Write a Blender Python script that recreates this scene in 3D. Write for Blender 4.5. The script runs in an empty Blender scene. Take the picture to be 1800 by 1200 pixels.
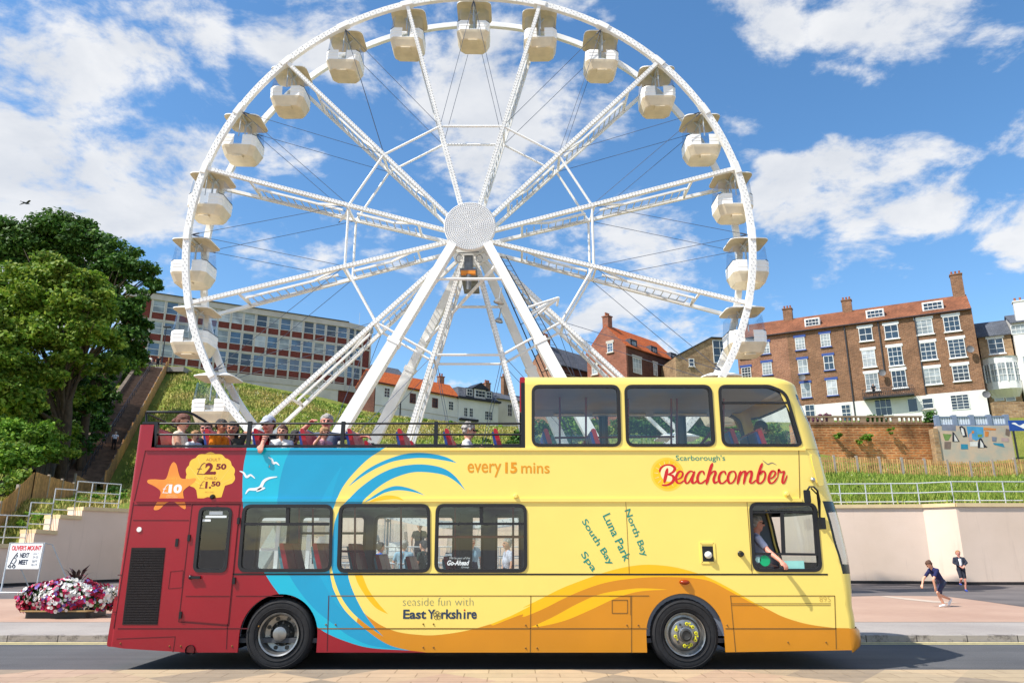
import bpy, bmesh, math, random
import numpy as np
from mathutils import Vector, Matrix, geometry, noise as mnoise

# ------------------------------------------------------------------ camera
FPX = 1300.0                      # focal length in photo pixels (photo 1800 x 1200)
TH = math.radians(15.5)           # camera pitch (up)
CT, ST = math.cos(TH), math.sin(TH)
CAMZ = 1.65
scene = bpy.context.scene
COL = scene.collection
cd = bpy.data.cameras.new('camera'); cam = bpy.data.objects.new('camera', cd)
COL.objects.link(cam)
cd.sensor_width = 36.0; cd.lens = 36.0 * FPX / 1800.0
cd.clip_start = 0.1; cd.clip_end = 3000
cam.location = (0, 0, CAMZ); cam.rotation_euler = (math.pi / 2 + TH, 0, 0)
scene.camera = cam
scene.view_settings.view_transform = 'Standard'
scene.view_settings.look = 'None'
scene.view_settings.gamma = 1.0
scene.view_settings.use_curve_mapping = False
scene.view_settings.exposure = 0.62
scene.cycles.max_bounces = 8
scene.cycles.transparent_max_bounces = 24
scene.cycles.diffuse_bounces = 4
scene.cycles.caustics_reflective = False
scene.cycles.caustics_refractive = False
scene.cycles.use_denoising = True

def U(px, py, Y):
    """world point on the ray of photo pixel (px,py) at distance Y (metres north)"""
    a = (px - 900) / FPX; b = (600 - py) / FPX
    t = Y / (CT - b * ST)
    return Vector((a * t, Y, CAMZ + (ST + b * CT) * t))
def Gz(px, py, z):
    a = (px - 900) / FPX; b = (600 - py) / FPX
    t = (z - CAMZ) / (ST + b * CT)
    return Vector((a * t, (CT - b * ST) * t, z))
def xz(px, py, Y=11.0):
    p = U(px, py, Y); return (p.x, p.z)
def R(d): return math.radians(d)
def srgb(r, g, b):
    f = lambda c: c / 12.92 if c <= 0.04045 else ((c + 0.055) / 1.055) ** 2.4
    return (f(r / 255), f(g / 255), f(b / 255), 1)

# ------------------------------------------------------------------ sun and sky
SUNV = Vector((-0.68, -0.335, 1.0)).normalized()
SUN_EL = math.asin(SUNV.z); SUN_ROT = math.atan2(SUNV.x, SUNV.y) % (2 * math.pi)
ld = bpy.data.lights.new('sun', 'SUN'); sun = bpy.data.objects.new('sun', ld)
COL.objects.link(sun)
ld.energy = 4.2; ld.angle = R(0.53); ld.color = (1.0, 0.955, 0.89)
sun.location = (-60, -40, 90)
sun.rotation_euler = SUNV.to_track_quat('Z', 'Y').to_euler()

world = bpy.data.worlds.new('World'); scene.world = world
world.use_nodes = True
SKY_STRENGTH = 0.14
def build_world():
    nt = world.node_tree; N = nt.nodes; L = nt.links
    for n in list(N): N.remove(n)
    out = N.new('ShaderNodeOutputWorld')
    sky = N.new('ShaderNodeTexSky'); sky.sky_type = 'NISHITA'; sky.sun_disc = False
    sky.sun_elevation = SUN_EL; sky.sun_rotation = SUN_ROT
    sky.altitude = 0; sky.air_density = 1.0; sky.dust_density = 0.35; sky.ozone_density = 2.2
    hs = N.new('ShaderNodeHueSaturation'); hs.inputs['Saturation'].default_value = 1.2
    hs.inputs['Value'].default_value = .98; hs.inputs['Hue'].default_value = 0.497
    L.new(sky.outputs[0], hs.inputs['Color'])
    bg = N.new('ShaderNodeBackground'); bg.inputs[1].default_value = SKY_STRENGTH
    L.new(hs.outputs[0], bg.inputs[0])
    tc = N.new('ShaderNodeTexCoord')
    def math_(op, a, b=None, c=None, clamp=False):
        m = N.new('ShaderNodeMath'); m.operation = op; m.use_clamp = clamp
        for i, v in enumerate((a, b, c)):
            if v is None: continue
            if isinstance(v, (int, float)): m.inputs[i].default_value = v
            else: L.new(v, m.inputs[i])
        return m.outputs[0]
    nrm = N.new('ShaderNodeVectorMath'); nrm.operation = 'NORMALIZE'
    L.new(tc.outputs['Generated'], nrm.inputs[0])
    sx = N.new('ShaderNodeSeparateXYZ'); L.new(nrm.outputs[0], sx.inputs[0])
    zz = math_('MAXIMUM', sx.outputs[2], 0.0)
    zz = math_('ADD', zz, 0.35)
    cx = math_('DIVIDE', sx.outputs[0], zz); cy = math_('DIVIDE', sx.outputs[1], zz)
    cb = N.new('ShaderNodeCombineXYZ'); L.new(cx, cb.inputs[0]); L.new(cy, cb.inputs[1])
    L.new(math_('MULTIPLY', sx.outputs[2], 1.2), cb.inputs[2])
    def fbm(scale, detail, rough, off, dist=0.0):
        mp = N.new('ShaderNodeMapping'); mp.inputs['Location'].default_value = off
        L.new(cb.outputs[0], mp.inputs[0])
        n = N.new('ShaderNodeTexNoise'); n.inputs['Scale'].default_value = scale
        n.inputs['Detail'].default_value = detail; n.inputs['Roughness'].default_value = rough
        n.inputs['Distortion'].default_value = dist
        L.new(mp.outputs[0], n.inputs['Vector']); return n.outputs['Fac']
    n1 = fbm(6.0, 13, 0.63, (3.1, 1.7, 0.4), 0.2)
    n2 = fbm(6.0, 8, 0.58, (3.15, 1.74, 0.46), 0.2)
    n3 = fbm(1.6, 4, 0.5, (7.3, 2.2, 5.0))
    blobs = [  # px, py, radius px, weight : the banks of cloud seen in the photograph, as directions
        (60, 330, 330, 1.05), (-60, 190, 210, 1.0), (120, 40, 80, .6), (190, 310, 180, .9), (330, 235, 130, .55), (230, 120, 140, .6),
        (300, 40, 120, .45), (560, 60, 150, .75), (640, 140, 150, .6), (840, 190, 210, .95), (1000, 200, 150, .8), (1010, 110, 130, .5),
        (740, 430, 130, .5), (1130, 420, 150, .7), (1010, 480, 130, .55), (1130, 570, 210, .8), (1390, 350, 110, .8), (1500, 330, 120, .75), (1620, 320, 120, .9), (1660, 390, 70, .5), (1500, 450, 110, .6),
        (1560, -10, 160, .9), (1340, 10, 120, .75), (1730, 90, 60, .35), (1800, 400, 100, .8), (1780, 270, 80, .4),
        (560, 380, 110, .4), (480, 300, 110, .35), (1290, 250, 70, .3), (1540, 560, 130, .3), (420, 440, 120, .35), (900, -60, 300, .45), (500, 250, 90, .4),
    ]
    acc = None
    for px, py, r, w in blobs:
        d = (U(px, py, 50) - Vector((0, 0, CAMZ))).normalized()
        ang = math.atan(r / FPX)
        dp = N.new('ShaderNodeVectorMath'); dp.operation = 'DOT_PRODUCT'
        L.new(nrm.outputs[0], dp.inputs[0]); dp.inputs[1].default_value = d
        mr = N.new('ShaderNodeMapRange'); mr.interpolation_type = 'SMOOTHSTEP'
        mr.inputs['From Min'].default_value = math.cos(ang); mr.inputs['From Max'].default_value = 1.0 - (1 - math.cos(ang)) * .05
        mr.inputs['To Max'].default_value = w
        L.new(dp.outputs['Value'], mr.inputs['Value'])
        acc = mr.outputs[0] if acc is None else math_('MAXIMUM', acc, mr.outputs[0])
    # outside the view (behind / overhead) let loose cloud fields appear
    back = N.new('ShaderNodeMapRange'); L.new(sx.outputs[1], back.inputs['Value'])
    back.inputs['From Min'].default_value = 0.35; back.inputs['From Max'].default_value = 0.0
    back.inputs['To Max'].default_value = 0.55
    acc = math_('MAXIMUM', acc, back.outputs[0])
    def cover(n):
        v = math_('ADD', math_('MULTIPLY', math_('SUBTRACT', n, 0.5), 3.4), math_('MULTIPLY', acc, 0.98))
        return math_('ADD', v, math_('MULTIPLY', math_('SUBTRACT', n3, 0.5), 0.5))
    cv = cover(n1)
    mk = N.new('ShaderNodeMapRange'); mk.interpolation_type = 'SMOOTHSTEP'
    mk.inputs['From Min'].default_value = 0.36; mk.inputs['From Max'].default_value = .96
    mk.inputs['To Max'].default_value = 0.95
    L.new(cv, mk.inputs['Value'])
    sh = N.new('ShaderNodeMapRange'); sh.inputs['From Min'].default_value = 0.4; sh.inputs['From Max'].default_value = 1.3
    L.new(cover(n2), sh.inputs['Value'])
    cc = N.new('ShaderNodeMix'); cc.data_type = 'RGBA'
    cc.inputs['A'].default_value = (0.97, 0.98, 1.0, 1); cc.inputs['B'].default_value = (0.72, 0.76, 0.83, 1)
    L.new(math_('MULTIPLY', sh.outputs[0], 0.75), cc.inputs['Factor'])
    bgc = N.new('ShaderNodeBackground'); bgc.inputs[1].default_value = 0.62
    L.new(cc.outputs['Result'], bgc.inputs[0])
    mx = N.new('ShaderNodeMixShader')
    L.new(mk.outputs[0], mx.inputs[0]); L.new(bg.outputs[0], mx.inputs[1]); L.new(bgc.outputs[0], mx.inputs[2])
    L.new(mx.outputs[0], out.inputs[0])
build_world()

# ------------------------------------------------------------------ materials
MATS = {}
def pm(name, rgb, rough=0.55, metal=0.0, var=0.06, scale=6.0, bump=0.0, bscale=60.0, spec=0.5, coat=0.0, var2=None, island=0.0, detail=4):
    """procedural painted / stone / cloth material: base colour with soft noise variation and optional bump"""
    if name in MATS: return MATS[name]
    m = bpy.data.materials.new(name); m.use_nodes = True
    nt = m.node_tree; N = nt.nodes; L = nt.links
    b = N['Principled BSDF']
    col = srgb(*rgb)
    b.inputs['Roughness'].default_value = rough; b.inputs['Metallic'].default_value = metal
    b.inputs['Specular IOR Level'].default_value = spec
    if coat:
        b.inputs['Coat Weight'].default_value = coat; b.inputs['Coat Roughness'].default_value = 0.12
    tc = N.new('ShaderNodeTexCoord')
    n = N.new('ShaderNodeTexNoise'); n.inputs['Scale'].default_value = scale; n.inputs['Detail'].default_value = detail
    L.new(tc.outputs['Object'], n.inputs['Vector'])
    mix = N.new('ShaderNodeMix'); mix.data_type = 'RGBA'
    c2 = srgb(*var2) if var2 else None
    if c2:
        mix.inputs['A'].default_value = col; mix.inputs['B'].default_value = c2
    else:
        mix.inputs['A'].default_value = tuple(min(1, c * (1 + var)) for c in col[:3]) + (1,)
        mix.inputs['B'].default_value = tuple(c * (1 - var) for c in col[:3]) + (1,)
    mr = N.new('ShaderNodeMapRange'); mr.inputs['From Min'].default_value = 0.35; mr.inputs['From Max'].default_value = 0.65
    L.new(n.outputs['Fac'], mr.inputs['Value'])
    L.new(mr.outputs[0], mix.inputs['Factor'])
    last = mix.outputs['Result']
    if island:
        gi = N.new('ShaderNodeNewGeometry')
        hs = N.new('ShaderNodeHueSaturation')
        v = N.new('ShaderNodeMapRange'); v.inputs['To Min'].default_value = 1 - island; v.inputs['To Max'].default_value = 1 + island
        L.new(gi.outputs['Random Per Island'], v.inputs['Value']); L.new(v.outputs[0], hs.inputs['Value'])
        L.new(last, hs.inputs['Color']); last = hs.outputs[0]
    L.new(last, b.inputs['Base Color'])
    if bump:
        n2 = N.new('ShaderNodeTexNoise'); n2.inputs['Scale'].default_value = bscale; n2.inputs['Detail'].default_value = 6
        L.new(tc.outputs['Object'], n2.inputs['Vector'])
        bp = N.new('ShaderNodeBump'); bp.inputs['Strength'].default_value = bump; bp.inputs['Distance'].default_value = 0.02
        L.new(n2.outputs['Fac'], bp.inputs['Height']); L.new(bp.outputs[0], b.inputs['Normal'])
    MATS[name] = m
    return m

def glassm(name, tint=(0.72, 0.78, 0.76), refl=1.0, ior=1.5, rough=0.01):
    if name in MATS: return MATS[name]
    m = bpy.data.materials.new(name); m.use_nodes = True
    nt = m.node_tree; N = nt.nodes; L = nt.links
    for n in list(N): N.remove(n)
    o = N.new('ShaderNodeOutputMaterial')
    t = N.new('ShaderNodeBsdfTransparent'); t.inputs[0].default_value = tuple(tint) + (1,)
    g = N.new('ShaderNodeBsdfGlossy'); g.inputs['Roughness'].default_value = rough
    g.inputs['Color'].default_value = (refl, refl, refl, 1)
    lw = N.new('ShaderNodeLayerWeight'); lw.inputs[0].default_value = .5          # Schlick's law, the same from both sides of the pane
    pw = N.new('ShaderNodeMath'); pw.operation = 'POWER'; pw.inputs[1].default_value = 5; L.new(lw.outputs['Facing'], pw.inputs[0])
    f0 = ((ior - 1) / (ior + 1)) ** 2 * 1.8
    f = N.new('ShaderNodeMath'); f.operation = 'MULTIPLY_ADD'; f.inputs[1].default_value = 1 - f0; f.inputs[2].default_value = f0; L.new(pw.outputs[0], f.inputs[0])
    mx = N.new('ShaderNodeMixShader')
    L.new(f.outputs[0], mx.inputs[0]); L.new(t.outputs[0], mx.inputs[1]); L.new(g.outputs[0], mx.inputs[2])
    L.new(mx.outputs[0], o.inputs[0])
    MATS[name] = m
    return m

def brickm(name, c1, c2, mortar, bw=0.22, bh=0.075, ms=0.012, rough=0.85, big=0.35, rot=None, bigcol=None):
    """brickwork in the wall's own (s, z) coordinates carried by a UV map called 'wall' (metres)"""
    if name in MATS: return MATS[name]
    m = bpy.data.materials.new(name); m.use_nodes = True
    nt = m.node_tree; N = nt.nodes; L = nt.links; b = N['Principled BSDF']
    b.inputs['Roughness'].default_value = rough; b.inputs['Specular IOR Level'].default_value = 0.25
    uv = N.new('ShaderNodeUVMap'); uv.uv_map = 'wall'
    br = N.new('ShaderNodeTexBrick'); br.inputs['Scale'].default_value = 1.0
    br.inputs['Brick Width'].default_value = bw; br.inputs['Row Height'].default_value = bh
    br.inputs['Mortar Size'].default_value = ms; br.inputs['Mortar Smooth'].default_value = 0.3
    br.inputs['Color1'].default_value = srgb(*c1); br.inputs['Color2'].default_value = srgb(*c2); br.inputs['Mortar'].default_value = srgb(*mortar)
    L.new(uv.outputs[0], br.inputs['Vector'])
    n = N.new('ShaderNodeTexNoise'); n.inputs['Scale'].default_value = 0.55; n.inputs['Detail'].default_value = 6
    L.new(uv.outputs[0], n.inputs['Vector'])
    mr = N.new('ShaderNodeMapRange'); mr.inputs['From Min'].default_value = 0.3; mr.inputs['From Max'].default_value = 0.7
    mr.inputs['To Min'].default_value = 1 - big; mr.inputs['To Max'].default_value = 1 + big
    L.new(n.outputs['Fac'], mr.inputs['Value'])
    hs = N.new('ShaderNodeHueSaturation'); L.new(mr.outputs[0], hs.inputs['Value']); L.new(br.outputs[0], hs.inputs['Color'])
    n2 = N.new('ShaderNodeTexNoise'); n2.inputs['Scale'].default_value = 5.0; n2.inputs['Detail'].default_value = 4
    L.new(uv.outputs[0], n2.inputs['Vector'])
    mr2 = N.new('ShaderNodeMapRange'); mr2.inputs['From Min'].default_value = .35; mr2.inputs['From Max'].default_value = .65
    mr2.inputs['To Min'].default_value = .82; mr2.inputs['To Max'].default_value = 1.18
    L.new(n2.outputs['Fac'], mr2.inputs['Value'])
    hs2 = N.new('ShaderNodeHueSaturation'); L.new(mr2.outputs[0], hs2.inputs['Value']); L.new(hs.outputs[0], hs2.inputs['Color'])
    L.new(hs2.outputs[0], b.inputs['Base Color'])
    bp = N.new('ShaderNodeBump'); bp.inputs['Strength'].default_value = 0.4; bp.inputs['Distance'].default_value = 0.01
    L.new(br.outputs['Fac'], bp.inputs['Height']); bp.invert = True; L.new(bp.outputs[0], b.inputs['Normal'])
    MATS[name] = m
    return m

# ------------------------------------------------------------------ objects
def tag(o, label=None, cat=None, group=None, kind=None):
    if label: o['label'] = label
    if cat: o['category'] = cat
    if group: o['group'] = group
    if kind: o['kind'] = kind
    return o
def thing(name, label, cat, loc=(0, 0, 0), rz=0.0, group=None):
    o = bpy.data.objects.new(name, None); COL.objects.link(o)
    o.location = loc; o.rotation_euler = (0, 0, rz); o.empty_display_size = 0.2
    return tag(o, label, cat, group)
def local_matrix(o):
    return Matrix.LocRotScale(o.location, o.rotation_euler, o.scale)
def world_matrix(o):
    m = o.matrix_parent_inverse @ local_matrix(o)
    return world_matrix(o.parent) @ m if o.parent else local_matrix(o)
def adopt(o, parent):
    """parent o keeping its place (coordinates given in world space)"""
    if parent is not None:
        o.parent = parent; o.matrix_parent_inverse = world_matrix(parent).inverted()
    return o
def children(o): return [c for c in bpy.data.objects if c.parent == o]
def dup(o, parent=None, kids=None):
    c = o.copy(); COL.objects.link(c)
    if parent is not None: c.parent = parent
    for ch in (kids if kids is not None else o.children): dup(ch, c)
    return c

class MB:
    """mesh builder: collects shapes, build() links ONE mesh object"""
    def __init__(s): s.v = []; s.f = []; s.m = []; s.uv = []
    def add(s, vs, fs, mi=0):
        o = len(s.v); s.v += [tuple(p) for p in vs]
        s.f += [tuple(i + o for i in f) for f in fs]; s.m += [mi] * len(fs)
    def quad(s, a, b, c, d, mi=0): s.add([a, b, c, d], [(0, 1, 2, 3)], mi)
    def box(s, lo, hi, mi=0, M=None):
        (x0, y0, z0), (x1, y1, z1) = lo, hi
        vs = [Vector(p) for p in ((x0, y0, z0), (x1, y0, z0), (x1, y1, z0), (x0, y1, z0), (x0, y0, z1), (x1, y0, z1), (x1, y1, z1), (x0, y1, z1))]
        if M is not None: vs = [M @ p for p in vs]
        s.add(vs, [(0, 3, 2, 1), (4, 5, 6, 7), (0, 1, 5, 4), (1, 2, 6, 5), (2, 3, 7, 6), (3, 0, 4, 7)], mi)
    def bar(s, a, b, w, h, mi=0, up=(0, 0, 1)):
        a = Vector(a); b = Vector(b); d = (b - a).normalized(); up = Vector(up)
        if abs(d.dot(up)) > .99: up = Vector((0, 1, 0)) if abs(d.y) < .9 else Vector((1, 0, 0))
        sd = d.cross(up).normalized(); u = sd.cross(d).normalized()
        vs = [p + sd * (i * w / 2) + u * (j * h / 2) for p in (a, b) for i, j in ((-1, -1), (1, -1), (1, 1), (-1, 1))]
        s.add(vs, [(0, 3, 2, 1), (4, 5, 6, 7), (0, 1, 5, 4), (1, 2, 6, 5), (2, 3, 7, 6), (3, 0, 4, 7)][::1], mi)
    def tube(s, pts, r, n=8, mi=0, r1=None, cap=True):
        pts = [Vector(p) for p in pts]; k = len(pts); rings = []
        prev = None
        for i, p in enumerate(pts):
            d = (pts[min(i + 1, k - 1)] - pts[max(i - 1, 0)]).normalized()
            if prev is None:
                a = d.orthogonal().normalized()
            else:
                a = (prev - d * prev.dot(d)); a = a.normalized() if a.length > 1e-6 else d.orthogonal().normalized()
            prev = a; bb = d.cross(a)
            rr = r if r1 is None else r + (r1 - r) * i / (k - 1)
            if isinstance(r, (list, tuple)): rr = r[i]
            rings.append([p + (a * math.cos(t) + bb * math.sin(t)) * rr for t in [2 * math.pi * j / n for j in range(n)]])
        vs = [q for rg in rings for q in rg]; fs = []
        for i in range(k - 1):
            for j in range(n):
                fs.append((i * n + j, i * n + (j + 1) % n, (i + 1) * n + (j + 1) % n, (i + 1) * n + j))
        if cap: fs.append(tuple(range(n))[::-1]); fs.append(tuple((k - 1) * n + j for j in range(n)))
        s.add(vs, fs, mi)
    def lathe(s, prof, c, axis='y', n=32, mi=0, mis=None):
        """prof: list of (radius, along) ; spun round the axis through c"""
        c = Vector(c); vs = []; fs = []; k = len(prof)
        for r, h in prof:
            for j in range(n):
                t = 2 * math.pi * j / n; a, b = r * math.cos(t), r * math.sin(t)
                vs.append(c + (Vector((a, h, b)) if axis == 'y' else Vector((a, b, h)) if axis == 'z' else Vector((h, a, b))))
        base = len(s.v); s.v += [tuple(p) for p in vs]
        for i in range(k - 1):
            for j in range(n):
                s.f.append(tuple(base + q for q in (i * n + j, i * n + (j + 1) % n, (i + 1) * n + (j + 1) % n, (i + 1) * n + j)))
                s.m.append(mis[i] if mis else mi)
    def ball(s, c, r, n=10, k=7, mi=0, M=None):
        c = Vector(c); r = (r, r, r) if isinstance(r, (int, float)) else r
        vs = []
        for i in range(k + 1):
            p = math.pi * i / k
            for j in range(n):
                t = 2 * math.pi * j / n
                q = Vector((r[0] * math.sin(p) * math.cos(t), r[1] * math.sin(p) * math.sin(t), r[2] * math.cos(p)))
                vs.append(c + (M @ q if M is not None else q))
        fs = [(i * n + j, (i + 1) * n + j, (i + 1) * n + (j + 1) % n, i * n + (j + 1) % n) for i in range(k) for j in range(n)]
        s.add(vs, fs, mi)
    def prism(s, poly, fn, d0, d1, mi=0, side=None):
        """2D polygon (list of (a,b)) pushed from depth d0 to d1; fn(a,b,d) -> point"""
        n = len(poly)
        tri = geometry.tessellate_polygon([[Vector((a, b, 0)) for a, b in poly]])
        A = [fn(a, b, d0) for a, b in poly]; B = [fn(a, b, d1) for a, b in poly]
        fs = [tuple(t) for t in tri] + [tuple(n + i for i in reversed(t)) for t in tri]
        s.add(A + B, fs, mi)
        s.add(A + B, [(i, (i + 1) % n, n + (i + 1) % n, n + i) for i in range(n)], mi if side is None else side)
    def build(s, name, mats, parent=None, smooth=None, uvfn=None):
        me = bpy.data.meshes.new(name); me.from_pydata(s.v, [], s.f)
        if not isinstance(mats, (list, tuple)): mats = [mats]
        for m in mats: me.materials.append(m)
        if len(mats) > 1: me.polygons.foreach_set('material_index', s.m)
        if uvfn:
            uv = me.uv_layers.new(name='wall')
            co = np.empty(len(me.vertices) * 3); me.vertices.foreach_get('co', co); co = co.reshape(-1, 3)
            li = np.empty(len(me.loops), dtype=np.int32); me.loops.foreach_get('vertex_index', li)
            uv.data.foreach_set('uv', uvfn(co[li]).astype(np.float32).ravel())
        bm = bmesh.new(); bm.from_mesh(me); bmesh.ops.recalc_face_normals(bm, faces=bm.faces); bm.to_mesh(me); bm.free()
        if smooth:
            me.polygons.foreach_set('use_smooth', [True] * len(me.polygons))
            me.set_sharp_from_angle(angle=R(smooth))
        o = bpy.data.objects.new(name, me); COL.objects.link(o)
        return adopt(o, parent)

def npmesh(name, V, Fq, mats, parent=None, mi=None, smooth=False):
    """fast mesh from numpy arrays (all faces the same size)"""
    me = bpy.data.meshes.new(name); V = np.asarray(V, dtype=np.float32); Fq = np.asarray(Fq, dtype=np.int32)
    me.vertices.add(len(V)); me.vertices.foreach_set('co', V.ravel())
    k = Fq.shape[1]; me.loops.add(Fq.size); me.loops.foreach_set('vertex_index', Fq.ravel())
    me.polygons.add(len(Fq)); me.polygons.foreach_set('loop_start', np.arange(0, Fq.size, k, dtype=np.int32))
    me.polygons.foreach_set('loop_total', np.full(len(Fq), k, dtype=np.int32))
    if not isinstance(mats, (list, tuple)): mats = [mats]
    for m in mats: me.materials.append(m)
    if mi is not None: me.polygons.foreach_set('material_index', np.asarray(mi, dtype=np.int32))
    if smooth: me.polygons.foreach_set('use_smooth', np.ones(len(Fq), dtype=bool))
    me.update(calc_edges=True)
    o = bpy.data.objects.new(name, me); COL.objects.link(o)
    return adopt(o, parent)

def catmull(pts, k=8, closed=False):
    P = [Vector(p if len(p) == 3 else (p[0], p[1], 0)) for p in pts]; n = len(P); out = []
    rng = range(n) if closed else range(n - 1)
    for i in rng:
        if closed: p0, p1, p2, p3 = P[i - 1], P[i], P[(i + 1) % n], P[(i + 2) % n]
        else: p0, p1, p2, p3 = P[max(i - 1, 0)], P[i], P[i + 1], P[min(i + 2, n - 1)]
        for j in range(k):
            t = j / k
            out.append(0.5 * ((2 * p1) + (p2 - p0) * t + (2 * p0 - 5 * p1 + 4 * p2 - p3) * t * t + (3 * p1 - p0 - 3 * p2 + p3) * t ** 3))
    if not closed: out.append(P[-1])
    return [tuple(p) if len(pts[0]) == 3 else (p.x, p.y) for p in out]

def round_poly(pts, rad, n=6):
    """polygon with rounded corners; rad one value or per corner"""
    out = []; k = len(pts)
    for i in range(k):
        p = Vector(pts[i]); a = Vector(pts[i - 1]) - p; b = Vector(pts[(i + 1) % k]) - p
        r = rad[i] if isinstance(rad, (list, tuple)) else rad
        la, lb = a.length, b.length; a.normalize(); b.normalize()
        cosang = max(-1, min(1, a.dot(b))); half = math.acos(cosang) / 2
        d = min(r / math.tan(half), la * .49, lb * .49) if half > 1e-4 else 0
        s0, s1 = p + a * d, p + b * d
        for j in range(n + 1):
            t = j / n
            q = s0 * (1 - t) ** 2 + p * 2 * t * (1 - t) + s1 * t * t
            out.append((q.x, q.y))
    return out
def inset(poly, d):
    """move a (counter)clockwise polygon inwards by d"""
    n = len(poly); area = sum(poly[i][0] * poly[(i + 1) % n][1] - poly[(i + 1) % n][0] * poly[i][1] for i in range(n))
    sg = 1 if area > 0 else -1; out = []
    for i in range(n):
        p = Vector(poly[i]); a = p - Vector(poly[i - 1]); b = Vector(poly[(i + 1) % n]) - p
        if a.length < 1e-7: a = b
        if b.length < 1e-7: b = a
        na = Vector((-a.y, a.x)).normalized() * sg; nb = Vector((-b.y, b.x)).normalized() * sg
        m = (na + nb); m = m.normalized() if m.length > 1e-6 else na
        out.append(tuple(p + m * d / max(.3, m.dot(na))))
    return out

def text_mesh(body, bold=0.0, shear=0.0, spacing=1.0):
    cu = bpy.data.curves.new('lettering', 'FONT'); cu.body = body; cu.size = 1.0; cu.offset = bold; cu.shear = shear
    cu.space_character = spacing; cu.resolution_u = 4; cu.fill_mode = 'FRONT'
    ob = bpy.data.objects.new('lettering', cu)
    me = bpy.data.meshes.new_from_object(ob)
    V = np.empty(len(me.vertices) * 3); me.vertices.foreach_get('co', V); V = V.reshape(-1, 3)[:, :2]
    Fs = [tuple(p.vertices) for p in me.polygons]
    bpy.data.objects.remove(ob); bpy.data.curves.remove(cu); bpy.data.meshes.remove(me)
    return V, Fs
# ------------------------------------------------------------------ shared materials
M_RUB = pm('black_rubber', (26, 27, 30), .6, var=.15)
M_BLK = pm('black_paint', (18, 19, 22), .4, var=.1)
M_PIT = pm('wheel_arch_black', (9, 9, 10), .95, var=.2, spec=.05)
M_STEEL = pm('galvanised_steel', (198, 202, 204), .5, .25, var=.12, scale=20)
M_WHITE = pm('white_paint', (236, 236, 232), .4, var=.03)
M_ALU = pm('aluminium', (190, 190, 186), .3, .9, var=.1, scale=30)

# ------------------------------------------------------------------ the bus
Y0, Y1 = 11.0, 13.45
def bx(px, py): return xz(px, py, Y0)
def bpoly(pts): return [bx(*p) for p in pts]
def z2(pts): return [(400 + x / 3, 780 + y / 3) for x, y in pts]
def z3(pts): return [(920 + x / 2.927, 780 + y / 2.927) for x, y in pts]
M_YEL = pm('yellow_coach_paint', (249, 222, 112), .30, var=.02, scale=1.2, coat=.35, bump=.22, bscale=1.3)
M_RED = pm('red_coach_paint', (150, 6, 30), .34, var=.06, scale=1.5, coat=.2, bump=.22, bscale=1.3)
M_CYA = pm('light_cyan_paint', (0, 184, 212), .3, var=.03, scale=2, coat=.35, bump=.22, bscale=1.3)
M_BLU = pm('blue_wave_paint', (0, 156, 198), .3, var=.03, scale=2, coat=.35, bump=.22, bscale=1.3)
M_MID = pm('mid_blue_paint', (0, 164, 204), .3, var=.03, scale=2, coat=.35, bump=.22, bscale=1.3)
M_GLD = pm('gold_wave_paint', (250, 190, 0), .3, var=.02, scale=2, coat=.35, bump=.22, bscale=1.3)
M_ORA = pm('orange_wave_paint', (214, 138, 14), .3, var=.04, scale=1.5, coat=.35, bump=.22, bscale=1.3)
LIV = [M_YEL, M_RED, M_CYA, M_BLU, M_MID, M_GLD, M_ORA]
YEL, RED, CYA, BLU, MID, GLD, ORA = range(7)
M_LIN = pm('grey_lining', (112, 122, 136), .6, var=.05, scale=3)
M_CEIL = pm('grey_ceiling', (150, 153, 156), .6, var=.05, scale=3)
M_FLOOR = pm('bus_floor_grey', (70, 72, 76), .7, var=.15, scale=12)
M_GLASS = glassm('bus_window_glass', (0.80, 0.85, 0.84), 1.0, 1.5)
M_GLASSD = glassm('tinted_door_glass', (0.62, 0.70, 0.71), .9, 1.5)
M_SEAM = pm('panel_gap', (128, 92, 34), .8)
M_SEAMR = pm('red_panel_gap', (84, 8, 22), .8)
M_POLE = pm('red_grab_pole', (128, 16, 30), .35, var=.05)

blue_left_top = z2([(335, 20), (300, 100), (275, 200), (265, 290)])
C1_up = z2([(830, 22), (740, 80), (650, 170), (600, 240), (570, 310)])
C1_lo = z2([(540, 680), (550, 735), (560, 770), (600, 850), (650, 910), (720, 970), (800, 1030), (870, 1065), (950, 1085)])
red_c = z2([(105, 20), (85, 110), (78, 230), (82, 330)]) + [(432, 930), (445, 975)] + z2([(195, 680), (240, 750), (300, 820), (430, 930), (520, 995), (640, 1045), (760, 1075), (950, 1087), (1060, 1099)])
blue_c = blue_left_top + [(487, 920), (493, 970)] + z2([(325, 690), (390, 790), (450, 860), (500, 905), (560, 950), (640, 1010), (760, 1062), (950, 1086)])
c1 = catmull(C1_up + [(579, 915), (576, 960)] + C1_lo, 6)
red_s = catmull(red_c, 6); blue_s = catmull(blue_c, 6)
B2o = z2([(1255, 245), (1200, 170), (1130, 125), (1020, 107), (900, 120), (800, 160), (700, 230), (630, 300), (600, 330), (575, 380), (560, 440), (549, 560), (548, 640), (558, 690), (572, 740), (602, 810), (652, 880), (722, 943), (805, 1003), (885, 1048), (955, 1084)])
B2i = z2([(1255, 245), (1200, 195), (1130, 160), (1000, 147), (900, 170), (820, 210), (750, 265), (710, 310), (665, 400), (635, 500), (625, 600), (635, 685), (645, 730), (672, 800), (720, 890), (780, 970), (830, 1020), (900, 1065), (955, 1086)])
B2 = catmull(B2o, 6) + catmull(B2i, 6)[::-1][1:-1]
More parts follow.
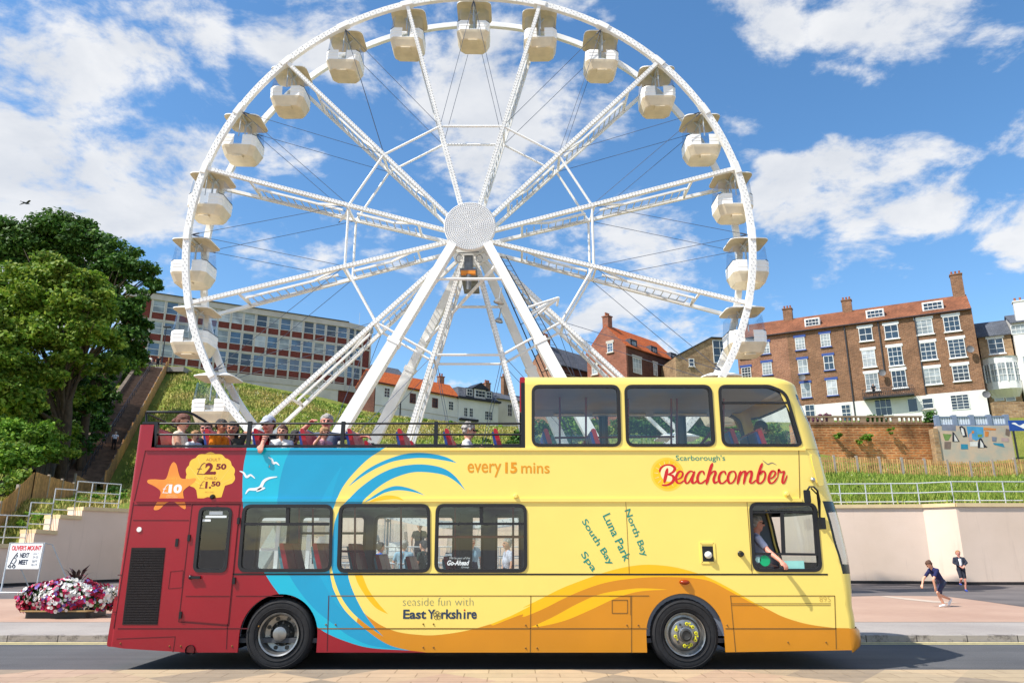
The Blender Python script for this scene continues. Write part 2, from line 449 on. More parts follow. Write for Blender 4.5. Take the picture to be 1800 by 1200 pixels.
B3 = catmull(z2([(1210, 100), (1150, 68), (1050, 48), (950, 50), (850, 78), (760, 120), (690, 170), (636, 225)]), 6) + catmull(z2([(636, 225), (720, 165), (800, 120), (880, 90), (980, 75), (1060, 75), (1140, 86), (1210, 100)]), 6)[1:-1]
B4 = catmull(z2([(1042, 271), (980, 240), (900, 221), (840, 233), (780, 266), (722, 308)]), 6) + catmull(z2([(722, 308), (770, 288), (830, 256), (900, 243), (980, 253), (1042, 271)]), 6)[1:-1]
G1 = catmull(z2([(745, 308), (800, 278), (850, 270), (900, 278), (932, 299)]), 6) + catmull(z2([(932, 299), (880, 290), (800, 299), (745, 308)]), 6)[1:-1]
S1 = catmull(z2([(606, 112), (560, 175), (520, 245), (493, 303)]), 6) + catmull(z2([(545, 303), (568, 210), (606, 112)]), 6)[:-1]
S2 = z2([(480, 680), (500, 720), (540, 790), (580, 850), (612, 882), (575, 820), (548, 760), (533, 700), (530, 680)])
G2 = catmull(z2([(668, 680), (690, 740), (735, 810), (785, 865), (848, 897)]), 6) + catmull(z2([(848, 897), (800, 845), (745, 770), (715, 700), (708, 680)]), 6)[1:]
or_up = catmull(z2([(690, 860), (720, 890), (760, 922), (820, 960), (900, 990), (1000, 1004), (1100, 1006), (1250, 985), (1400, 944), (1550, 890), (1640, 850)])
                + z3([(0, 880), (100, 840), (200, 790), (300, 745), (420, 705), (550, 683), (700, 675), (860, 680), (960, 695), (1060, 745), (1150, 797), (1250, 845), (1330, 885), (1420, 915), (1500, 932), (1600, 945)]), 6)
ORP = or_up + [(1540, 1104), (1540, 1165), (610, 1165), (630, 1080)]
gd_up = catmull(z2([(1385, 950), (1500, 902), (1600, 850)]) + z3([(0, 840), (100, 790), (200, 740), (330, 690), (450, 650), (550, 628), (640, 620), (750, 628), (850, 650), (950, 685), (1050, 735), (1150, 793), (1235, 842)]), 6)
GD = gd_up + catmull(z3([(1240, 850), (1150, 803), (1060, 755), (960, 705), (860, 688), (700, 683), (550, 692), (420, 713), (300, 753), (200, 798), (100, 848), (0, 888)]) + z2([(1550, 898), (1400, 955)]), 6)
GS = catmull(z3([(40, 940), (150, 890), (280, 820), (400, 770), (550, 745), (640, 742), (742, 748)]), 6) + catmull(z3([(742, 748), (600, 757), (480, 790), (350, 850), (220, 905), (100, 935), (40, 940)]), 6)[1:-1]
SPLIT_TOP = 770
regions = [
    (ORA, ORP), (GLD, GD), (GLD, GS), (GLD, G2),
    (BLU, [(300, SPLIT_TOP), (700, SPLIT_TOP)] + c1 + [(753, 1150), (300, 1150)]),
    (MID, S1), (MID, S2),
    (CYA, [(300, SPLIT_TOP), (518, SPLIT_TOP)] + blue_s + [(753, 1150), (300, 1150)]),
    (BLU, B2), (BLU, B3), (BLU, B4), (GLD, G1),
    (RED, [(150, 700), (445, 700)] + red_s + [(753, 1165), (150, 1165)]),
]
regions = [(m, bpoly(p)) for m, p in regions]
# B2 must stay under the cyan/red order but its tail merges with the first band
def shoelace(p): return sum(p[i][0] * p[(i + 1) % len(p)][1] - p[(i + 1) % len(p)][0] * p[i][1] for i in range(len(p))) / 2
def panel(name, outline, holes, regs, Y, thick, mats, parent, default=0):
    """a flat sheet at depth Y split exactly along the livery's edges, with cut-outs, and returned edges"""
    vs = []; fs = []
    for poly in [outline] + holes + [r[1] for r in regs]:
        if shoelace(poly) < 0: poly = poly[::-1]
        fs.append(list(range(len(vs), len(vs) + len(poly)))); vs += [Vector(p) for p in poly]
    ov, oe, of, _, _, orf = geometry.delaunay_2d_cdt(vs, [], fs, 0, 1e-5)
    nh = len(holes); mb = MB(); edges = {}
    base = [(p.x, Y, p.y) for p in ov]
    keep = []; mi = []
    for f, org in zip(of, orf):
        if 0 not in org or any(1 <= i <= nh for i in org): continue
        k = max([i for i in org if i > nh], default=None)
        keep.append(tuple(f)); mi.append(default if k is None else regs[k - nh - 1][0])
    for f, m_ in zip(keep, mi):
        for i in range(len(f)):
            e = (f[i], f[(i + 1) % len(f)]); key = tuple(sorted(e))
            edges.setdefault(key, []).append(m_)
    n = len(base)
    mb.v = base + [(p[0], Y + thick, p[2]) for p in base]
    mb.f = list(keep); mb.m = list(mi)
    if thick:
        for (a, b), ms in edges.items():
            if len(ms) == 1: mb.f.append((a, b, b + n, a + n)); mb.m.append(ms[0])
    return mb.build(name, mats, parent)

# profile of the front (silhouette), photo pixels -> (x, z)
front_px = [(1380, 657.5), (1390, 660), (1398, 665), (1405, 680), (1412, 704), (1421, 725), (1432, 749), (1440, 775), (1448, 801), (1461, 852), (1474, 890), (1483, 920), (1490, 949), (1496, 976), (1499, 999), (1501, 1037), (1500.5, 1063), (1505.5, 1085), (1507, 1103)]
front_prof = sorted([(lambda q: (q.z, q.x))(U(px, py, 11.2)) for px, py in front_px])
def xf(z):
    zs = [p[0] for p in front_prof]; xs = [p[1] for p in front_prof]
    return float(np.interp(z, zs, xs))
Z_ROOF = bx(1100, 660)[1]; Z_EAVE = Z_ROOF - 0.13
X_REAR_UP = bx(923, 720)[0]
def corner(z): return 0.20 + 0.13 * min(1, max(0, (z - .9) / .8)) + .08 * min(1, max(0, (z - 3.2) / .8))
def xs_(z): return xf(z) - corner(z)
X_REAR = -5.585
Z_SK = bx(900, 1146)[1]; Z_SEAM = bx(900, 1104)[1]; Z_SILL = bx(900, 787)[1]

bus = thing('bus', 'yellow open top double decker bus with blue wave graphics and red rear', 'bus', (0, 12.2, 0))

wheel_c = [bx(1205, 1115), bx(489, 1116)]
WR = 0.475
near_out = []
for z in np.linspace(Z_SK + .03, Z_EAVE, 46): near_out.append((xs_(z), float(z)))
near_out += [(X_REAR_UP, Z_EAVE), (X_REAR_UP, Z_SILL), (bx(272, 787)[0], Z_SILL), (bx(271, 750)[0], bx(271, 746)[1]), (X_REAR + .05, bx(250, 746)[1])]
near_out += [(X_REAR + .05, bx(200, 1120)[1]), (X_REAR + .05, bx(206, 1136)[1]), (bx(216, 1139)[0], bx(206, 1139)[1]), (bx(330, 1147)[0], Z_SK), (bx(1250, 1146)[0], Z_SK)]
# wheel arches are cut as holes that run out of the skirt
def arch_poly(c, r, n=28):
    p = [(c[0] + r * math.cos(math.pi * i / n), c[1] + r * math.sin(math.pi * i / n)) for i in range(n + 1)]
    return p + [(c[0] - r, Z_SK - .2), (c[0] + r, Z_SK - .2)]
AR = 0.545
arches = [arch_poly(wheel_c[0], AR), arch_poly(wheel_c[1], AR)]

def wq(pts, r): return round_poly(bpoly(pts), r, 7)
WIN = {
    'lower': [wq([(427, 886), (586, 886), (583, 1005), (417, 1005)], .13), wq([(596, 885), (756, 885), (757, 1006), (592, 1006)], .13), wq([(766, 885), (926, 885), (927, 1006), (763, 1006)], .13)],
    'upper': [wq([(934.5, 676), (1089.5, 676), (1092.4, 785), (934.5, 785)], .13), wq([(1097, 676), (1251, 676), (1258, 785), (1100.5, 785)], .13),
              wq([(1261.6, 676), (1352, 676), (1383, 688), (1410, 780), (1403, 785), (1269, 785)], [.13, .25, .3, .08, .08, .13])],
}
DOORWIN = wq([(351, 890), (409.5, 891), (399, 1006), (339, 1005)], .10)
DRVWIN = wq([(1316, 882.5), (1435, 882.5), (1446, 1004.7), (1323, 1004.7)], .13)
allwin = WIN['lower'] + WIN['upper'] + [DOORWIN, DRVWIN]
panel('body_side', near_out, [inset(w, .012) for w in allwin] + arches, regions, Y0, .03, LIV, bus)
# inner lining
lin_out = [(xs_(z) - .03, float(z)) for z in np.linspace(.45, Z_EAVE - .03, 30)] + [(X_REAR_UP + .02, Z_EAVE - .03), (X_REAR_UP + .02, Z_SILL - .02), (X_REAR + .1, Z_SILL - .02), (X_REAR + .1, .45)]
panel('inner_lining', lin_out, [inset(w, .03) for w in allwin] + arches, [], Y0 + .055, .02, [M_LIN], bus)
far_door = round_poly([(2.75, .42), (4.15, .42), (4.15, 2.27), (2.75, 2.27)], .06)
def fq(x0, x1, r=.08): return round_poly([(x0, 2.19), (x1, 2.19), (x1, 1.24), (x0, 1.24)], r, 6)
FARLOW = [fq(-4.47, -3.9, .12), fq(-3.74, -2.56, .12), fq(-2.42, -1.0, .12), fq(-.76, -.50, .02), fq(-.30, .16, .03), fq(.5, 1.6), fq(1.75, 2.6)]
far_win = FARLOW + WIN['upper']
panel('far_side', near_out, [inset(w, .012) for w in far_win] + arches + [far_door], [], Y1, -.03, LIV, bus)
panel('far_lining', lin_out, [inset(w, .014) for w in far_win] + arches + [far_door], [], Y1 - .055, -.02, [M_LIN], bus)

def ringmesh(mb, poly, w, ya, yb, mi=0):
    inn = inset(poly, w); n = len(poly)
    A = [(p[0], ya, p[1]) for p in poly]; B = [(p[0], ya, p[1]) for p in inn]; C = [(p[0], yb, p[1]) for p in inn]; D = [(p[0], yb, p[1]) for p in poly]
    fs = []
    for i in range(n):
        j = (i + 1) % n
        fs += [(i, j, n + j, n + i), (n + i, n + j, 2 * n + j, 2 * n + i), (2 * n + i, 2 * n + j, 3 * n + j, 3 * n + i), (3 * n + i, 3 * n + j, j, i)]
    mb.add(A + B + C + D, fs, mi); return inn
def window(poly, side, bars=(), gm=None, name='window', y=None):
    s = 1 if side == 'near' else -1
    y = (Y0 if side == 'near' else Y1) if y is None else y
    mb = MB(); inn = ringmesh(mb, poly, .045, y - .012 * s, y + .08 * s)
    for a, b, w in bars: mb.bar((a[0], y + .012 * s, a[1]), (b[0], y + .012 * s, b[1]), w if abs(a[1] - b[1]) < .05 else .05, w if abs(a[1] - b[1]) < .05 else .03)
    f = mb.build(name, M_RUB, bus)
    mg = MB(); mg.add([(p[0], y + .02 * s, p[1]) for p in inn], [tuple(range(len(inn)))]); mg.build('pane', gm or M_GLASS, f)
    return f
def hbar(pa, pb, w=.035): return (bx(*pa), bx(*pb), w)
window(WIN['lower'][0], 'near', [hbar((426, 920.5), (578, 920.5), .04), hbar((506, 892), (505, 920))])
window(WIN['lower'][1], 'near', [])
window(WIN['lower'][2], 'near', [hbar((770, 920), (922, 920), .035), hbar((846, 890), (846, 919))])
window(WIN['upper'][0], 'near', []); window(WIN['upper'][1], 'near', [])
window(WIN['upper'][2], 'near', [hbar((1266, 707.5), (1388, 707.5), .03)])
for i, w in enumerate(FARLOW):
    x0 = min(p[0] for p in w) + .04; x1 = max(p[0] for p in w) - .04
    window(w, 'far', [((x0, 1.88), (x1, 1.88), .04)] if i == 1 else [])
for w in WIN['upper']: window(w, 'far', [])
# emergency door on the red rear, with its own seams, window and handle
def lines(mb, pts, w=.010, y=None, mi=0):
    y = Y0 if y is None else y
    for a, b in zip(pts[:-1], pts[1:]):
        A, B = bx(*a), bx(*b); mb.bar((A[0], y - .0005, A[1]), (B[0], y - .0005, B[1]), w, .006, mi, up=(0, 1, 0))
mb = MB(); ed = bpoly([(338, 887), (422.5, 887), (402, 1098), (315, 1091)])
ring = round_poly(ed, .03, 3)
win_in = inset(DOORWIN, .004)
dr = panel('emergency_door', inset(ring, .012), [win_in], [], Y0 - .008, .008, [M_RED], bus)
mb = MB(); lines(mb, [(338, 886), (422.5, 886), (402, 1099), (314, 1092), (338, 886)], .012); lines(mb, [(327, 1047), (404, 1047)], .008, Y0 - .009)
mb.build('door_gap', M_SEAMR, dr)
f = window(DOORWIN, 'near', [], M_GLASSD, y=Y0 - .008); f.name = 'door_window'; f.parent = dr; f.matrix_parent_inverse = world_matrix(dr).inverted()
mb = MB(); h0 = bx(334, 1014); mb.box((h0[0], Y0 - .05, h0[1] - .018), (h0[0] + .16, Y0 - .015, h0[1] + .018)); mb.ball((h0[0] + .02, Y0 - .03, h0[1]), .03); mb.build('handle', M_BLK, dr, 40)
M_STK = pm('white_sticker', (232, 238, 238), .5)
mb = MB()
for a, b in (((368, 898), (391, 904)), ((361, 905.5), (398, 909.5)), ((356, 912), (370, 916))):
    A, B = bx(*a), bx(*b); mb.box((A[0], Y0 + .004, B[1]), (B[0], Y0 + .006, A[1]))
mb.build('sticker', M_STK, dr)
for a in ((420, 915), (412, 1020), (318, 1080), (333, 945)):
    A = bx(*a); mb = MB(); mb.box((A[0] - .018, Y0 - .03, A[1] - .045), (A[0] + .018, Y0 - .002, A[1] + .045)); mb.build('hinge', M_BLK, dr)

# panel gaps, beads, skirt lines
mb = MB()
lines(mb, [(404, 1008.5), (1455, 1009)], .022); mb.build('waist_trim', M_BLK, bus)
mb = MB()
lines(mb, [(581, 1046.5), (1141, 1046.5)]); lines(mb, [(1284, 1046.5), (1467, 1046.5)]); lines(mb, [(558, 1104), (1139, 1104)], .014); lines(mb, [(1275, 1104), (1470, 1104)], .014)
for x0, x1 in ((933, 932), (1110, 1110)): lines(mb, [(x0, 1046), (x1, 1146)])
lines(mb, [(1284, 1046), (1293, 1146)]); lines(mb, [(1285, 1060), (1460, 1060)], .006); lines(mb, [(1285, 1063), (1460, 1063)], .005)
lines(mb, [(1467, 1046), (1470, 1140)]); lines(mb, [(1404, 790), (1406, 880)]); lines(mb, [(1100, 882), (1106, 1008)], .006); lines(mb, [(1313, 882), (1322, 1008)], .007)
lines(mb, [(1452, 790), (1404, 789)], .006)
mb.build('seam', M_SEAM, bus)
mb = MB()
lines(mb, [(235, 882), (200, 1104)], .012); lines(mb, [(236, 887), (336, 886)], .012); lines(mb, [(234, 914), (332, 914)]); lines(mb, [(415, 1047), (498, 1047)]); lines(mb, [(207, 1104), (436, 1104)], .014)
lines(mb, [(404, 1009), (398, 1140)]); lines(mb, [(300, 1004), (322, 1002), (320, 1032), (296, 1034), (300, 1004)], .006); lines(mb, [(205, 1122), (308, 1118), (304, 1146)], .007); lines(mb, [(578, 1046), (575, 1143)])
lines(mb, [(256, 790), (236, 880)], .012)
mb.build('seam', M_SEAMR, bus)
for (ya, yb) in ((787, 791.5), (875.5, 881.5)):
    A, B = bx(900, ya), bx(900, yb)
    o = [(xs_(A[1]) - (.26 if ya > 800 else .0), B[1]), (xs_(A[1]) - (.26 if ya > 800 else .0), A[1]), (bx(256 if ya < 800 else 240, ya)[0], A[1]), (bx(256 if ya < 800 else 240, ya)[0], B[1])]
    panel('bead', o, [], regions, Y0 - .022, .022, LIV, bus)
# rear grille
gr = bpoly([(231.5, 962), (291, 962), (277, 1097), (215, 1097)])
def M_GRILLE():
    m = pm('grille_mesh', (20, 8, 9), .8, var=.35, scale=60, bump=.6, bscale=180); return m
mb = MB(); mb.prism(gr, lambda a, b, d: Vector((a, d, b)), Y0 - .006, Y0 + .01)
for i in range(1, 30):
    t = i / 30; a = Vector(gr[0]).lerp(Vector(gr[3]), t); b = Vector(gr[1]).lerp(Vector(gr[2]), t)
    mb.bar((a.x + .01, Y0 - .008, a.y), (b.x - .01, Y0 - .008, b.y), .004, .01)
mb.build('engine_grille', M_GRILLE(), bus)
# small fittings
A = bx(245, 930); mb = MB(); mb.lathe([(.0, -.012), (.035, -.012), (.035, 0)], (A[0], Y0, A[1]), 'y', 20); mb.build('filler_lock', M_WHITE, bus, 30)
A = bx(311, 953); mb = MB(); mb.box((A[0] - .02, Y0 - .012, A[1] - .055), (A[0] + .02, Y0, A[1] + .055)); mb.build('latch', M_BLK, bus)
A = bx(335, 1140); mb = MB(); mb.lathe([(.0, .0), (.05, .0), (.065, -.05), (.065, .5)], (A[0], Y0 + .02, A[1] - .01), 'y', 20); mb.build('exhaust_pipe', M_BLK, bus, 40)
for a in ((374, 873), (906, 872), (1382, 868)):
    A = bx(*a); mb = MB(); mb.lathe([(.0, -.05), (.022, -.05), (.034, -.03), (.04, 0)], (A[0], Y0, A[1]), 'y', 14); mb.build('side_camera', M_BLK if a[0] < 400 else M_YEL, bus, 40)
A = bx(1203, 1022.5); mb = MB(); mb.ball((A[0], Y0 - .01, A[1]), (.075, .05, .035)); mb.build('indicator_lamp', pm('amber_lens', (150, 50, 8), .2, var=.1), bus, 60)
A = bx(1244, 971); mb = MB()
rp = round_poly([(A[0] - .11, A[1] - .15), (A[0] + .11, A[1] - .15), (A[0] + .11, A[1] + .15), (A[0] - .11, A[1] + .15)], .02, 3)
ringmesh(mb, rp, .03, Y0 - .01, Y0); mb.build('camera_frame', M_YEL, bus)
mb = MB(); mb.box((A[0] - .08, Y0 - .003, A[1] - .12), (A[0] + .08, Y0, A[1] + .09)); mb.build('camera_recess', M_BLK, bus)
mb = MB(); mb.ball((A[0], Y0 - .03, A[1] - .03), (.055, .04, .05)); mb.build('camera_dome', M_WHITE, bus, 60)
A = bx(1302, 973); mb = MB(); mb.lathe([(0, -.07), (.03, -.07), (.03, -.02), (.045, 0)], (A[0], Y0, A[1]), 'y', 14); mb.build('door_button', M_BLK, bus, 40)
rv = []
for a in ((573, 1097), (590, 1097), (744, 1096), (762, 1096), (744, 1137), (762, 1137), (924, 1098), (944, 1098), (924, 1138), (944, 1138), (1102, 1098), (1122, 1098), (1278, 1098), (455, 1100), (212, 1130), (298, 1135), (318, 1135), (408, 1135), (1385, 1128), (1452, 1128)):
    rv.append(bx(*a))
for A in rv: mb = MB(); mb.ball((A[0], Y0 - .002, A[1]), .012, 8, 5); mb.build('rivet', M_SEAM, bus, 60)
mb = MB(); lines(mb, [(1076, 1054), (1103, 1054), (1103, 1077), (1076, 1077), (1076, 1054)], .01); lines(mb, [(1071, 1047), (1108, 1047), (1108, 1080)], .005); mb.build('flap', M_SEAM, bus)

# front: plan curves lofted over the height
NP = 12
def front_plan(z, sh=0.0, inn=0.0):
    c = corner(z); x0 = xs_(z); x1 = xf(z); ry = .42; p = []
    for i in range(NP + 1):
        t = i / NP * math.pi / 2; p.append((x0 + (x1 - x0) * math.sin(t) ** 1.1, Y0 + inn + (ry - inn) * (1 - math.cos(t))))
    q = [(x, Y0 + Y1 - y) for x, y in p][::-1]
    mid = [(x1 + .05 * math.sin(math.pi * k / 4), Y0 + ry + (Y1 - Y0 - 2 * ry) * k / 4) for k in (1, 2, 3)]
    return p + mid + q
zs = sorted(set([round(float(z), 4) for z in np.linspace(Z_SEAM - .0, Z_EAVE, 42)] + [round(bx(1460, 1008)[1], 4), round(bx(1450, 880)[1], 4), round(bx(1455, 897)[1], 4), 2.95, 3.9]))
zg0, zg1, zg2 = bx(1460, 1004)[1], bx(1455, 897)[1], bx(1450, 880)[1]
rings = [front_plan(z) for z in zs]; K = len(rings[0])
MBf, MBg, MBk = MB(), MB(), MB()
for mbx in (MBf, MBg, MBk):
    for z, rg in zip(zs, rings): mbx.v += [(x, y, z) for x, y in rg]
M_SURR = pm('windscreen_surround', (20, 22, 26), .25, var=.05)
for i in range(len(zs) - 1):
    zc = (zs[i] + zs[i + 1]) / 2
    for j in range(K - 1):
        fc = (i * K + j, i * K + j + 1, (i + 1) * K + j + 1, (i + 1) * K + j)
        js = min(j, K - 2 - j)
        if zg0 - .03 < zc < zg2 and js >= 1:
            tgt = MBg if (zg0 + .05 < zc < zg1 and js >= 2) else MBk
        elif 3.0 < zc < 3.85 and js >= 6: tgt = MBg
        elif 2.95 < zc < 3.9 and js >= 6: tgt = MBk
        else: tgt = MBf
        tgt.f.append(fc); tgt.m.append(0)
MBf.build('front_panel', M_YEL, bus, 40); MBk.build('windscreen_surround', M_SURR, bus, 40); MBg.build('windscreen', glassm('windscreen_glass', (.90, .94, .95), .8, 1.45), bus, 40)
# front bumper: one bulged shell that laps the corner
bz = [Z_SEAM + .0, Z_SEAM - .04, Z_SEAM - .16, Z_SEAM - .24, Z_SK + .03, Z_SK + .0]
bo = [.02, .055, .06, .045, .0, -.05]
mb = MB()
for z, o in zip(bz, bo):
    pl = front_plan(Z_SEAM + .001); n = len(pl)
    for k, (x, y) in enumerate(pl):
        e = math.sin(min(1, min(k, n - 1 - k) / 7) * math.pi / 2)
        yy = y - (o * .25 * (1 - abs(y - (Y0 + Y1) / 2) / ((Y1 - Y0) / 2))) * 0
        mb.v.append((x + o * e, yy, z))
for i in range(len(bz) - 1):
    for j in range(K - 1): mb.f.append((i * K + j, i * K + j + 1, (i + 1) * K + j + 1, (i + 1) * K + j)); mb.m.append(0)
mb.build('front_bumper', M_ORA, bus, 40)
# roof shell over the covered half
mb = MB(); rr = []
for k in range(7):
    t = k / 6 * math.pi / 2; ins = .13 * (1 - math.cos(t)); z = Z_EAVE + .13 * math.sin(t)
    pl = front_plan(Z_EAVE)
    cx, cy = 2.4, (Y0 + Y1) / 2
    ring = []
    for x, y in pl:
        ring.append((x - ins * (1.0 if x > xs_(Z_EAVE) + .02 else 0) - .22 * (1 - math.cos(t)) * max(0, (x - xs_(Z_EAVE)) / corner(Z_EAVE)), y + (ins if y < cy else -ins) * min(1, abs(y - cy) / .8), z))
    ring = [(X_REAR_UP, Y0 + ins, z)] + ring + [(X_REAR_UP, Y1 - ins, z)]
    rr.append(ring)
n = len(rr[0])
for r_ in rr: mb.v += r_
for i in range(6):
    for j in range(n): mb.f.append((i * n + j, i * n + (j + 1) % n, (i + 1) * n + (j + 1) % n, (i + 1) * n + j)); mb.m.append(0)
mb.f.append(tuple(6 * n + j for j in range(n))); mb.m.append(0)
mb.build('roof', M_YEL, bus, 40)
a, b = bx(1225, 655), bx(1285, 655)
mb = MB(); mb.prism(round_poly([(a[0], 11.5), (b[0], 11.5), (b[0], 12.9), (a[0], 12.9)], .1), lambda p, q, d: Vector((p, q, d)), Z_ROOF - .01, Z_ROOF + .05); mb.build('roof_vent', M_YEL, bus, 30)
mb = MB(); mb.prism(round_poly([(X_REAR_UP, Y0 + .06), (xs_(3.9) + .1, Y0 + .06), (xs_(3.9) + .1, Y1 - .06), (X_REAR_UP, Y1 - .06)], .05), lambda p, q, d: Vector((p, q, d)), Z_EAVE - .03, Z_EAVE + .04); mb.build('ceiling', M_CEIL, bus)
# cove panels with cream lighting strips along the far side of the ceiling
mb = MB(); mb.quad((X_REAR_UP + .05, Y1 - .1, Z_EAVE - .10), (xs_(3.9) - .1, Y1 - .1, Z_EAVE - .10), (xs_(3.9) - .1, Y1 - .45, Z_EAVE - .035), (X_REAR_UP + .05, Y1 - .45, Z_EAVE - .035)); mb.build('ceiling_cove', M_CEIL, bus)
for x0, x1 in ((.75, 1.3), (1.45, 2.4), (2.55, 3.5)):
    mb = MB(); mb.box((x0, Y1 - .30, Z_EAVE - .10), (x1, Y1 - .22, Z_EAVE - .07)); mb.build('light_strip', pm('cream_diffuser', (235, 214, 160), .4), bus)
# rear end wall of the covered part: black frame and red grab panel
mb = MB()
mb.box((X_REAR_UP - .06, Y0 + .0, Z_SILL), (X_REAR_UP - .002, Y0 + .12, Z_EAVE + .02)); mb.box((X_REAR_UP - .06, Y1 - .12, Z_SILL), (X_REAR_UP - .002, Y1, Z_EAVE + .02)); mb.box((X_REAR_UP - .06, Y0 + .12, Z_EAVE - .12), (X_REAR_UP - .002, Y1 - .12, Z_EAVE + .02)); mb.build('end_frame', M_BLK, bus)
mb = MB(); a = bx(917, 662); b = bx(917, 724); mb.prism(round_poly([(a[0] - .03, b[1]), (a[0] + .05, b[1]), (a[0] + .05, a[1]), (a[0] - .03, a[1])], .03, 4), lambda p, q, d: Vector((p, d, q)), Y0 + .02, Y0 + .10); mb.build('tail_lamp', pm('red_lamp_housing', (170, 16, 30), .3), bus)
# rear corner and rear wall
mb = MB(); zz_ = [bx(200, 1136)[1], bx(250, 746)[1]]
ccx = [(X_REAR + .05 - .05 * math.sin(t), Y0 + .06 * (1 - math.cos(t))) for t in [i / 5 * math.pi / 2 for i in range(6)]]
pl = ccx + [(x, Y0 + Y1 - y) for x, y in ccx][::-1]
for z in zz_: mb.v += [(x, y, z) for x, y in pl]
n = len(pl)
for j in range(n - 1): mb.f.append((j, j + 1, n + j + 1, n + j)); mb.m.append(0)
mb.build('rear_panel', M_RED, bus, 40)
zc0, zc1 = bx(200, 1136)[1], bx(200, 1048)[1]; mb = MB(); mb.prism(round_poly([(X_REAR - .04, zc0), (X_REAR + .049, zc0), (X_REAR + .049, zc1), (X_REAR - .02, zc1)], [.05, .01, .01, .03], 4), lambda a, b, d: Vector((a, d, b)), Y0 + .012, Y1 - .012); mb.build('rear_bumper', M_RED, bus, 40)
mb = MB(); lines(mb, [(207, 1010), (214, 1010)], .012); lines(mb, [(200, 1048), (207, 1048)], .012); lines(mb, [(198, 1075), (205, 1075)], .01); mb.build('seam', M_SEAMR, bus)
# rear upstand of the open deck, with black rail
a = bx(250, 745); b = bx(271, 745)
mb = MB(); mb.box((a[0], Y0 + .0, a[1] - .0), (b[0], Y0 + .06, a[1] + .035)); c_ = bx(277, 742); d_ = bx(277, 786); mb.box((b[0], Y0, d_[1]), (c_[0] + .01, Y0 + .06, a[1] + .035)); mb.build('upstand_frame', M_BLK, bus)
mb = MB(); mb.box((X_REAR + .05, Y0 + .1, Z_SILL - .3), (X_REAR + .12, Y1 - .1, a[1])); mb.build('rear_upstand', M_RED, bus)
# open-deck railings
rail = []
mb = MB(); zt, zm, zb = bx(600, 743.5)[1], bx(600, 763)[1], bx(600, 783)[1]; xl, xr = bx(275, 760)[0], bx(928, 760)[0]
for yy in (Y0 + .03, Y1 - .03):
    for z in (zt, zm): mb.tube([(xl, yy, z), (xr, yy, z)], .016, 8)
    mb.box((xl, yy - .02, zb - .02), (xr, yy + .02, zb + .012))
    for px in (437, 602, 766): x = bx(px, 760)[0]; mb.box((x - .028, yy - .022, zb), (x + .028, yy + .022, zt + .03))
    x = bx(926, 760)[0]; mb.box((x - .03, yy - .02, zb), (x + .03, yy + .02, zt + .02))
mb.build('railing', M_BLK, bus, 40)
mb = MB(); q = [U(258, 724, 11.1), U(330, 724, 11.1), U(340, 728, 11.15), U(362, 741, 11.4)]
mb.tube([U(257, 744, 11.06)] + q, .02, 8); mb.tube([U(257, 726, 11.1), U(257, 726, 13.3), U(257, 745, 13.3)], .02, 8); mb.tube([U(262, 728, 11.1), U(330, 760, 12.4)], .012, 8); mb.build('rear_guard_rail', M_BLK, bus, 40)
# decks and underside
ZD = 2.34
mb = MB(); mb.box((X_REAR + .1, Y0 + .08, ZD - .07), (xs_(2.4) - .02, Y1 - .08, ZD)); mb.build('upper_floor', M_FLOOR, bus)
mb = MB(); mb.box((X_REAR + .1, Y0 + .08, .36), (xs_(.5) - .02, Y1 - .08, .42)); mb.build('lower_floor', M_FLOOR, bus)
mb = MB(); mb.box((X_REAR + .12, Y0 + .08, .42), (bx(420, 900)[0] - .2, Y1 - .08, 1.25)); mb.build('engine_box', M_LIN, bus)
mb = MB()
for xa, xb in ((X_REAR + .1, wheel_c[1][0] - .6), (wheel_c[1][0] + .6, wheel_c[0][0] - .6), (wheel_c[0][0] + .6, 4.3)): mb.box((xa, Y0 + .25, .27), (xb, Y1 - .25, .355))
mb.build('chassis', M_PIT, bus)
for c in wheel_c:
    mb = MB(); n = 24
    for yy in (Y0 + .032, Y0 + .62): mb.v += [(c[0] + (AR + .004) * math.cos(math.pi * i / n), yy, c[1] + (AR + .004) * math.sin(math.pi * i / n)) for i in range(n + 1)]
    for i in range(n): mb.f.append((i, i + 1, n + 2 + i, n + 1 + i)); mb.m.append(0)
    mb.build('wheel_arch', M_PIT, bus, 40)
    mb = MB(); mb.prism(arch_poly(c, AR + .004), lambda a, b, d: Vector((a, d, max(b, .3))), Y0 + .615, Y0 + .63); mb.build('arch_liner', M_PIT, bus)
    mb = MB(); mb.v = []; pa = arch_poly(c, AR)[:-2]; pb = arch_poly(c, AR + .035)[:-2]
    mb.add([(p[0], Y0 - .012, p[1]) for p in pa] + [(p[0], Y0 - .012, p[1]) for p in pb] + [(p[0], Y0 + .01, p[1]) for p in pa], [(i, i + 1, len(pa) + i + 1, len(pa) + i) for i in range(len(pa) - 1)] + [(i, i + 1, 2 * len(pa) + i + 1, 2 * len(pa) + i) for i in range(len(pa) - 1)])
    pass
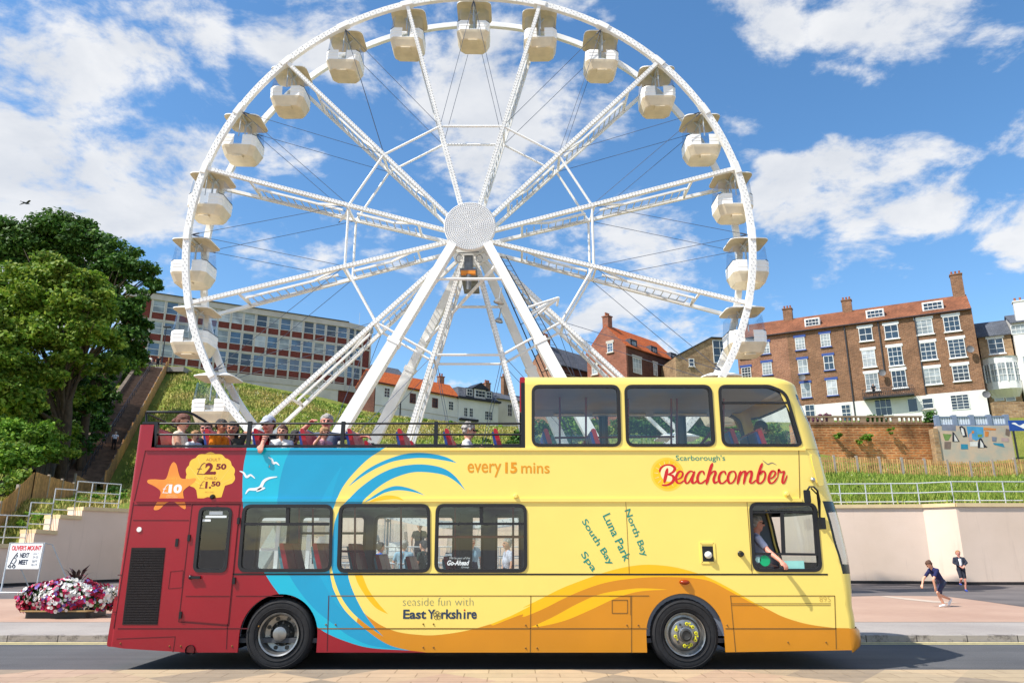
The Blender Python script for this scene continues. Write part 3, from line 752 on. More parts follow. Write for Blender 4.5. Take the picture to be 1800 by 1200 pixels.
# wheels
M_TYRE = pm('tyre_rubber', (30, 30, 32), .8, var=.25, scale=14, bump=.25, bscale=90)
M_RIM = pm('steel_rim', (150, 150, 148), .32, .75, var=.2, scale=9)
M_RIMD = pm('rim_dark', (74, 74, 72), .5, .5, var=.3, scale=12)
M_NUT = pm('yellow_nut_marker', (222, 214, 40), .45)
def bus_wheel(c, y, s, front):
    w = thing('wheel', None, None, (c[0], y, WR)); w.name = 'wheel'
    adopt(w, bus); C0 = Vector((c[0], y, WR)); D = lambda p: [(r, h * s) for r, h in p]
    mb = MB(); mb.lathe(D([(.285, .03), (.30, .0), (.33, -.012), (.395, -.02), (.44, -.012), (.462, .01), (.475, .05), (.475, .25), (.45, .29), (.3, .3)]), C0, 'y', 48)
    for i in range(36):   # tread blocks
        t = 2 * math.pi * i / 36; M = Matrix.Translation(C0) @ Matrix.Rotation(t, 4, 'Y')
        mb.box((-.028, .055 * s, .470), (.028, .24 * s, .479), 0, M)
    for r in (.345, .425): mb.lathe(D([(r - .004, -.016), (r, -.024), (r + .004, -.016)]), C0, 'y', 48)
    mb.build('tyre', M_TYRE, w, 35)
    mb = MB()
    if front: mb.lathe(D([(.288, -.0), (.282, -.022), (.268, -.014), (.255, .05), (.225, .045), (.19, .0), (.16, -.012), (.105, -.012), (.098, -.05), (.085, -.055)]), C0, 'y', 48); 
    else: mb.lathe(D([(.288, .0), (.282, -.022), (.262, -.012), (.245, .06), (.24, .16), (.16, .175), (.12, .12), (.10, .08), (.095, .03), (.07, .02), (.0, .02)]), C0, 'y', 48)
    mb.build('rim', M_RIM, w, 30)
    mb = MB()
    if front: mb.lathe(D([(.086, -.05), (.08, -.075), (.06, -.085), (.055, -.07), (.0, -.07)]), C0, 'y', 32)
    else:
        mb.lathe(D([(.17, .172), (.17, .165), (.14, .135), (.105, .10)]), C0, 'y', 32)
        for i in range(8):
            t = 2 * math.pi * (i + .5) / 8; mb.lathe(D([(.0, .150), (.028, .150), (.028, .165)]), C0 + Vector((.205 * math.cos(t), 0, .205 * math.sin(t))), 'y', 10)
    mb.build('hub', M_RIMD, w, 40)
    mb = MB()
    for i in range(10):
        t = 2 * math.pi * i / 10 + .15; r = .145; h = -.012 if front else .12
        q = C0 + Vector((r * math.cos(t), h * s, r * math.sin(t)))
        mb.lathe(D([(.0, -.035), (.014, -.035), (.017, 0)]), q, 'y', 8)
        if front and i not in (3, 6):
            q2 = q + Vector((0, -.02 * s, 0)); mn = MB(); mn.lathe(D([(.012, -.022), (.024, -.02), (.024, .0)]), q2, 'y', 10)
            tt = t + (math.pi / 2 if i % 2 else -math.pi / 2) + .35
            mn.bar(q2 + Vector((0, -.012 * s, 0)), q2 + Vector((.055 * math.cos(tt), -.012 * s, .055 * math.sin(tt))), .018, .008, 0, (0, 1, 0)); mn.build('nut_marker', M_NUT, w)
    mb.build('wheel_nuts', M_RIMD, w, 40)
    return w
for i, c in enumerate(wheel_c):
    bus_wheel(c, Y0 + .03, 1, i == 0); bus_wheel(c, Y1 - .03, -1, i == 0)
    mb = MB(); mb.tube([(c[0], Y0 + .3, WR), (c[0], Y1 - .3, WR)], .1, 12); mb.build('axle', M_BLK, bus)
# driver's window details, mirror, front nearside details
dw = window(DRVWIN, 'near', [hbar((1320, 900), (1438, 899), .025), hbar((1325, 972.5), (1442, 974), .035), hbar((1375, 900), (1378, 974)), hbar((1432, 900), (1437, 973))], glassm('cab_glass', (.80, .88, .86), .9), 'cab_window')
# the left sliding half stands open: only the fixed panes carry glass
for ch in list(dw.children):
    bpy.data.objects.remove(ch)
for q in ([(1379, 902), (1431, 902), (1436, 971), (1380, 971)], [(1322, 886), (1432, 886), (1435, 897), (1320, 897)], [(1326, 976), (1441, 977), (1441, 1001), (1329, 1001)]):
    mg = MB(); pl = bpoly(q); mg.add([(p[0], Y0 + .02, p[1]) for p in pl], [(0, 1, 2, 3)]); mg.build('pane', MATS['cab_glass'], dw)
mb = MB(); a = bx(1345, 985); mb.lathe([(0, -.001), (.075, -.001), (.075, .002)], (a[0], Y0 + .012, a[1]), 'y', 24)
a = bx(1345.5, 986); mb.build('round_sticker', pm('green_sticker', (0, 170, 110), .5), dw)
a = bx(1333, 983); mb = MB(); mb.lathe([(0, -.001), (.04, -.001), (.04, .002)], (a[0], Y0 + .012, a[1]), 'y', 20); mb.build('round_sticker', pm('pale_sticker', (160, 205, 200), .5), dw)
a, b = bx(1379, 985), bx(1415, 1001); mb = MB(); mb.box((a[0], Y0 + .01, b[1]), (b[0], Y0 + .014, a[1])); mb.build('notice', pm('pale_green_paper', (150, 214, 206), .6), dw)
mb = MB(); mr = [U(1437, 862, 10.75), U(1430, 855, 10.7), U(1423, 855, 10.72), U(1419, 862, 10.75)]
mb.tube([U(1441, 905, 10.98), U(1437, 870, 10.85)] + mr, .014, 8); mb.tube([U(1436, 868, 10.85), U(1426, 858, 10.72)], .011, 8); mb.tube([U(1441, 925, 10.98), U(1441, 880, 10.9), U(1437, 862, 10.8)], .014, 8)
mir = mb.build('mirror_arm', M_BLK, bus, 40)
a = U(1419, 872, 10.72); mb = MB(); mb.prism(round_poly([(-.045, -.09), (.045, -.09), (.045, .09), (-.045, .09)], .03), lambda p, q, d: a + Vector((p * .5 + d, d * .2, q)), -.03, .03); mb.build('mirror', M_BLK, mir)
a = U(1442, 912, 10.8); mb = MB(); mb.tube([U(1442, 915, 10.99), a], .02, 8); mb.box((a.x - .03, a.y - .1, a.z - .14), (a.x + .03, a.y + .05, a.z + .02)); mb.build('camera_arm', M_BLK, bus)
mb = MB(); a, b = U(1428, 795, 11.0), U(1457, 850, 11.0)
pod = round_poly(bpoly([(1425, 798), (1439, 798), (1449, 838), (1449, 852), (1438, 855), (1428, 815)]), .04, 5)
mb.prism(pod, lambda p, q, d: Vector((p, d + max(0, (p - xs_(q))) * .35, q)), Y0 - .025, Y0 + .2); mb.build('mirror_pod', M_YEL, bus, 35)
a = bx(1427.5, 843); mb = MB(); mb.ball((a[0], Y0 - .03, a[1]), .035); mb.build('side_lamp', M_ALU, bus, 60)

# ------------------------------------------------------------------ seats, poles, cab furniture
M_SRED = pm('red_seat_vinyl', (176, 22, 40), .38, var=.1, scale=8)
M_SBLU = pm('blue_seat_shell', (34, 62, 138), .35, var=.08)
M_SPAT = pm('teal_moquette', (96, 160, 170), .85, var=.2, scale=25)
M_SYEL = pm('yellow_grab_handle', (232, 190, 40), .4)
def seat_mesh(parent, x, y, z, w, low=False):
    prof_r = catmull([(.0, .42), (-.03, .55), (-.10, .80), (-.16, 1.0), (-.185, 1.07), (-.225, 1.08), (-.235, 1.04), (-.17, .80), (-.10, .55), (-.08, .42)], 4)
    prof_b = catmull([(-.08, .40), (-.10, .55), (-.17, .80), (-.232, 1.02), (-.262, 1.0), (-.20, .75), (-.13, .5), (-.12, .40)], 4)
    mb = MB(); fn = lambda a, b, d: Vector((x + a, y + d, z + b))
    mb.prism(prof_r, fn, -w / 2, w / 2)
    cush = round_poly([(-.08, .36), (.40, .40), (.42, .46), (-.02, .44)], .03, 3); mb.prism(cush, fn, -w / 2, w / 2)
    mb.prism([(.0, .0), (.08, .0), (.12, .38), (-.06, .38)], fn, -.05, .05)
    s = mb.build('seat', M_SRED, parent, 40)
    mb = MB(); mb.prism(prof_b, fn, -w / 2 + .02, w / 2 - .02); mb.build('seat_shell', M_SPAT if low else M_SBLU, s, 40)
    mb = MB(); mb.tube([Vector((x - .16, y + w / 2 - .03, z + .62)), Vector((x - .24, y + w / 2 - .02, z + .74)), Vector((x - .23, y + w / 2 - .03, z + .9))], .02, 6); mb.build('grab_handle', M_SYEL, s, 60)
    return s
seat0 = seat_mesh(bus, 0, 0, 0, .43)
SEATX = [bx(px, 760)[0] + .17 for px in (272, 361, 448, 531, 615, 704, 788, 875, 965, 1050, 1296, 1345)]
first = True
def put_seat(src, x, y, z):
    global first
    if src.location.length == 0 and first and src is seat0:
        pass
    c = src.copy(); COL.objects.link(c)
    c.matrix_parent_inverse = Matrix.Translation((x, y, z)) @ src.matrix_parent_inverse if False else src.matrix_parent_inverse.copy()
    c.location = (x, y, z)
    for ch in src.children:
        d = ch.copy(); COL.objects.link(d); d.parent = c
    return c
for x in SEATX:
    for y in (11.34, 11.79, 12.66, 13.11): put_seat(seat0, x * 1.0, y, ZD - .05)
seatL = seat_mesh(bus, 0, 0, 0, .43, True)
for px, zf, ys in ((497, .62, (11.34, 11.79)), (523, .62, (12.66, 13.11)), (556, .62, (11.34, 11.79)), (585, .62, (12.66, 13.11)), (640, .45, (12.66, 13.11)), (700, .42, (12.66, 13.11)), (775, .42, (12.66, 13.11))):
    for y in ys: put_seat(seatL, bx(px, 960)[0] + .15, y, zf)
for s_ in (seat0, seatL):
    for ch in list(s_.children): bpy.data.objects.remove(ch)
    bpy.data.objects.remove(s_)
def pole(a, b, r=.017): mb = MB(); mb.tube([a, b], r, 8); return mb.build('grab_pole', M_POLE, bus, 60)
for px in (984, 1030): pole(U(px, 684, 11.9), U(px, 784, 11.9))
for px in (1104, 1180, 1190, 1272): pole(U(px, 684, 12.0), U(px, 786, 12.0))
pole(U(975, 769, 12.1), U(1095, 768, 12.1)); pole(U(1104, 768, 12.1), U(1185, 767, 12.1)); pole(U(1228, 785, 12.2), U(1252, 757, 12.2), .022); pole(U(1268, 753, 12.2), U(1300, 755, 12.2))
for px in (526, 550): pole(U(px, 893, 12.1), U(px, 990, 12.1))
for px in (624, 705): pole(U(px, 892, 12.1), U(px, 1000, 12.1))
pole(U(800, 892, 12.2), U(800, 1003, 12.2)); pole(U(902, 892, 12.2), U(902, 1003, 12.2)); pole(U(770, 943, 11.6), U(922, 943, 11.6), .02); pole(U(594, 968, 12.2), U(640, 969, 12.2))
# blue cove panel at the foot of the upper windows, cab bulkhead, staircase housing, doors
mb = MB(); mb.box((X_REAR_UP + .5, 12.0, ZD + .02), (2.9, 12.04, ZD + .80)); mb.build('stair_panel', pm('navy_panel', (40, 62, 104), .5), bus)
mb = MB(); a = bx(945, 990)[0]; b = bx(1290, 990)[0]; mb.box((a + .05, Y0 + .09, .45), (b, Y0 + .9, 2.2)); mb.build('staircase_housing', M_LIN, bus)
M_DOOR = pm('dark_door_panel', (34, 44, 52), .45, var=.1)
dd = MB(); 
for x0, x1 in ((2.75, 2.83), (3.38, 3.52), (4.07, 4.15)): dd.box((x0, Y1 - .04, .42), (x1, Y1 + .0, 2.27))
dd.box((2.83, Y1 - .04, 2.15), (4.07, Y1, 2.27)); dd.box((2.83, Y1 - .04, .42), (4.07, Y1, .60)); dr2 = dd.build('entrance_door', M_DOOR, bus)
for x0, x1 in ((2.83, 3.38), (3.52, 4.07)): mg = MB(); mg.quad((x0, Y1 - .02, .6), (x1, Y1 - .02, .6), (x1, Y1 - .02, 2.15), (x0, Y1 - .02, 2.15)); mg.build('pane', M_GLASS, dr2)
mb = MB(); a = bx(776, 990)[0]; mb.box((a + .12, 12.9, .45), (a + .34, 12.96, 2.2)); mb.build('bulkhead', M_DOOR, bus)
mb = MB(); x0 = 3.25; mb.box((x0, Y0 + .1, .5), (x0 + .04, Y0 + .95, 2.1)); mb.box((3.4, Y0 + 1.0, .5), (4.25, Y0 + 1.04, 1.35)); mb.build('cab_partition', M_DOOR, bus)
mb = MB(); mb.prism(round_poly([(4.05, .75), (4.5, .75), (4.55, 1.25), (4.35, 1.32), (4.05, 1.1)], .05), lambda a, b, d: Vector((a, d, b)), Y0 + .15, Y1 - .4); mb.build('dashboard', M_DOOR, bus)
sw = Vector((4.0, Y0 + .55, 1.27)); Ms = Matrix.Translation(sw) @ Matrix.Rotation(R(-28), 4, 'Y')
mb = MB(); mb.tube([Ms @ Vector((.23 * math.cos(t), .23 * math.sin(t), 0)) for t in [2 * math.pi * i / 28 for i in range(29)]], .016, 8, cap=False); mb.tube([Ms @ Vector((-.22, 0, 0)), Ms @ Vector((.22, 0, 0))], .014, 6); mb.tube([Ms @ Vector((0, 0, 0)), Ms @ Vector((.03, 0, -.35))], .03, 8); mb.build('steering_wheel', M_BLK, bus, 60)
mb = MB(); mb.prism(catmull([(-.05, .5), (-.10, .9), (-.17, 1.25), (-.27, 1.27), (-.25, 1.0), (-.18, .6), (-.15, .5)], 4), lambda a, b, d: Vector((3.52 + a, Y0 + .5 + d, .45 + b)), -.22, .22); mb.prism(round_poly([(-.15, .42), (.32, .45), (.34, .53), (-.1, .53)], .03), lambda a, b, d: Vector((3.52 + a, Y0 + .5 + d, .45 + b)), -.22, .22); mb.box((3.4, Y0 + .4, .42), (3.7, Y0 + .6, .9)); mb.build('driver_seat', M_SBLU, bus, 40)

# ------------------------------------------------------------------ lettering on the side of the bus
def letters(name, body, box, col, bold=0.0, shear=0.0, ang=None, depth=.003, parent=None, y=Y0, spacing=1.0, rough=.4):
    """box = photo pixels (left, top, right, bottom) of the lettering's extent; ang = reading direction in degrees (clockwise)"""
    V, Fs = text_mesh(body, bold, shear, spacing)
    lo, hi = V.min(0), V.max(0); Vn = (V - lo) / (hi - lo)
    if ang is None:
        (x0, zt), (x1, zb) = bx(box[0], box[1]), bx(box[2], box[3])
        P = [(x0 + u * (x1 - x0), zb + v * (zt - zb)) for u, v in Vn]
    else:
        cx, cy, ln, ht = box; c = Vector(bx(cx, cy)); k = (Vector(bx(cx + 50, cy)) - Vector(bx(cx - 50, cy))).x / 100
        a = R(ang); d = Vector((math.cos(a), -math.sin(a))); u = Vector((math.sin(a), math.cos(a)))
        P = [tuple(c + d * ((p[0] - .5) * ln * k) + u * ((p[1] - .5) * ht * k)) for p in Vn]
    me = MB(); me.v = [(p[0], y - depth, p[1]) for p in P]; me.f = Fs; me.m = [0] * len(Fs)
    return me.build(name, pm('ink_%d_%d_%d' % col, col, rough, var=.01), parent or bus)
TEAL = (0, 138, 120); AMB = (228, 150, 16); NAVY = (38, 58, 84); DRED = (120, 22, 34)
letters('lettering', 'every', (822, 814, 881, 838), AMB, .008); letters('lettering', '15', (888, 812, 909, 831.5), AMB, .035); letters('lettering', 'mins', (916, 813, 966, 831.5), AMB, .008)
letters('lettering', "Scarborough's", (1187.5, 799.5, 1275, 812), TEAL, .004)
letters('lettering', 'North Bay', (1117, 936, 84, 14.5), TEAL, .012, ang=70); letters('lettering', 'Luna Park', (1084.5, 943.5, 86, 14.5), TEAL, .012, ang=65.5)
letters('lettering', 'South Bay', (1049.5, 952.5, 88, 14.5), TEAL, .012, ang=58); letters('lettering', 'Spa', (1034, 987, 36, 15), TEAL, .012, ang=56)
letters('lettering', 'seaside fun with', (708.5, 1049.5, 832, 1063.5), (120, 136, 112), -.02)
letters('lettering', 'East', (709, 1070.5, 749, 1087), NAVY, .028); letters('lettering', 'Y', (752, 1070.5, 765, 1087), NAVY, .028); letters('lettering', 'rksh', (776, 1070, 811, 1087), NAVY, .028); letters('lettering', '\u0131', (815, 1075, 818, 1087), NAVY, .02); letters('lettering', 're', (821, 1074.5, 838, 1087), NAVY, .028)
a = bx(816.5, 1071.5); mb = MB(); mb.lathe([(0, -.003), (.012, -.003), (.012, -.0005)], (a[0], Y0, a[1]), 'y', 12); mb.build('red_dot', pm('red_dot', (190, 40, 30), .5), bus)
a = bx(768.5, 1080.5); mb = MB()
for i in range(5):
    t = math.pi / 2 + 2 * math.pi * i / 5; c = (a[0] + .032 * math.cos(t), a[1] + .032 * math.sin(t)); pp = [(c[0] + .024 * math.cos(q), Y0 - .003, c[1] + .024 * math.sin(q)) for q in [2 * math.pi * j / 12 for j in range(13)]]; mb.tube(pp, .0028, 5)
mb.tube([(a[0] + .01 * math.cos(q), Y0 - .003, a[1] + .01 * math.sin(q)) for q in [2 * math.pi * j / 10 for j in range(11)]], .004, 5); mb.build('rose_emblem', pm('rose_line', (70, 66, 60), .5), bus)
letters('fleet_number', '895', (1440, 1047.5, 1460, 1057), (198, 160, 66), -.02)
letters('lettering', "We're part of the", (790, 978, 826, 983.5), (190, 200, 200), 0, .25, y=Y0 + .018); letters('lettering', 'Go-Ahead', (786, 984, 825, 993), (230, 236, 236), .03, .3, y=Y0 + .018); letters('lettering', 'Group', (811, 994, 824, 999), (190, 200, 200), 0, .25, y=Y0 + .018)
# sun disc and script lettering
def zb(x, y): return bx(1120 + x / 6, 780 + y / 6)
M_SUN1 = pm('sun_outer', (252, 196, 20), .35, var=.02); M_SUN2 = pm('sun_inner', (252, 234, 176), .35)
sc = zb(318, 318); mb = MB()
for r0, mi, d in ((.212, 0, .0012),):
    mb.add([(sc[0] + r0 * math.cos(t), Y0 - d, sc[1] + r0 * math.sin(t)) for t in [2 * math.pi * i / 48 for i in range(48)]], [tuple(range(48))], mi)
for i in range(15):
    t = 2 * math.pi * i / 15 + .1; u = Vector((math.cos(t), math.sin(t))); v = Vector((-u.y, u.x))
    for s0, s1, w in ((.135, .195, .0035),):
        q = [Vector(sc) + u * s0 - v * w, Vector(sc) + u * s0 + v * w, Vector(sc) + u * s1 + v * w * .4, Vector(sc) + u * s1 - v * w * .4]
        mb.add([(p.x, Y0 - .0022, p.y) for p in q], [(0, 1, 2, 3)], 1)
c2 = zb(330, 312); mb.add([(c2[0] + .115 * math.cos(t), Y0 - .0022, c2[1] + .115 * math.sin(t)) for t in [2 * math.pi * i / 40 for i in range(40)]], [tuple(range(40))], 1)
mb.build('sun_emblem', [M_SUN1, M_SUN2], bus)
mb = MB(); mb.add([(sc[0] + .245 * math.cos(t), Y0 - .0006, sc[1] + .245 * math.sin(t)) for t in [2 * math.pi * i / 48 for i in range(48)]], [tuple(range(48))]); mb.build('sun_halo', pm('sun_halo', (250, 207, 66), .35), bus)
script = [
    ([(318, 262), (303, 330), (286, 402)], 36), ([(236, 292), (250, 252), (300, 222), (360, 224), (396, 256), (376, 296), (322, 322)], 30), ([(322, 322), (372, 334), (386, 370), (360, 410), (312, 432), (262, 432)], 32),
    ([(425, 372), (466, 350), (480, 308), (455, 286), (424, 312), (408, 362), (422, 405), (456, 410), (492, 384)], 28),
    ([(600, 300), (562, 286), (522, 322), (504, 380), (522, 414), (552, 390), (596, 304)], 26), ([(604, 292), (580, 362), (584, 408), (612, 404), (640, 372)], 30),
    ([(706, 322), (696, 290), (662, 296), (636, 350), (646, 404), (682, 410), (724, 376)], 28),
    ([(792, 206), (772, 262), (748, 350), (730, 420)], 34), ([(742, 372), (776, 312), (812, 286), (826, 308), (806, 370), (818, 410), (850, 392)], 28),
    ([(932, 322), (922, 290), (886, 300), (862, 352), (872, 405), (908, 410), (948, 372)], 28),
    ([(1012, 286), (976, 302), (956, 360), (972, 410), (1010, 400), (1040, 342), (1030, 296), (1010, 286)], 28),
    ([(1090, 290), (1076, 342), (1058, 418)], 32), ([(1070, 366), (1106, 300), (1138, 290), (1138, 340), (1122, 418)], 28), ([(1134, 362), (1168, 300), (1202, 288), (1204, 336), (1190, 396), (1214, 410), (1250, 380)], 28),
    ([(1318, 206), (1296, 262), (1272, 348), (1272, 404), (1306, 410), (1340, 370), (1350, 312), (1326, 286), (1288, 324)], 30),
    ([(1398, 368), (1440, 342), (1456, 300), (1430, 283), (1402, 312), (1386, 370), (1402, 410), (1440, 402), (1480, 350)], 28),
    ([(1482, 345), (1492, 268), (1510, 298), (1548, 290), (1536, 350), (1530, 402), (1550, 408), (1580, 330)], 24),
]
mb = MB()
dk = 0
for path, w in script:
    P = catmull(path, 8); L = []; Rr = []; n = len(P); dk += 1
    for i, p in enumerate(P):
        a = P[max(i - 1, 0)]; b = P[min(i + 1, n - 1)]; d = Vector((b[0] - a[0], b[1] - a[1]))
        d = d.normalized() if d.length > 1e-6 else Vector((1, 0))
        down = abs(d.y) if d.y > 0 else abs(d.y) * .45
        ww = w * (.50 + .5 * max(down, .15)) * .5
        e = min(1, .55 + .45 * min(i, n - 1 - i) / 4); ww *= e
        nn = Vector((-d.y, d.x)); L.append(zb(p[0] + nn.x * ww, p[1] + nn.y * ww)); Rr.append(zb(p[0] - nn.x * ww, p[1] - nn.y * ww))
    yy = Y0 - .003 - dk * .00012
    vs = [(p[0], yy, p[1]) for p in L] + [(p[0], yy, p[1]) for p in Rr]
    mb.add(vs, [(i, i + 1, n + i + 1, n + i) for i in range(n - 1)])
    for end in (0, n - 1):
        c = zb(*P[end]); r = (Vector(L[end]) - Vector(Rr[end])).length / 2
        mb.add([(c[0] + r * math.cos(t), yy - .00006, c[1] + r * math.sin(t)) for t in [2 * math.pi * i / 12 for i in range(12)]], [tuple(range(12))])
mb.build('script_lettering', pm('script_red', (206, 26, 30), .35, var=.02), bus)
def bird_decal(pts, closed_w, col, name='painted_gull'):
    mb = MB(); P = catmull(pts, 6); n = len(P); L = []; Rr = []
    for i, p in enumerate(P):
        a = P[max(i - 1, 0)]; b = P[min(i + 1, n - 1)]; d = Vector((b[0] - a[0], b[1] - a[1])).normalized(); t = i / (n - 1)
        w = closed_w * (.15 + .85 * math.sin(math.pi * t) ** .7) * .5; nn = Vector((-d.y, d.x))
        L.append(bx(p[0] + nn.x * w, p[1] + nn.y * w)); Rr.append(bx(p[0] - nn.x * w, p[1] - nn.y * w))
    mb.add([(p[0], Y0 - .003, p[1]) for p in L] + [(p[0], Y0 - .003, p[1]) for p in Rr], [(i, i + 1, n + i + 1, n + i) for i in range(n - 1)])
    return mb.build(name, pm('ink_%d_%d_%d' % col, col, .4, var=.01), bus)
zc = lambda p: [(240 + x / 6.43, 780 + y / 6.43) for x, y in p]
WH = (238, 242, 242)
bird_decal(zc([(1490, 150), (1530, 175), (1545, 215), (1580, 212), (1615, 243)]), 4, WH); bird_decal(zc([(1165, 305), (1210, 325), (1245, 372), (1290, 350), (1340, 390)]), 4, WH)
bird_decal(zc([(1232, 565), (1270, 515), (1340, 510), (1400, 490), (1440, 420), (1500, 385), (1592, 370)]), 5.5, WH); bird_decal(zc([(1355, 535), (1400, 510), (1455, 495)]), 5, WH)
bird_decal([(1340, 808), (1346, 813), (1350, 815.5), (1357, 813), (1365, 817)], 1.6, (120, 110, 112))
# scallop shell and starfish
def disc(pts, d, mat, name):
    P = [bx(*p) for p in pts]; mb = MB(); tri = geometry.tessellate_polygon([[Vector((a, b, 0)) for a, b in P]])
    mb.add([(a, Y0 - d, b) for a, b in P], [tuple(t) for t in tri]); return mb.build(name, mat, bus)
sh = []
for i in range(10):
    t0 = R(205 - 230 * i / 9 - 0); 
    sh.append((835 + 268 * math.cos(t0), 345 - 238 * math.sin(t0)))
scal = []
for i in range(len(sh) - 1):
    a, b = Vector(sh[i]), Vector(sh[i + 1]); m_ = (a + b) / 2; o = (m_ - Vector((835, 345))).normalized() * 22
    for j in range(6): t = j / 6; scal.append(tuple(a.lerp(b, t) + o * math.sin(math.pi * t)))
scal += [sh[-1], (1000, 470), (985, 520), (960, 600), (900, 608), (860, 600), (800, 598), (760, 612), (690, 612), (676, 520), (650, 490), (605, 475)]
disc(zc(scal), .0012, pm('shell_yellow', (250, 200, 70), .4, var=.03, scale=5), 'shell_emblem')
mb = MB()
for i in range(7):
    t = R(190 - 200 * i / 6); a = Vector((835 + 100 * math.cos(t) * 1.2, 440 - 60 * math.sin(t))); b = Vector((835 + 255 * math.cos(t), 345 - 225 * math.sin(t)))
    A, B = bx(*zc([tuple(a)])[0]), bx(*zc([tuple(b)])[0]); mb.bar((A[0], Y0 - .0014, A[1]), (B[0], Y0 - .0014, B[1]), .006, .001, 0, (0, 1, 0))
mb.build('shell_rib_lines', pm('shell_line', (252, 214, 110), .4), bus)
st = catmull([(425, 205), (455, 240), (480, 340), (510, 388), (600, 392), (655, 385), (672, 400), (640, 440), (540, 515), (528, 570), (556, 690), (548, 735), (500, 710), (430, 655), (385, 650), (330, 670), (260, 735), (205, 745), (200, 715), (262, 600), (268, 530), (200, 475), (130, 440), (130, 405), (200, 398), (310, 402), (345, 370), (375, 270), (400, 220)], 5, True)
disc(zc(st), .0022, pm('starfish_orange', (244, 128, 52), .4, var2=(250, 168, 62), scale=1.6), 'starfish_emblem')
zl = lambda x0, y0, x1, y1: (240 + x0 / 6.43, 780 + y0 / 6.43, 240 + x1 / 6.43, 780 + y1 / 6.43)
for body, b, col, bold in (('ADULT', (790, 160, 945, 192), (150, 92, 50), -.01), ('\u00a3', (695, 212, 778, 346), (120, 70, 50), -.025), ('2.', (782, 212, 898, 346), DRED, .05), ('50', (902, 222, 1012, 288), DRED, .04), ('CHILD', (770, 372, 905, 402), (150, 92, 50), -.01), ('\u00a3', (718, 418, 770, 504), (160, 100, 60), -.025), ('1.', (782, 424, 842, 502), DRED, .05), ('50', (850, 420, 945, 478), DRED, .04),
                           ('ALL DAY', (775, 535, 880, 550), (190, 130, 60), -.01)):
    letters('lettering', body, zl(*b), col, bold)
for body, b, col, bold in (('FAMILY', (345, 380, 465, 408), (246, 190, 70), 0), ('DAY', (375, 418, 440, 444), (246, 190, 70), 0), ('\u00a3', (305, 455, 365, 556), (240, 236, 230), -.02), ('10', (370, 455, 508, 556), (244, 242, 238), .06), ('2 ADULTS +', (345, 570, 452, 586), (250, 214, 150), 0), ('3 CHILDREN', (335, 592, 462, 608), (250, 214, 150), 0)):
    letters('lettering', body, zl(*b), col, bold, depth=.0035)
# ------------------------------------------------------------------ the big wheel
WC = Vector((-1.67, 27.0, 13.68)); WRD = 11.13; YF, YB = 27.0, 28.75
M_WST = pm('wheel_white_paint', (238, 236, 230), .38, var=.05, scale=1.5)
M_BULB = pm('unlit_bulb_glass', (186, 188, 192), .2, .2, var=.2, scale=40)
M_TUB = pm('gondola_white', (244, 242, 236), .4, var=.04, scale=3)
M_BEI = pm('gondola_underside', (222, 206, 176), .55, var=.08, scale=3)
M_SCR = glassm('clear_screen', (.86, .89, .92), .8, 1.42)
M_WIRE = pm('steel_cable', (84, 92, 108), .4, .4, var=.1)
M_DARK = pm('dark_steel', (52, 55, 60), .5, .3, var=.2)
wheel = thing('ferris_wheel', 'white ferris wheel with closed gondolas towering behind the yellow bus', 'ferris wheel', (WC.x, 27.9, 0.1))
def wp(a, r, y): return Vector((WC.x + r * math.sin(a), y, WC.z + r * math.cos(a)))
def ring_beam(name, y, bulbs):
    mb = MB(); n = 144; w, h = .19, .24
    for i in range(n):
        a = 2 * math.pi * i / n
        for r, yy in ((WRD - h / 2, y - w / 2), (WRD + h / 2, y - w / 2), (WRD + h / 2, y + w / 2), (WRD - h / 2, y + w / 2)): mb.v.append(tuple(wp(a, r, yy)))
    for i in range(n):
        j = (i + 1) % n
        for k in range(4): l = (k + 1) % 4; mb.f.append((i * 4 + k, i * 4 + l, j * 4 + l, j * 4 + k)); mb.m.append(0)
    o = mb.build(name, M_WST, wheel, 25)
    for i in range(24):
        a = R(15 * i); t = Vector((math.cos(a), 0, -math.sin(a))); p = wp(a, WRD, y); mb = MB()
        mb.bar(p - t * .25, p + t * .25, w + .04, h + .05, 0, (0, 1, 0)); mb.build('ring_joint', M_WST, o)
    if bulbs:
        mb = MB()
        for i in range(520):
            a = 2 * math.pi * i / 520
            for k, r in enumerate((WRD - .07, WRD, WRD + .07)):
                if (i + k) % 2: continue
                c = wp(a, r, y - w / 2 - .004); mb.add([c + Vector((.021 * math.cos(q), 0, .021 * math.sin(q))) for q in [2 * math.pi * j / 6 for j in range(6)]] + [c + Vector((0, -.02, 0))], [(j, (j + 1) % 6, 6) for j in range(6)])
        tag(mb.build('ring_bulbs', M_BULB, o), kind='stuff')
ring_beam('front_ring', YF, True); ring_beam('back_ring', YB, False)
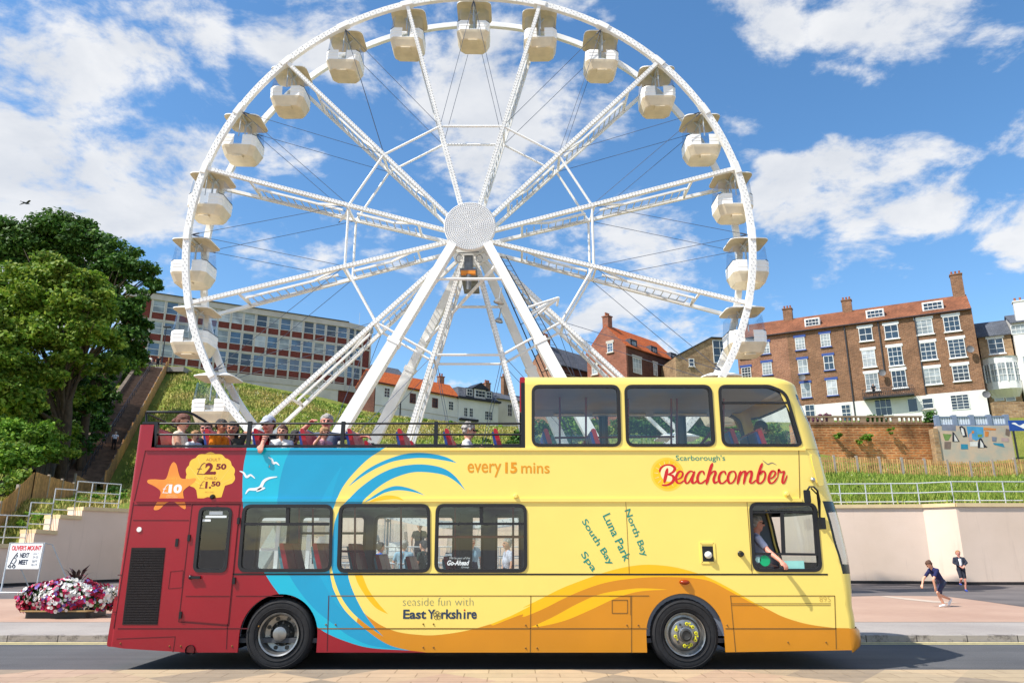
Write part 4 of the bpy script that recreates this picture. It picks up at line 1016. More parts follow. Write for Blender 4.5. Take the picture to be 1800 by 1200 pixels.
for k in range(12):
    a = R(15 + 30 * k)
    mb = MB()
    f0, f1 = wp(a, .7, YF + .25), wp(a, WRD - .1, YF); b0, b1 = wp(a, .7, YB - .35), wp(a, WRD - .1, YB)
    tang = (math.cos(a), 0, -math.sin(a))
    mb.bar(f0, f1, .17, .15, 0, tang); mb.bar(b0, b1, .15, .13, 0, tang)
    fr = lambda t, A=f0, B=f1: A.lerp(B, t)
    bk = lambda t, A=b0, B=b1: A.lerp(B, t)
    for t in (.14, .43, .83): mb.bar(fr(t), bk(t), .08, .08, 0, tang)
    mid = lambda t: fr(t).lerp(bk(t), .45)
    mb.bar(fr(.14), mid(.25), .08, .08, 0, tang); mb.bar(mid(.25), mid(.40), .09, .08, 0, tang); mb.bar(mid(.46), mid(.82), .09, .08, 0, tang)
    mb.bar(fr(.43), mid(.56), .07, .07, 0, tang); mb.bar(mid(.82), bk(.83), .08, .08, 0, tang)
    sp = mb.build('spoke', M_WST, wheel)
    mb = MB(); q0, q1 = mid, bk
    for t0, t1 in ((.16, .40), (.48, .80)):
        n = int((t1 - t0) * 34)
        for i in range(n + 1): t = t0 + (t1 - t0) * i / n; mb.bar(fr(t).lerp(bk(t), .47), fr(t).lerp(bk(t), .9), .035, .035, 0, tang)
        mb.bar(fr(t0).lerp(bk(t0), .9), fr(t1).lerp(bk(t1), .9), .05, .05, 0, tang)
    mb.build('ladder', M_STEEL, sp)
    mb = MB(); nb = 74; u = Vector(tang)
    for i in range(nb):
        for s_ in (-1, 1):
            c = fr(.03 + .95 * i / nb) + u * (.05 * s_) + Vector((0, -.09, 0)); mb.add([c + Vector((.02 * math.cos(q), 0, .02 * math.sin(q))) for q in [2 * math.pi * j / 5 for j in range(5)]] + [c + Vector((0, -.02, 0))], [(j, (j + 1) % 5, 5) for j in range(5)])
    tag(mb.build('spoke_bulbs', M_BULB, sp), kind='stuff')
RT = 5.05
for k in range(12):
    a0, a1 = R(15 + 30 * k), R(45 + 30 * k)
    for y in (YF + .13, YB - .17): mb = MB(); mb.tube([wp(a0, RT, y), wp(a1, RT, y)], .05, 8); mb.build('tie_bar', M_WST, wheel, 40)
for k in range(12):
    a0 = R(15 + 30 * k)
    for da in (-15, 15):
        for y0, y1 in ((YF + .1, YF + .05), (YB - .15, YB)):
            p, q = wp(a0, RT, y0), wp(a0 + R(da), WRD - .12, y1)
            mb = MB(); mb.tube([p, q], .011, 5); mb.tube([q.lerp(p, .012), q.lerp(p, .05)], .028, 6); mb.build('tension_cable', M_WIRE, wheel)
# hub drum with its disc of bulbs, axle and drive platform
mb = MB(); mb.lathe([(0, -.06), (.98, -.06), (1.0, -.03), (1.0, .1), (.9, .14)], (WC.x + .05, 26.25, WC.z), 'y', 64)
hub = mb.build('hub_disc', M_WST, wheel, 35)
mb = MB()
for k in range(13):
    r = .95 - .073 * k; n = max(1, int(2 * math.pi * r / .075))
    for i in range(n):
        t = 2 * math.pi * i / n + k * .3; c = Vector((WC.x + .05 + r * math.cos(t), 26.185, WC.z + r * math.sin(t)))
        mb.add([c + Vector((.026 * math.cos(q), 0, .026 * math.sin(q))) for q in [2 * math.pi * j / 6 for j in range(6)]] + [c + Vector((0, -.022, 0))], [(j, (j + 1) % 6, 6) for j in range(6)])
tag(mb.build('hub_bulbs', pm('pale_bulb_glass', (196, 198, 204), .25, .1, var=.1), hub), kind='stuff')
mb = MB(); mb.tube([(WC.x, 26.3, WC.z), (WC.x, 29.6, WC.z)], .32, 20); mb.lathe([(.5, 27.1), (.85, 27.15), (.85, 27.35), (.5, 27.4)], (WC.x, 0, WC.z), 'y', 32); mb.lathe([(.5, 28.2), (.85, 28.25), (.85, 28.45), (.5, 28.5)], (WC.x, 0, WC.z), 'y', 32); mb.build('axle', M_WST, wheel, 40)
mb = MB(); mb.box((WC.x - .32, 26.5, WC.z - 1.72), (WC.x + .32, 29.2, WC.z - 1.62)); mb.box((WC.x - .17, 26.6, WC.z - 1.6), (WC.x + .15, 27.2, WC.z - 1.05)); mb.tube([(WC.x + .02, 26.5, WC.z - 1.9), (WC.x + .02, 26.5, WC.z - 2.5)], .1, 10)
for sx_ in (-.35, .42): mb.tube([(WC.x + sx_ + .12 * math.cos(t), 26.45, WC.z - 1.25 + .16 * math.sin(t)) for t in [i / 10 * 5.5 for i in range(11)]], .014, 6)
mb.tube([(WC.x - .4, 26.4, WC.z - 1.05), (WC.x + .4, 26.4, WC.z - 1.0)], .02, 6); mb.build('drive_platform', pm('machine_grey', (112, 114, 116), .5, .2, var=.3, scale=6), wheel, 40)
mb = MB(); mb.box((WC.x - .28, 26.42, WC.z - 1.88), (WC.x + .28, 26.6, WC.z - 1.74)); mb.build('orange_beam', pm('orange_steel', (222, 134, 30), .5), wheel)
# four legs, a footing each
def leg_line(top, footY, footZ, px, py):
    s = 0.5
    for _ in range(30):
        Y = top.y + (footY - top.y) * s; z = top.z + (footZ - top.z) * s; zr = U(px, py, Y).z
        s += (z - zr) / 14.0
    Y = top.y + (footY - top.y) * s; q = U(px, py, Y)
    x = top.x + (q.x - top.x) / s
    return Vector((x, footY, footZ))
legs = []
for nm, top, fy, px, py, w in (('fl', Vector((WC.x - .42, 26.45, WC.z - .35)), 24.3, 603, 743, .62), ('fr', Vector((WC.x + .55, 26.45, WC.z - .35)), 24.3, 983, 655, .62), ('bl', Vector((WC.x - .35, 29.3, WC.z - .3)), 31.6, 671, 743, .62), ('br', Vector((WC.x + .5, 29.3, WC.z - .3)), 31.6, 938, 655, .62)):
    ft = leg_line(top, fy, .15, px, py); legs.append((top, ft))
    mb = MB(); 
    for t0, t1, w0 in ((0, .33, .33), (.33, 1, .40)): mb.bar(top.lerp(ft, t0), top.lerp(ft, t1), w0, .42, 0, (0, 1, 0))
    for t in (.33, .66): p = top.lerp(ft, t); q = top.lerp(ft, t + .012); mb.bar(p, q, .46, .48, 0, (0, 1, 0))
    mb.box((ft.x - .8, ft.y - .7, .12), (ft.x + .8, ft.y + .7, .34)); mb.build('leg', M_WST, wheel)
# brace under the hub, cage ladder and floodlights on the right-hand legs
(t_fl, f_fl), (t_fr, f_fr), (t_bl, f_bl), (t_br, f_br) = legs
mb = MB(); mb.tube([t_bl.lerp(f_bl, .26), t_fr.lerp(f_fr, .09)], .07, 8); mb.tube([t_fl.lerp(f_fl, .14), t_fr.lerp(f_fr, .14)], .06, 8); mb.tube([t_bl.lerp(f_bl, .14), t_br.lerp(f_br, .14)], .06, 8); mb.build('leg_brace', M_WST, wheel, 40)
mb = MB(); o_ = Vector((.30, .2, 0))
for s_ in (0, .22): mb.tube([t_fr.lerp(f_fr, .06) + o_ + Vector((s_, 0, 0)), f_fr + o_ + Vector((s_, 0, 0))], .016, 6)
for i in range(60): t = .06 + .93 * i / 60; p = t_fr.lerp(f_fr, t) + o_; mb.tube([p, p + Vector((.22, 0, 0))], .008, 4)
for i in range(3, 58, 3):
    p = t_br.lerp(f_br, i / 60) + Vector((.35, -.15, 0)); mb.tube([p, p + Vector((.16, 0, .1))], .02, 4)
mb.tube([t_br.lerp(f_br, .05) + Vector((.38, -.15, 0)), f_br + Vector((.38, -.15, 0))], .025, 6); mb.tube([t_br.lerp(f_br, .05) + Vector((.54, -.15, .1)), f_br + Vector((.54, -.15, .1))], .02, 6); mb.build('access_ladder', M_DARK, wheel)
for t in (.23, .53):
    mb = MB()
    p = t_fr.lerp(f_fr, t) + Vector((.25, 0, 0)); e = p + Vector((1.15, .5, .55))
    for dz in (0, -.35): mb.tube([p + Vector((0, 0, dz)), e], .05, 6); mb.tube([p + Vector((0, .8, dz)), e], .05, 6)
    mb.tube([e, e + Vector((0, .9, 0))], .05, 6); mb.build('bracket_truss', M_WST, wheel)
def flood(px, py, Y, r):
    p = U(px, py, Y); mb = MB(); M = Matrix.Translation(p) @ Matrix.Rotation(R(14), 4, 'Y')
    vs = [(r * .55, .09), (r, -.02), (r * .97, -.06)]; 
    for rr, h in vs: mb.v += [tuple(M @ Vector((rr * math.cos(t), rr * math.sin(t), h))) for t in [2 * math.pi * i / 20 for i in range(20)]]
    for i in range(2):
        for j in range(20): mb.f.append((i * 20 + j, i * 20 + (j + 1) % 20, (i + 1) * 20 + (j + 1) % 20, (i + 1) * 20 + j)); mb.m.append(0)
    mb.f.append(tuple(range(20))); mb.m.append(0); mb.tube([p + Vector((0, 0, .08)), p + Vector((.1, 0, .55))], .03, 6)
    fl = mb.build('floodlight', M_ALU, wheel, 40)
flood(877, 523, 26.2, .2); flood(877, 557, 29.2, .18)
for (a, b) in ((t_fl.lerp(f_fl, .2), Vector((WC.x - 6.5, 30.5, .2))), (wp(R(165), RT, YF), Vector((WC.x + 2.6, 27.5, .4))), (wp(R(195), RT, YF), Vector((WC.x - 2.6, 27.5, .4))), (wp(R(225), RT, YB), Vector((WC.x - 6.2, 28.4, .3))), (wp(R(135), RT, YB), Vector((WC.x + 6.2, 28.4, .3)))):
    pass
# loading deck below the wheel, with handrails (seen through the bus windows)
mb = MB(); mb.box((WC.x - 5.2, 25.4, .13), (WC.x + 5.2, 30.2, .75)); mb.box((WC.x + 5.2, 26.4, .13), (WC.x + 7.0, 29, .4)); dk_ = mb.build('loading_deck', M_STEEL, wheel)
mb = MB()
for yy in (25.45, 30.1):
    for z in (1.1, 1.45, 1.8): mb.tube([(WC.x - 5.1, yy, z), (WC.x + 5.1, yy, z)], .02, 6)
    for i in range(22): x = WC.x - 5.1 + 10.2 * i / 21; mb.tube([(x, yy, .75), (x, yy, 1.8)], .018, 5)
mb.build('deck_handrail', M_STEEL, dk_)
# gondolas
def oct_ring(w, d, c, z): return [(w / 2 - c, -d / 2, z), (w / 2, -d / 2 + c, z), (w / 2, d / 2 - c, z), (w / 2 - c, d / 2, z), (-w / 2 + c, d / 2, z), (-w / 2, d / 2 - c, z), (-w / 2, -d / 2 + c, z), (-w / 2 + c, -d / 2, z)]
def gondola():
    O = Vector((0, 0, 0)); mb = MB()
    lev = [(1.38, 1.24, .14, -.94), (1.42, 1.28, .14, -.98), (1.43, 1.29, .14, -1.10), (1.405, 1.27, .14, -1.11), (1.43, 1.29, .14, -1.24), (1.405, 1.27, .14, -1.25), (1.42, 1.28, .16, -1.42), (1.36, 1.24, .18, -1.52), (1.16, 1.06, .18, -1.80), (1.10, 1.0, .18, -1.83)]
    rr = [oct_ring(*l) for l in lev]
    for r_ in rr: mb.v += r_
    gapw = .17
    for i in range(len(rr) - 1):
        for j in range(8):
            k = (j + 1) % 8
            if j in (7, 3) and i < 6:      # door opening in the front and back: two panels left and right of it
                A, B = Vector(rr[i][j]), Vector(rr[i][k]); C_, D_ = Vector(rr[i + 1][k]), Vector(rr[i + 1][j])
                wdt = (B - A).length; t0 = .5 - gapw / wdt; t1 = .5 + gapw / wdt
                mb.add([A, A.lerp(B, t0), D_.lerp(C_, t0), D_], [(0, 1, 2, 3)]); mb.add([A.lerp(B, t1), B, C_, D_.lerp(C_, t1)], [(0, 1, 2, 3)])
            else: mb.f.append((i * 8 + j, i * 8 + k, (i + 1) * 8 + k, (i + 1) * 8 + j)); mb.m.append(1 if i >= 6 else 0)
    n = len(rr) - 1
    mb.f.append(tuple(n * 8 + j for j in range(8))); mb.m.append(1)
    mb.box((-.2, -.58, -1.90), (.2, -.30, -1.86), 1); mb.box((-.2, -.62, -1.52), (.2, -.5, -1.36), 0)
    # inner floor and benches
    mb.box((-.55, -.5, -1.55), (.55, .5, -1.5), 1); mb.box((-.62, -.55, -1.5), (-.25, .55, -1.25), 1); mb.box((.25, -.55, -1.5), (.62, .55, -1.25), 1)
    g = mb.build('gondola', [M_TUB, M_BEI], None)
    mb = MB(); P = round_poly([(-.76, -.72), (.76, -.72), (.76, .72), (-.76, .72)], .3, 5); n = len(P)
    I = [(p[0] * .6, p[1] * .6) for p in P]
    mb.add([(p[0], p[1], -.03) for p in P] + [(p[0], p[1], -.07) for p in P] + [(p[0], p[1], .10) for p in I] + [(p[0], p[1], .05) for p in I],
           [(i, (i + 1) % n, n + (i + 1) % n, n + i) for i in range(n)] + [(i, (i + 1) % n, 2 * n + (i + 1) % n, 2 * n + i) for i in range(n)] + [tuple(2 * n + i for i in range(n))], 0)
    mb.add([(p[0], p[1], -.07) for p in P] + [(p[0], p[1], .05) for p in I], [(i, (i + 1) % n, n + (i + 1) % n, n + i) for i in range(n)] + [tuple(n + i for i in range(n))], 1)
    mb.build('canopy', [M_TUB, M_BEI], g, 30)
    mb = MB(); mb.tube([(0, -.87, 0), (0, .87, 0)], .05, 8); mb.tube([(0, 0, .05), (0, 0, -1.5)], .04, 8); mb.tube([(0, -.6, .03), (.0, -.62, -1.02)], .025, 6); mb.tube([(0, .6, .03), (.0, .62, -1.02)], .025, 6)
    mb.tube([(-.2, 0, -.0), (.0, 0, -.25), (.2, 0, -.0)], .03, 6); mb.build('hanger', M_STEEL, g, 40)
    mb = MB(); up = oct_ring(1.28, 1.16, .14, -.30); lo = oct_ring(1.38, 1.25, .14, -.94)
    for j in range(8):
        k = (j + 1) % 8
        if j in (7, 3):
            A, B, C_, D_ = map(Vector, (up[j], up[k], lo[k], lo[j])); mb.quad(A, A.lerp(B, .3), D_.lerp(C_, .36), D_); mb.quad(B, A.lerp(B, .7), D_.lerp(C_, .64), C_)
            y = -.645 if j == 7 else .645; mb.quad((-.15, y, -.45), (.15, y, -.45), (.15, y, -1.4), (-.15, y, -1.4))
        else: mb.quad(up[j], up[k], lo[k], lo[j])
    mb.build('screens', M_SCR, g)
    r_ = oct_ring(1.39, 1.25, .14, -.935)
    for q_ in ((0, 1, 2, 3), (4, 5, 6, 7)): mb = MB(); mb.tube([r_[j] for j in q_], .016, 5); mb.build('rim_rail', M_DARK, g)
    return g
g0 = gondola()
for k in range(24):
    p = wp(R(15 * k), WRD, (YF + YB) / 2)
    g = dup(g0); g.parent = wheel; g.matrix_parent_inverse = world_matrix(wheel).inverted(); g.location = p + Vector((0, 0, -.03)); g.rotation_euler = (0, R(random.Random(k).uniform(-1.5, 1.5)), 0)
for ch in list(g0.children): bpy.data.objects.remove(ch)
bpy.data.objects.remove(g0)
# the whole wheel is shrunk and moved nearer to keep its shadow off the wall: set its size and place once, here
WK = .907
wheel.scale = (WK, WK, WK); wheel.location = (WC.x * WK, 27.9 * WK, .105)
# ------------------------------------------------------------------ ground, road, plaza, hillside
def groundm(name, fn):
    m = bpy.data.materials.new(name); m.use_nodes = True; MATS[name] = m
    nt = m.node_tree; b = nt.nodes['Principled BSDF']; fn(nt, nt.nodes, nt.links, b); return m
def nnode(N, L, kind, scale, vec, detail=5, rough=.55):
    n = N.new('ShaderNodeTexNoise'); n.inputs['Scale'].default_value = scale; n.inputs['Detail'].default_value = detail; n.inputs['Roughness'].default_value = rough
    L.new(vec, n.inputs['Vector']); return n.outputs['Fac']
def ramp(N, L, fac, stops):
    r = N.new('ShaderNodeValToRGB'); e = r.color_ramp.elements
    while len(e) < len(stops): e.new(.5)
    for el, (p, c) in zip(e, stops): el.position = p; el.color = srgb(*c)
    L.new(fac, r.inputs[0]); return r.outputs[0]
def mixc(N, L, a, b, f, mode='MIX'):
    m = N.new('ShaderNodeMix'); m.data_type = 'RGBA'; m.blend_type = mode
    for s, v in ((m.inputs['A'], a), (m.inputs['B'], b), (m.inputs['Factor'], f)):
        if isinstance(v, (float, int)): s.default_value = v
        elif isinstance(v, tuple): s.default_value = v
        else: L.new(v, s)
    return m.outputs['Result']
def bumpn(N, L, b, h, st, d):
    bp = N.new('ShaderNodeBump'); bp.inputs['Strength'].default_value = st; bp.inputs['Distance'].default_value = d; L.new(h, bp.inputs['Height']); L.new(bp.outputs[0], b.inputs['Normal'])
def f_asphalt(nt, N, L, b):
    g = N.new('ShaderNodeNewGeometry'); v = g.outputs['Position']
    fine = nnode(N, L, '', 55, v, 4, .7); big = nnode(N, L, '', .6, v, 5)
    mp = N.new('ShaderNodeMapping'); mp.inputs['Scale'].default_value = (.15, 2.2, 1); L.new(v, mp.inputs[0]); st_ = nnode(N, L, '', 1.0, mp.outputs[0], 5)
    c = ramp(N, L, fine, [(.3, (62, 61, 62)), (.5, (82, 81, 82)), (.72, (122, 121, 120))])
    c = mixc(N, L, c, ramp(N, L, big, [(.3, (56, 57, 60)), (.7, (98, 98, 99))]), .45); oil = nnode(N, L, '', 1.7, v, 6, .7); c = mixc(N, L, c, srgb(46, 45, 46), ramp(N, L, oil, [(.6, (0, 0, 0)), (.72, (170, 170, 170))])); c = mixc(N, L, c, ramp(N, L, st_, [(.35, (52, 53, 57)), (.65, (98, 98, 99))]), .3)
    L.new(c, b.inputs['Base Color']); b.inputs['Roughness'].default_value = .85; bumpn(N, L, b, fine, .5, .01)
M_ASPH = groundm('asphalt', f_asphalt)
def f_foot(nt, N, L, b):
    g = N.new('ShaderNodeNewGeometry'); v = g.outputs['Position']
    fine = nnode(N, L, '', 30, v, 5, .7); big = nnode(N, L, '', .35, v, 5)
    patch = nnode(N, L, '', 1.1, v, 3, .4); c = ramp(N, L, big, [(.3, (136, 128, 122)), (.7, (166, 158, 150))]); c = mixc(N, L, c, srgb(120, 114, 110), ramp(N, L, patch, [(.58, (0, 0, 0)), (.62, (130, 130, 130))])); c = mixc(N, L, c, ramp(N, L, fine, [(.3, (130, 124, 118)), (.7, (186, 178, 170))]), .3)
    L.new(c, b.inputs['Base Color']); b.inputs['Roughness'].default_value = .9
M_FOOT = groundm('footway_asphalt', f_foot)
def f_plaza(nt, N, L, b):
    g = N.new('ShaderNodeNewGeometry'); v = g.outputs['Position']; s = N.new('ShaderNodeSeparateXYZ'); L.new(v, s.inputs[0])
    br = N.new('ShaderNodeTexBrick'); br.inputs['Scale'].default_value = 1; br.inputs['Brick Width'].default_value = .2; br.inputs['Row Height'].default_value = .1; br.inputs['Mortar Size'].default_value = .005
    br.inputs['Color1'].default_value = srgb(176, 142, 120); br.inputs['Color2'].default_value = srgb(166, 132, 112); br.inputs['Mortar'].default_value = srgb(150, 124, 106); L.new(v, br.inputs['Vector'])
    big = nnode(N, L, '', .3, v, 5); c = mixc(N, L, br.outputs[0], ramp(N, L, big, [(.35, (160, 130, 112)), (.65, (186, 158, 138))]), .5)
    L.new(c, b.inputs['Base Color']); b.inputs['Roughness'].default_value = .85
M_PLAZA = groundm('plaza_pavers', f_plaza)
def f_dark(nt, N, L, b):
    g = N.new('ShaderNodeNewGeometry'); v = g.outputs['Position']; big = nnode(N, L, '', .5, v, 6)
    L.new(ramp(N, L, big, [(.3, (84, 78, 76)), (.7, (112, 104, 100))]), b.inputs['Base Color']); b.inputs['Roughness'].default_value = .9
M_DARKP = groundm('dark_tarmac', f_dark)
def f_paving(nt, N, L, b):
    g = N.new('ShaderNodeNewGeometry'); v = g.outputs['Position']
    mp = N.new('ShaderNodeMapping'); mp.inputs['Rotation'].default_value = (0, 0, R(38)); L.new(v, mp.inputs[0])
    s = N.new('ShaderNodeSeparateXYZ'); L.new(mp.outputs[0], s.inputs[0])
    def fr(sock, k):
        m = N.new('ShaderNodeMath'); m.operation = 'MULTIPLY'; m.inputs[1].default_value = k; L.new(sock, m.inputs[0]); return m.outputs[0]
    fl = N.new('ShaderNodeMath'); fl.operation = 'FLOOR'; L.new(fr(s.outputs[0], 1.15), fl.inputs[0])
    fl2 = N.new('ShaderNodeMath'); fl2.operation = 'FLOOR'; L.new(fr(s.outputs[1], .8), fl2.inputs[0])
    cb = N.new('ShaderNodeCombineXYZ'); L.new(fl.outputs[0], cb.inputs[0]); L.new(fl2.outputs[0], cb.inputs[1])
    wn = N.new('ShaderNodeTexWhiteNoise'); wn.noise_dimensions = '2D'; L.new(cb.outputs[0], wn.inputs['Vector'])
    c = ramp(N, L, wn.outputs['Value'], [(0, (178, 160, 126)), (.3, (170, 140, 122)), (.5, (184, 164, 130)), (.72, (130, 118, 104)), (1, (120, 110, 98))])
    bj = N.new('ShaderNodeTexBrick'); bj.inputs['Scale'].default_value = 1; bj.inputs['Brick Width'].default_value = .6; bj.inputs['Row Height'].default_value = .3; bj.inputs['Mortar Size'].default_value = .008; bj.inputs['Color1'].default_value = (1, 1, 1, 1); bj.inputs['Color2'].default_value = (.86, .86, .86, 1); bj.inputs['Mortar'].default_value = (.45, .42, .38, 1); L.new(v, bj.inputs['Vector'])
    c = mixc(N, L, c, bj.outputs[0], 1.0, 'MULTIPLY')
    big = nnode(N, L, '', 5, v, 6, .7); c = mixc(N, L, c, ramp(N, L, big, [(.3, (140, 120, 98)), (.7, (196, 172, 138))]), .22)
    L.new(c, b.inputs['Base Color']); b.inputs['Roughness'].default_value = .85; bumpn(N, L, b, nnode(N, L, '', 60, v, 4), .2, .01)
M_PAVE = groundm('coloured_paving', f_paving)
def f_kerb(nt, N, L, b):
    g = N.new('ShaderNodeNewGeometry'); v = g.outputs['Position']; s = N.new('ShaderNodeSeparateXYZ'); L.new(v, s.inputs[0])
    m = N.new('ShaderNodeMath'); m.operation = 'MULTIPLY'; m.inputs[1].default_value = 1.1; L.new(s.outputs[0], m.inputs[0]); fr = N.new('ShaderNodeMath'); fr.operation = 'FRACT'; L.new(m.outputs[0], fr.inputs[0])
    fl = N.new('ShaderNodeMath'); fl.operation = 'FLOOR'; L.new(m.outputs[0], fl.inputs[0]); wn = N.new('ShaderNodeTexWhiteNoise'); wn.noise_dimensions = '1D'; L.new(fl.outputs[0], wn.inputs['W'])
    lt = N.new('ShaderNodeMath'); lt.operation = 'LESS_THAN'; lt.inputs[1].default_value = .02; L.new(fr.outputs[0], lt.inputs[0])
    c = ramp(N, L, wn.outputs['Value'], [(0, (140, 132, 126)), (1, (176, 168, 160))]); blot = nnode(N, L, '', 2.6, v, 9, .75)
    c = mixc(N, L, c, srgb(60, 54, 52), ramp(N, L, blot, [(.50, (0, 0, 0)), (.62, (225, 225, 225))])); c = mixc(N, L, c, srgb(70, 64, 60), lt.outputs[0]); L.new(c, b.inputs['Base Color']); b.inputs['Roughness'].default_value = .9; bumpn(N, L, b, nnode(N, L, '', 30, v, 6), .4, .02)
M_KERB = groundm('kerb_stone', f_kerb)
M_LINE = pm('yellow_line_paint', (228, 212, 150), .7, var=.15, scale=9)
def sheet(name, x0, x1, y0, y1, z, m):
    mb = MB(); mb.quad((x0, y0, z), (x1, y0, z), (x1, y1, z), (x0, y1, z)); return tag(mb.build(name, m), kind='structure')
XW = 90
sheet('ground', -900, 900, -400, 1800, -.05, M_FOOT)
sheet('road', -XW, XW, 10.4, 14.4, 0.0, M_ASPH)
mb = MB(); mb.box((-XW, -20, -.04), (XW, 10.5, .10)); tag(mb.build('promenade_pavement', M_PAVE), kind='structure')
mb = MB(); mb.box((-XW, 14.25, -.04), (XW, 14.42, .115)); tag(mb.build('kerb', M_KERB), kind='structure')
mb = MB(); mb.box((-XW, 10.5, -.04), (XW, 10.52, .095)); tag(mb.build('near_kerb', M_KERB), kind='structure')
for y in (13.93, 14.12): sheet('road_marking', -XW, XW, y, y + .085, .004, M_LINE)
mb = MB(); mb.box((-XW, 14.42, -.04), (XW, 60, .112)); tag(mb.build('footway', M_FOOT), kind='structure')
sheet('plaza', -XW, XW, 16.7, 45, .116, M_PLAZA)
mb = MB(); pts = [Gz(px, py, .12) for px, py in ((1340, 1056), (1480, 1048), (1560, 1046), (1660, 1047), (1730, 1056), (1800, 1066), (2100, 1080), (2400, 1090))]
far = [Vector((40, 45, .12)), Vector((8, 45, .12))]
mb.v = [tuple(p) for p in pts + [Vector((70, 24, .12)), Vector((70, 45, .12)), Vector((6, 45, .12))]]; mb.f = [tuple(range(len(mb.v)))]; mb.m = [0]; tag(mb.build('tarmac_strip', M_DARKP), kind='structure')
mb = MB(); pts = [Gz(px, py, .12) for px, py in ((-500, 1062), (0, 1052), (190, 1048), (420, 1046), (560, 1044))] + [Vector((-5, 45, .12)), Vector((-60, 45, .12))]
mb.v = [tuple(p) for p in pts]; mb.f = [tuple(range(len(mb.v)))]; mb.m = [0]; tag(mb.build('tarmac_strip', M_DARKP), kind='structure')
mb = MB(); mb.v = [tuple(Gz(px, py, .122)) for px, py in ((1545, 1047), (1560, 1047), (1640, 1055), (1690, 1059), (1640, 1058), (1590, 1053))]; mb.f = [tuple(range(6))]; mb.m = [0]; tag(mb.build('pale_paving_band', pm('pale_paver', (188, 172, 154), .8)), kind='structure')

WALL_Y = 33.3
def lerp_tab(x, tab):
    return float(np.interp(x, [t[0] for t in tab], [t[1] for t in tab]))
ZTOP = [(-80, 26), (-46, 23.4), (-41, 22.9), (-28, 20.1), (-18, 17.7), (-1, 16.0), (10, 16.2), (30, 15.7), (55, 15.2), (90, 14.5)]
YSTART = [(-100, 30.6), (-21.0, 30.6), (-20.6, 31.6), (-17.0, 37.9), (-16.5, 37.2), (18.06, 33.5), (19.0, 32.6), (90, 33.6)]
ZSTART = [(-100, .3), (-24, .4), (-21.5, 1.0), (-20.4, 1.7), (-19.6, 2.6), (-19.0, 3.1), (90, 3.25)]
LEFTP = [(30.6, .4), (33, 1.9), (37, 3.7), (46, 4.5), (57, 6.1), (90, 22.9), (100, 25.5), (140, 26), (400, 27)]
ST0, ST1 = U(142, 850, 58), U(268, 645, 90)
def smooth(t): t = max(0, min(1, t)); return t * t * (3 - 2 * t)
def hill(x, y):
    y0 = lerp_tab(x, YSTART); z0 = lerp_tab(x, ZSTART); zt = lerp_tab(x, ZTOP)
    if y <= y0: return z0
    t = (y - y0) / (92 - y0)
    if t < 1: z = z0 + (zt - z0) * t
    else: z = zt + min(1, (t - 1) / .3) * lerp_tab(x, [(-60, 2.5), (-28, 3.2), (-18, 3), (0, 1.5), (60, 1)])
    if x < -14:
        zl = lerp_tab(y, LEFTP) + max(0, (-30 - x)) * .02
        if y - y0 < 3 and x > -20.6: zl = max(zl, z0)
        k = smooth((-14 - 24 * smooth((y - 38) / 52) - x) / 8) ; z = z * (1 - k) + zl * k
    if x > 23 and y < 60.2:
        k = smooth((x - 23) / 4); z = z * (1 - k) + min(z, 3.25 + (y - 33) * .195) * k
    if x > 26 and y >= 60.2:      # terrace behind the rubble wall
        k = smooth((x - 26) / 4); zt2 = 11.2 + (y - 58) * .16; z = z * (1 - k) + min(max(z, zt2), 16.2) * k
    z += (mnoise.noise(Vector((x * .13, y * .13, 1.3))) * .5) * min(1, (y - y0) / 6) * (1 if t < .9 else .3)
    # the flight of steps is cut into the slope
    d = (ST1 - ST0); s = ((x - ST0.x) * d.x + (y - ST0.y) * d.y) / (d.x ** 2 + d.y ** 2)
    if -.25 < s < 1.1:
        q = ST0 + d * s; dist = math.hypot(x - q.x, y - q.y); k = smooth((5.0 - dist) / 2.6)
        z = z * (1 - k) + (q.z - .55) * k
    return z
def f_hill(nt, N, L, b):
    g = N.new('ShaderNodeNewGeometry'); v = g.outputs['Position']
    big = nnode(N, L, '', .12, v, 5); mid = nnode(N, L, '', .9, v, 6, .65); fine = nnode(N, L, '', 6, v, 5, .7)
    c = ramp(N, L, mid, [(.3, (70, 92, 34)), (.5, (104, 124, 48)), (.68, (136, 142, 66))])
    c = mixc(N, L, c, ramp(N, L, fine, [(.3, (66, 88, 32)), (.7, (146, 148, 74))]), .4); c = mixc(N, L, c, ramp(N, L, big, [(.4, (88, 116, 42)), (.6, (150, 138, 74))]), .35)
    L.new(c, b.inputs['Base Color']); b.inputs['Roughness'].default_value = .95; b.inputs['Specular IOR Level'].default_value = .1; bumpn(N, L, b, fine, .8, .15)
M_HILL = groundm('hillside_turf', f_hill)
def hillside():
    us = np.linspace(-1.25, 1.25, 170); ts = np.concatenate([np.linspace(0, .3, 34), np.linspace(.31, 1.0, 60), np.linspace(1.03, 1.6, 14), [2.5, 5]])
    V = []
    for t in ts:
        for u in us:
            x = u * (36 + 56 * min(t, 1.6)); y0 = lerp_tab(x, YSTART); y = y0 + t * (92 - y0); V.append((x, y, hill(x, y + (.001 if t == 0 else 0))))
    n = len(us); F = [(i * n + j, i * n + j + 1, (i + 1) * n + j + 1, (i + 1) * n + j) for i in range(len(ts) - 1) for j in range(n - 1)]
    return tag(npmesh('hillside', V, F, M_HILL, smooth=True), kind='structure')
hillside()
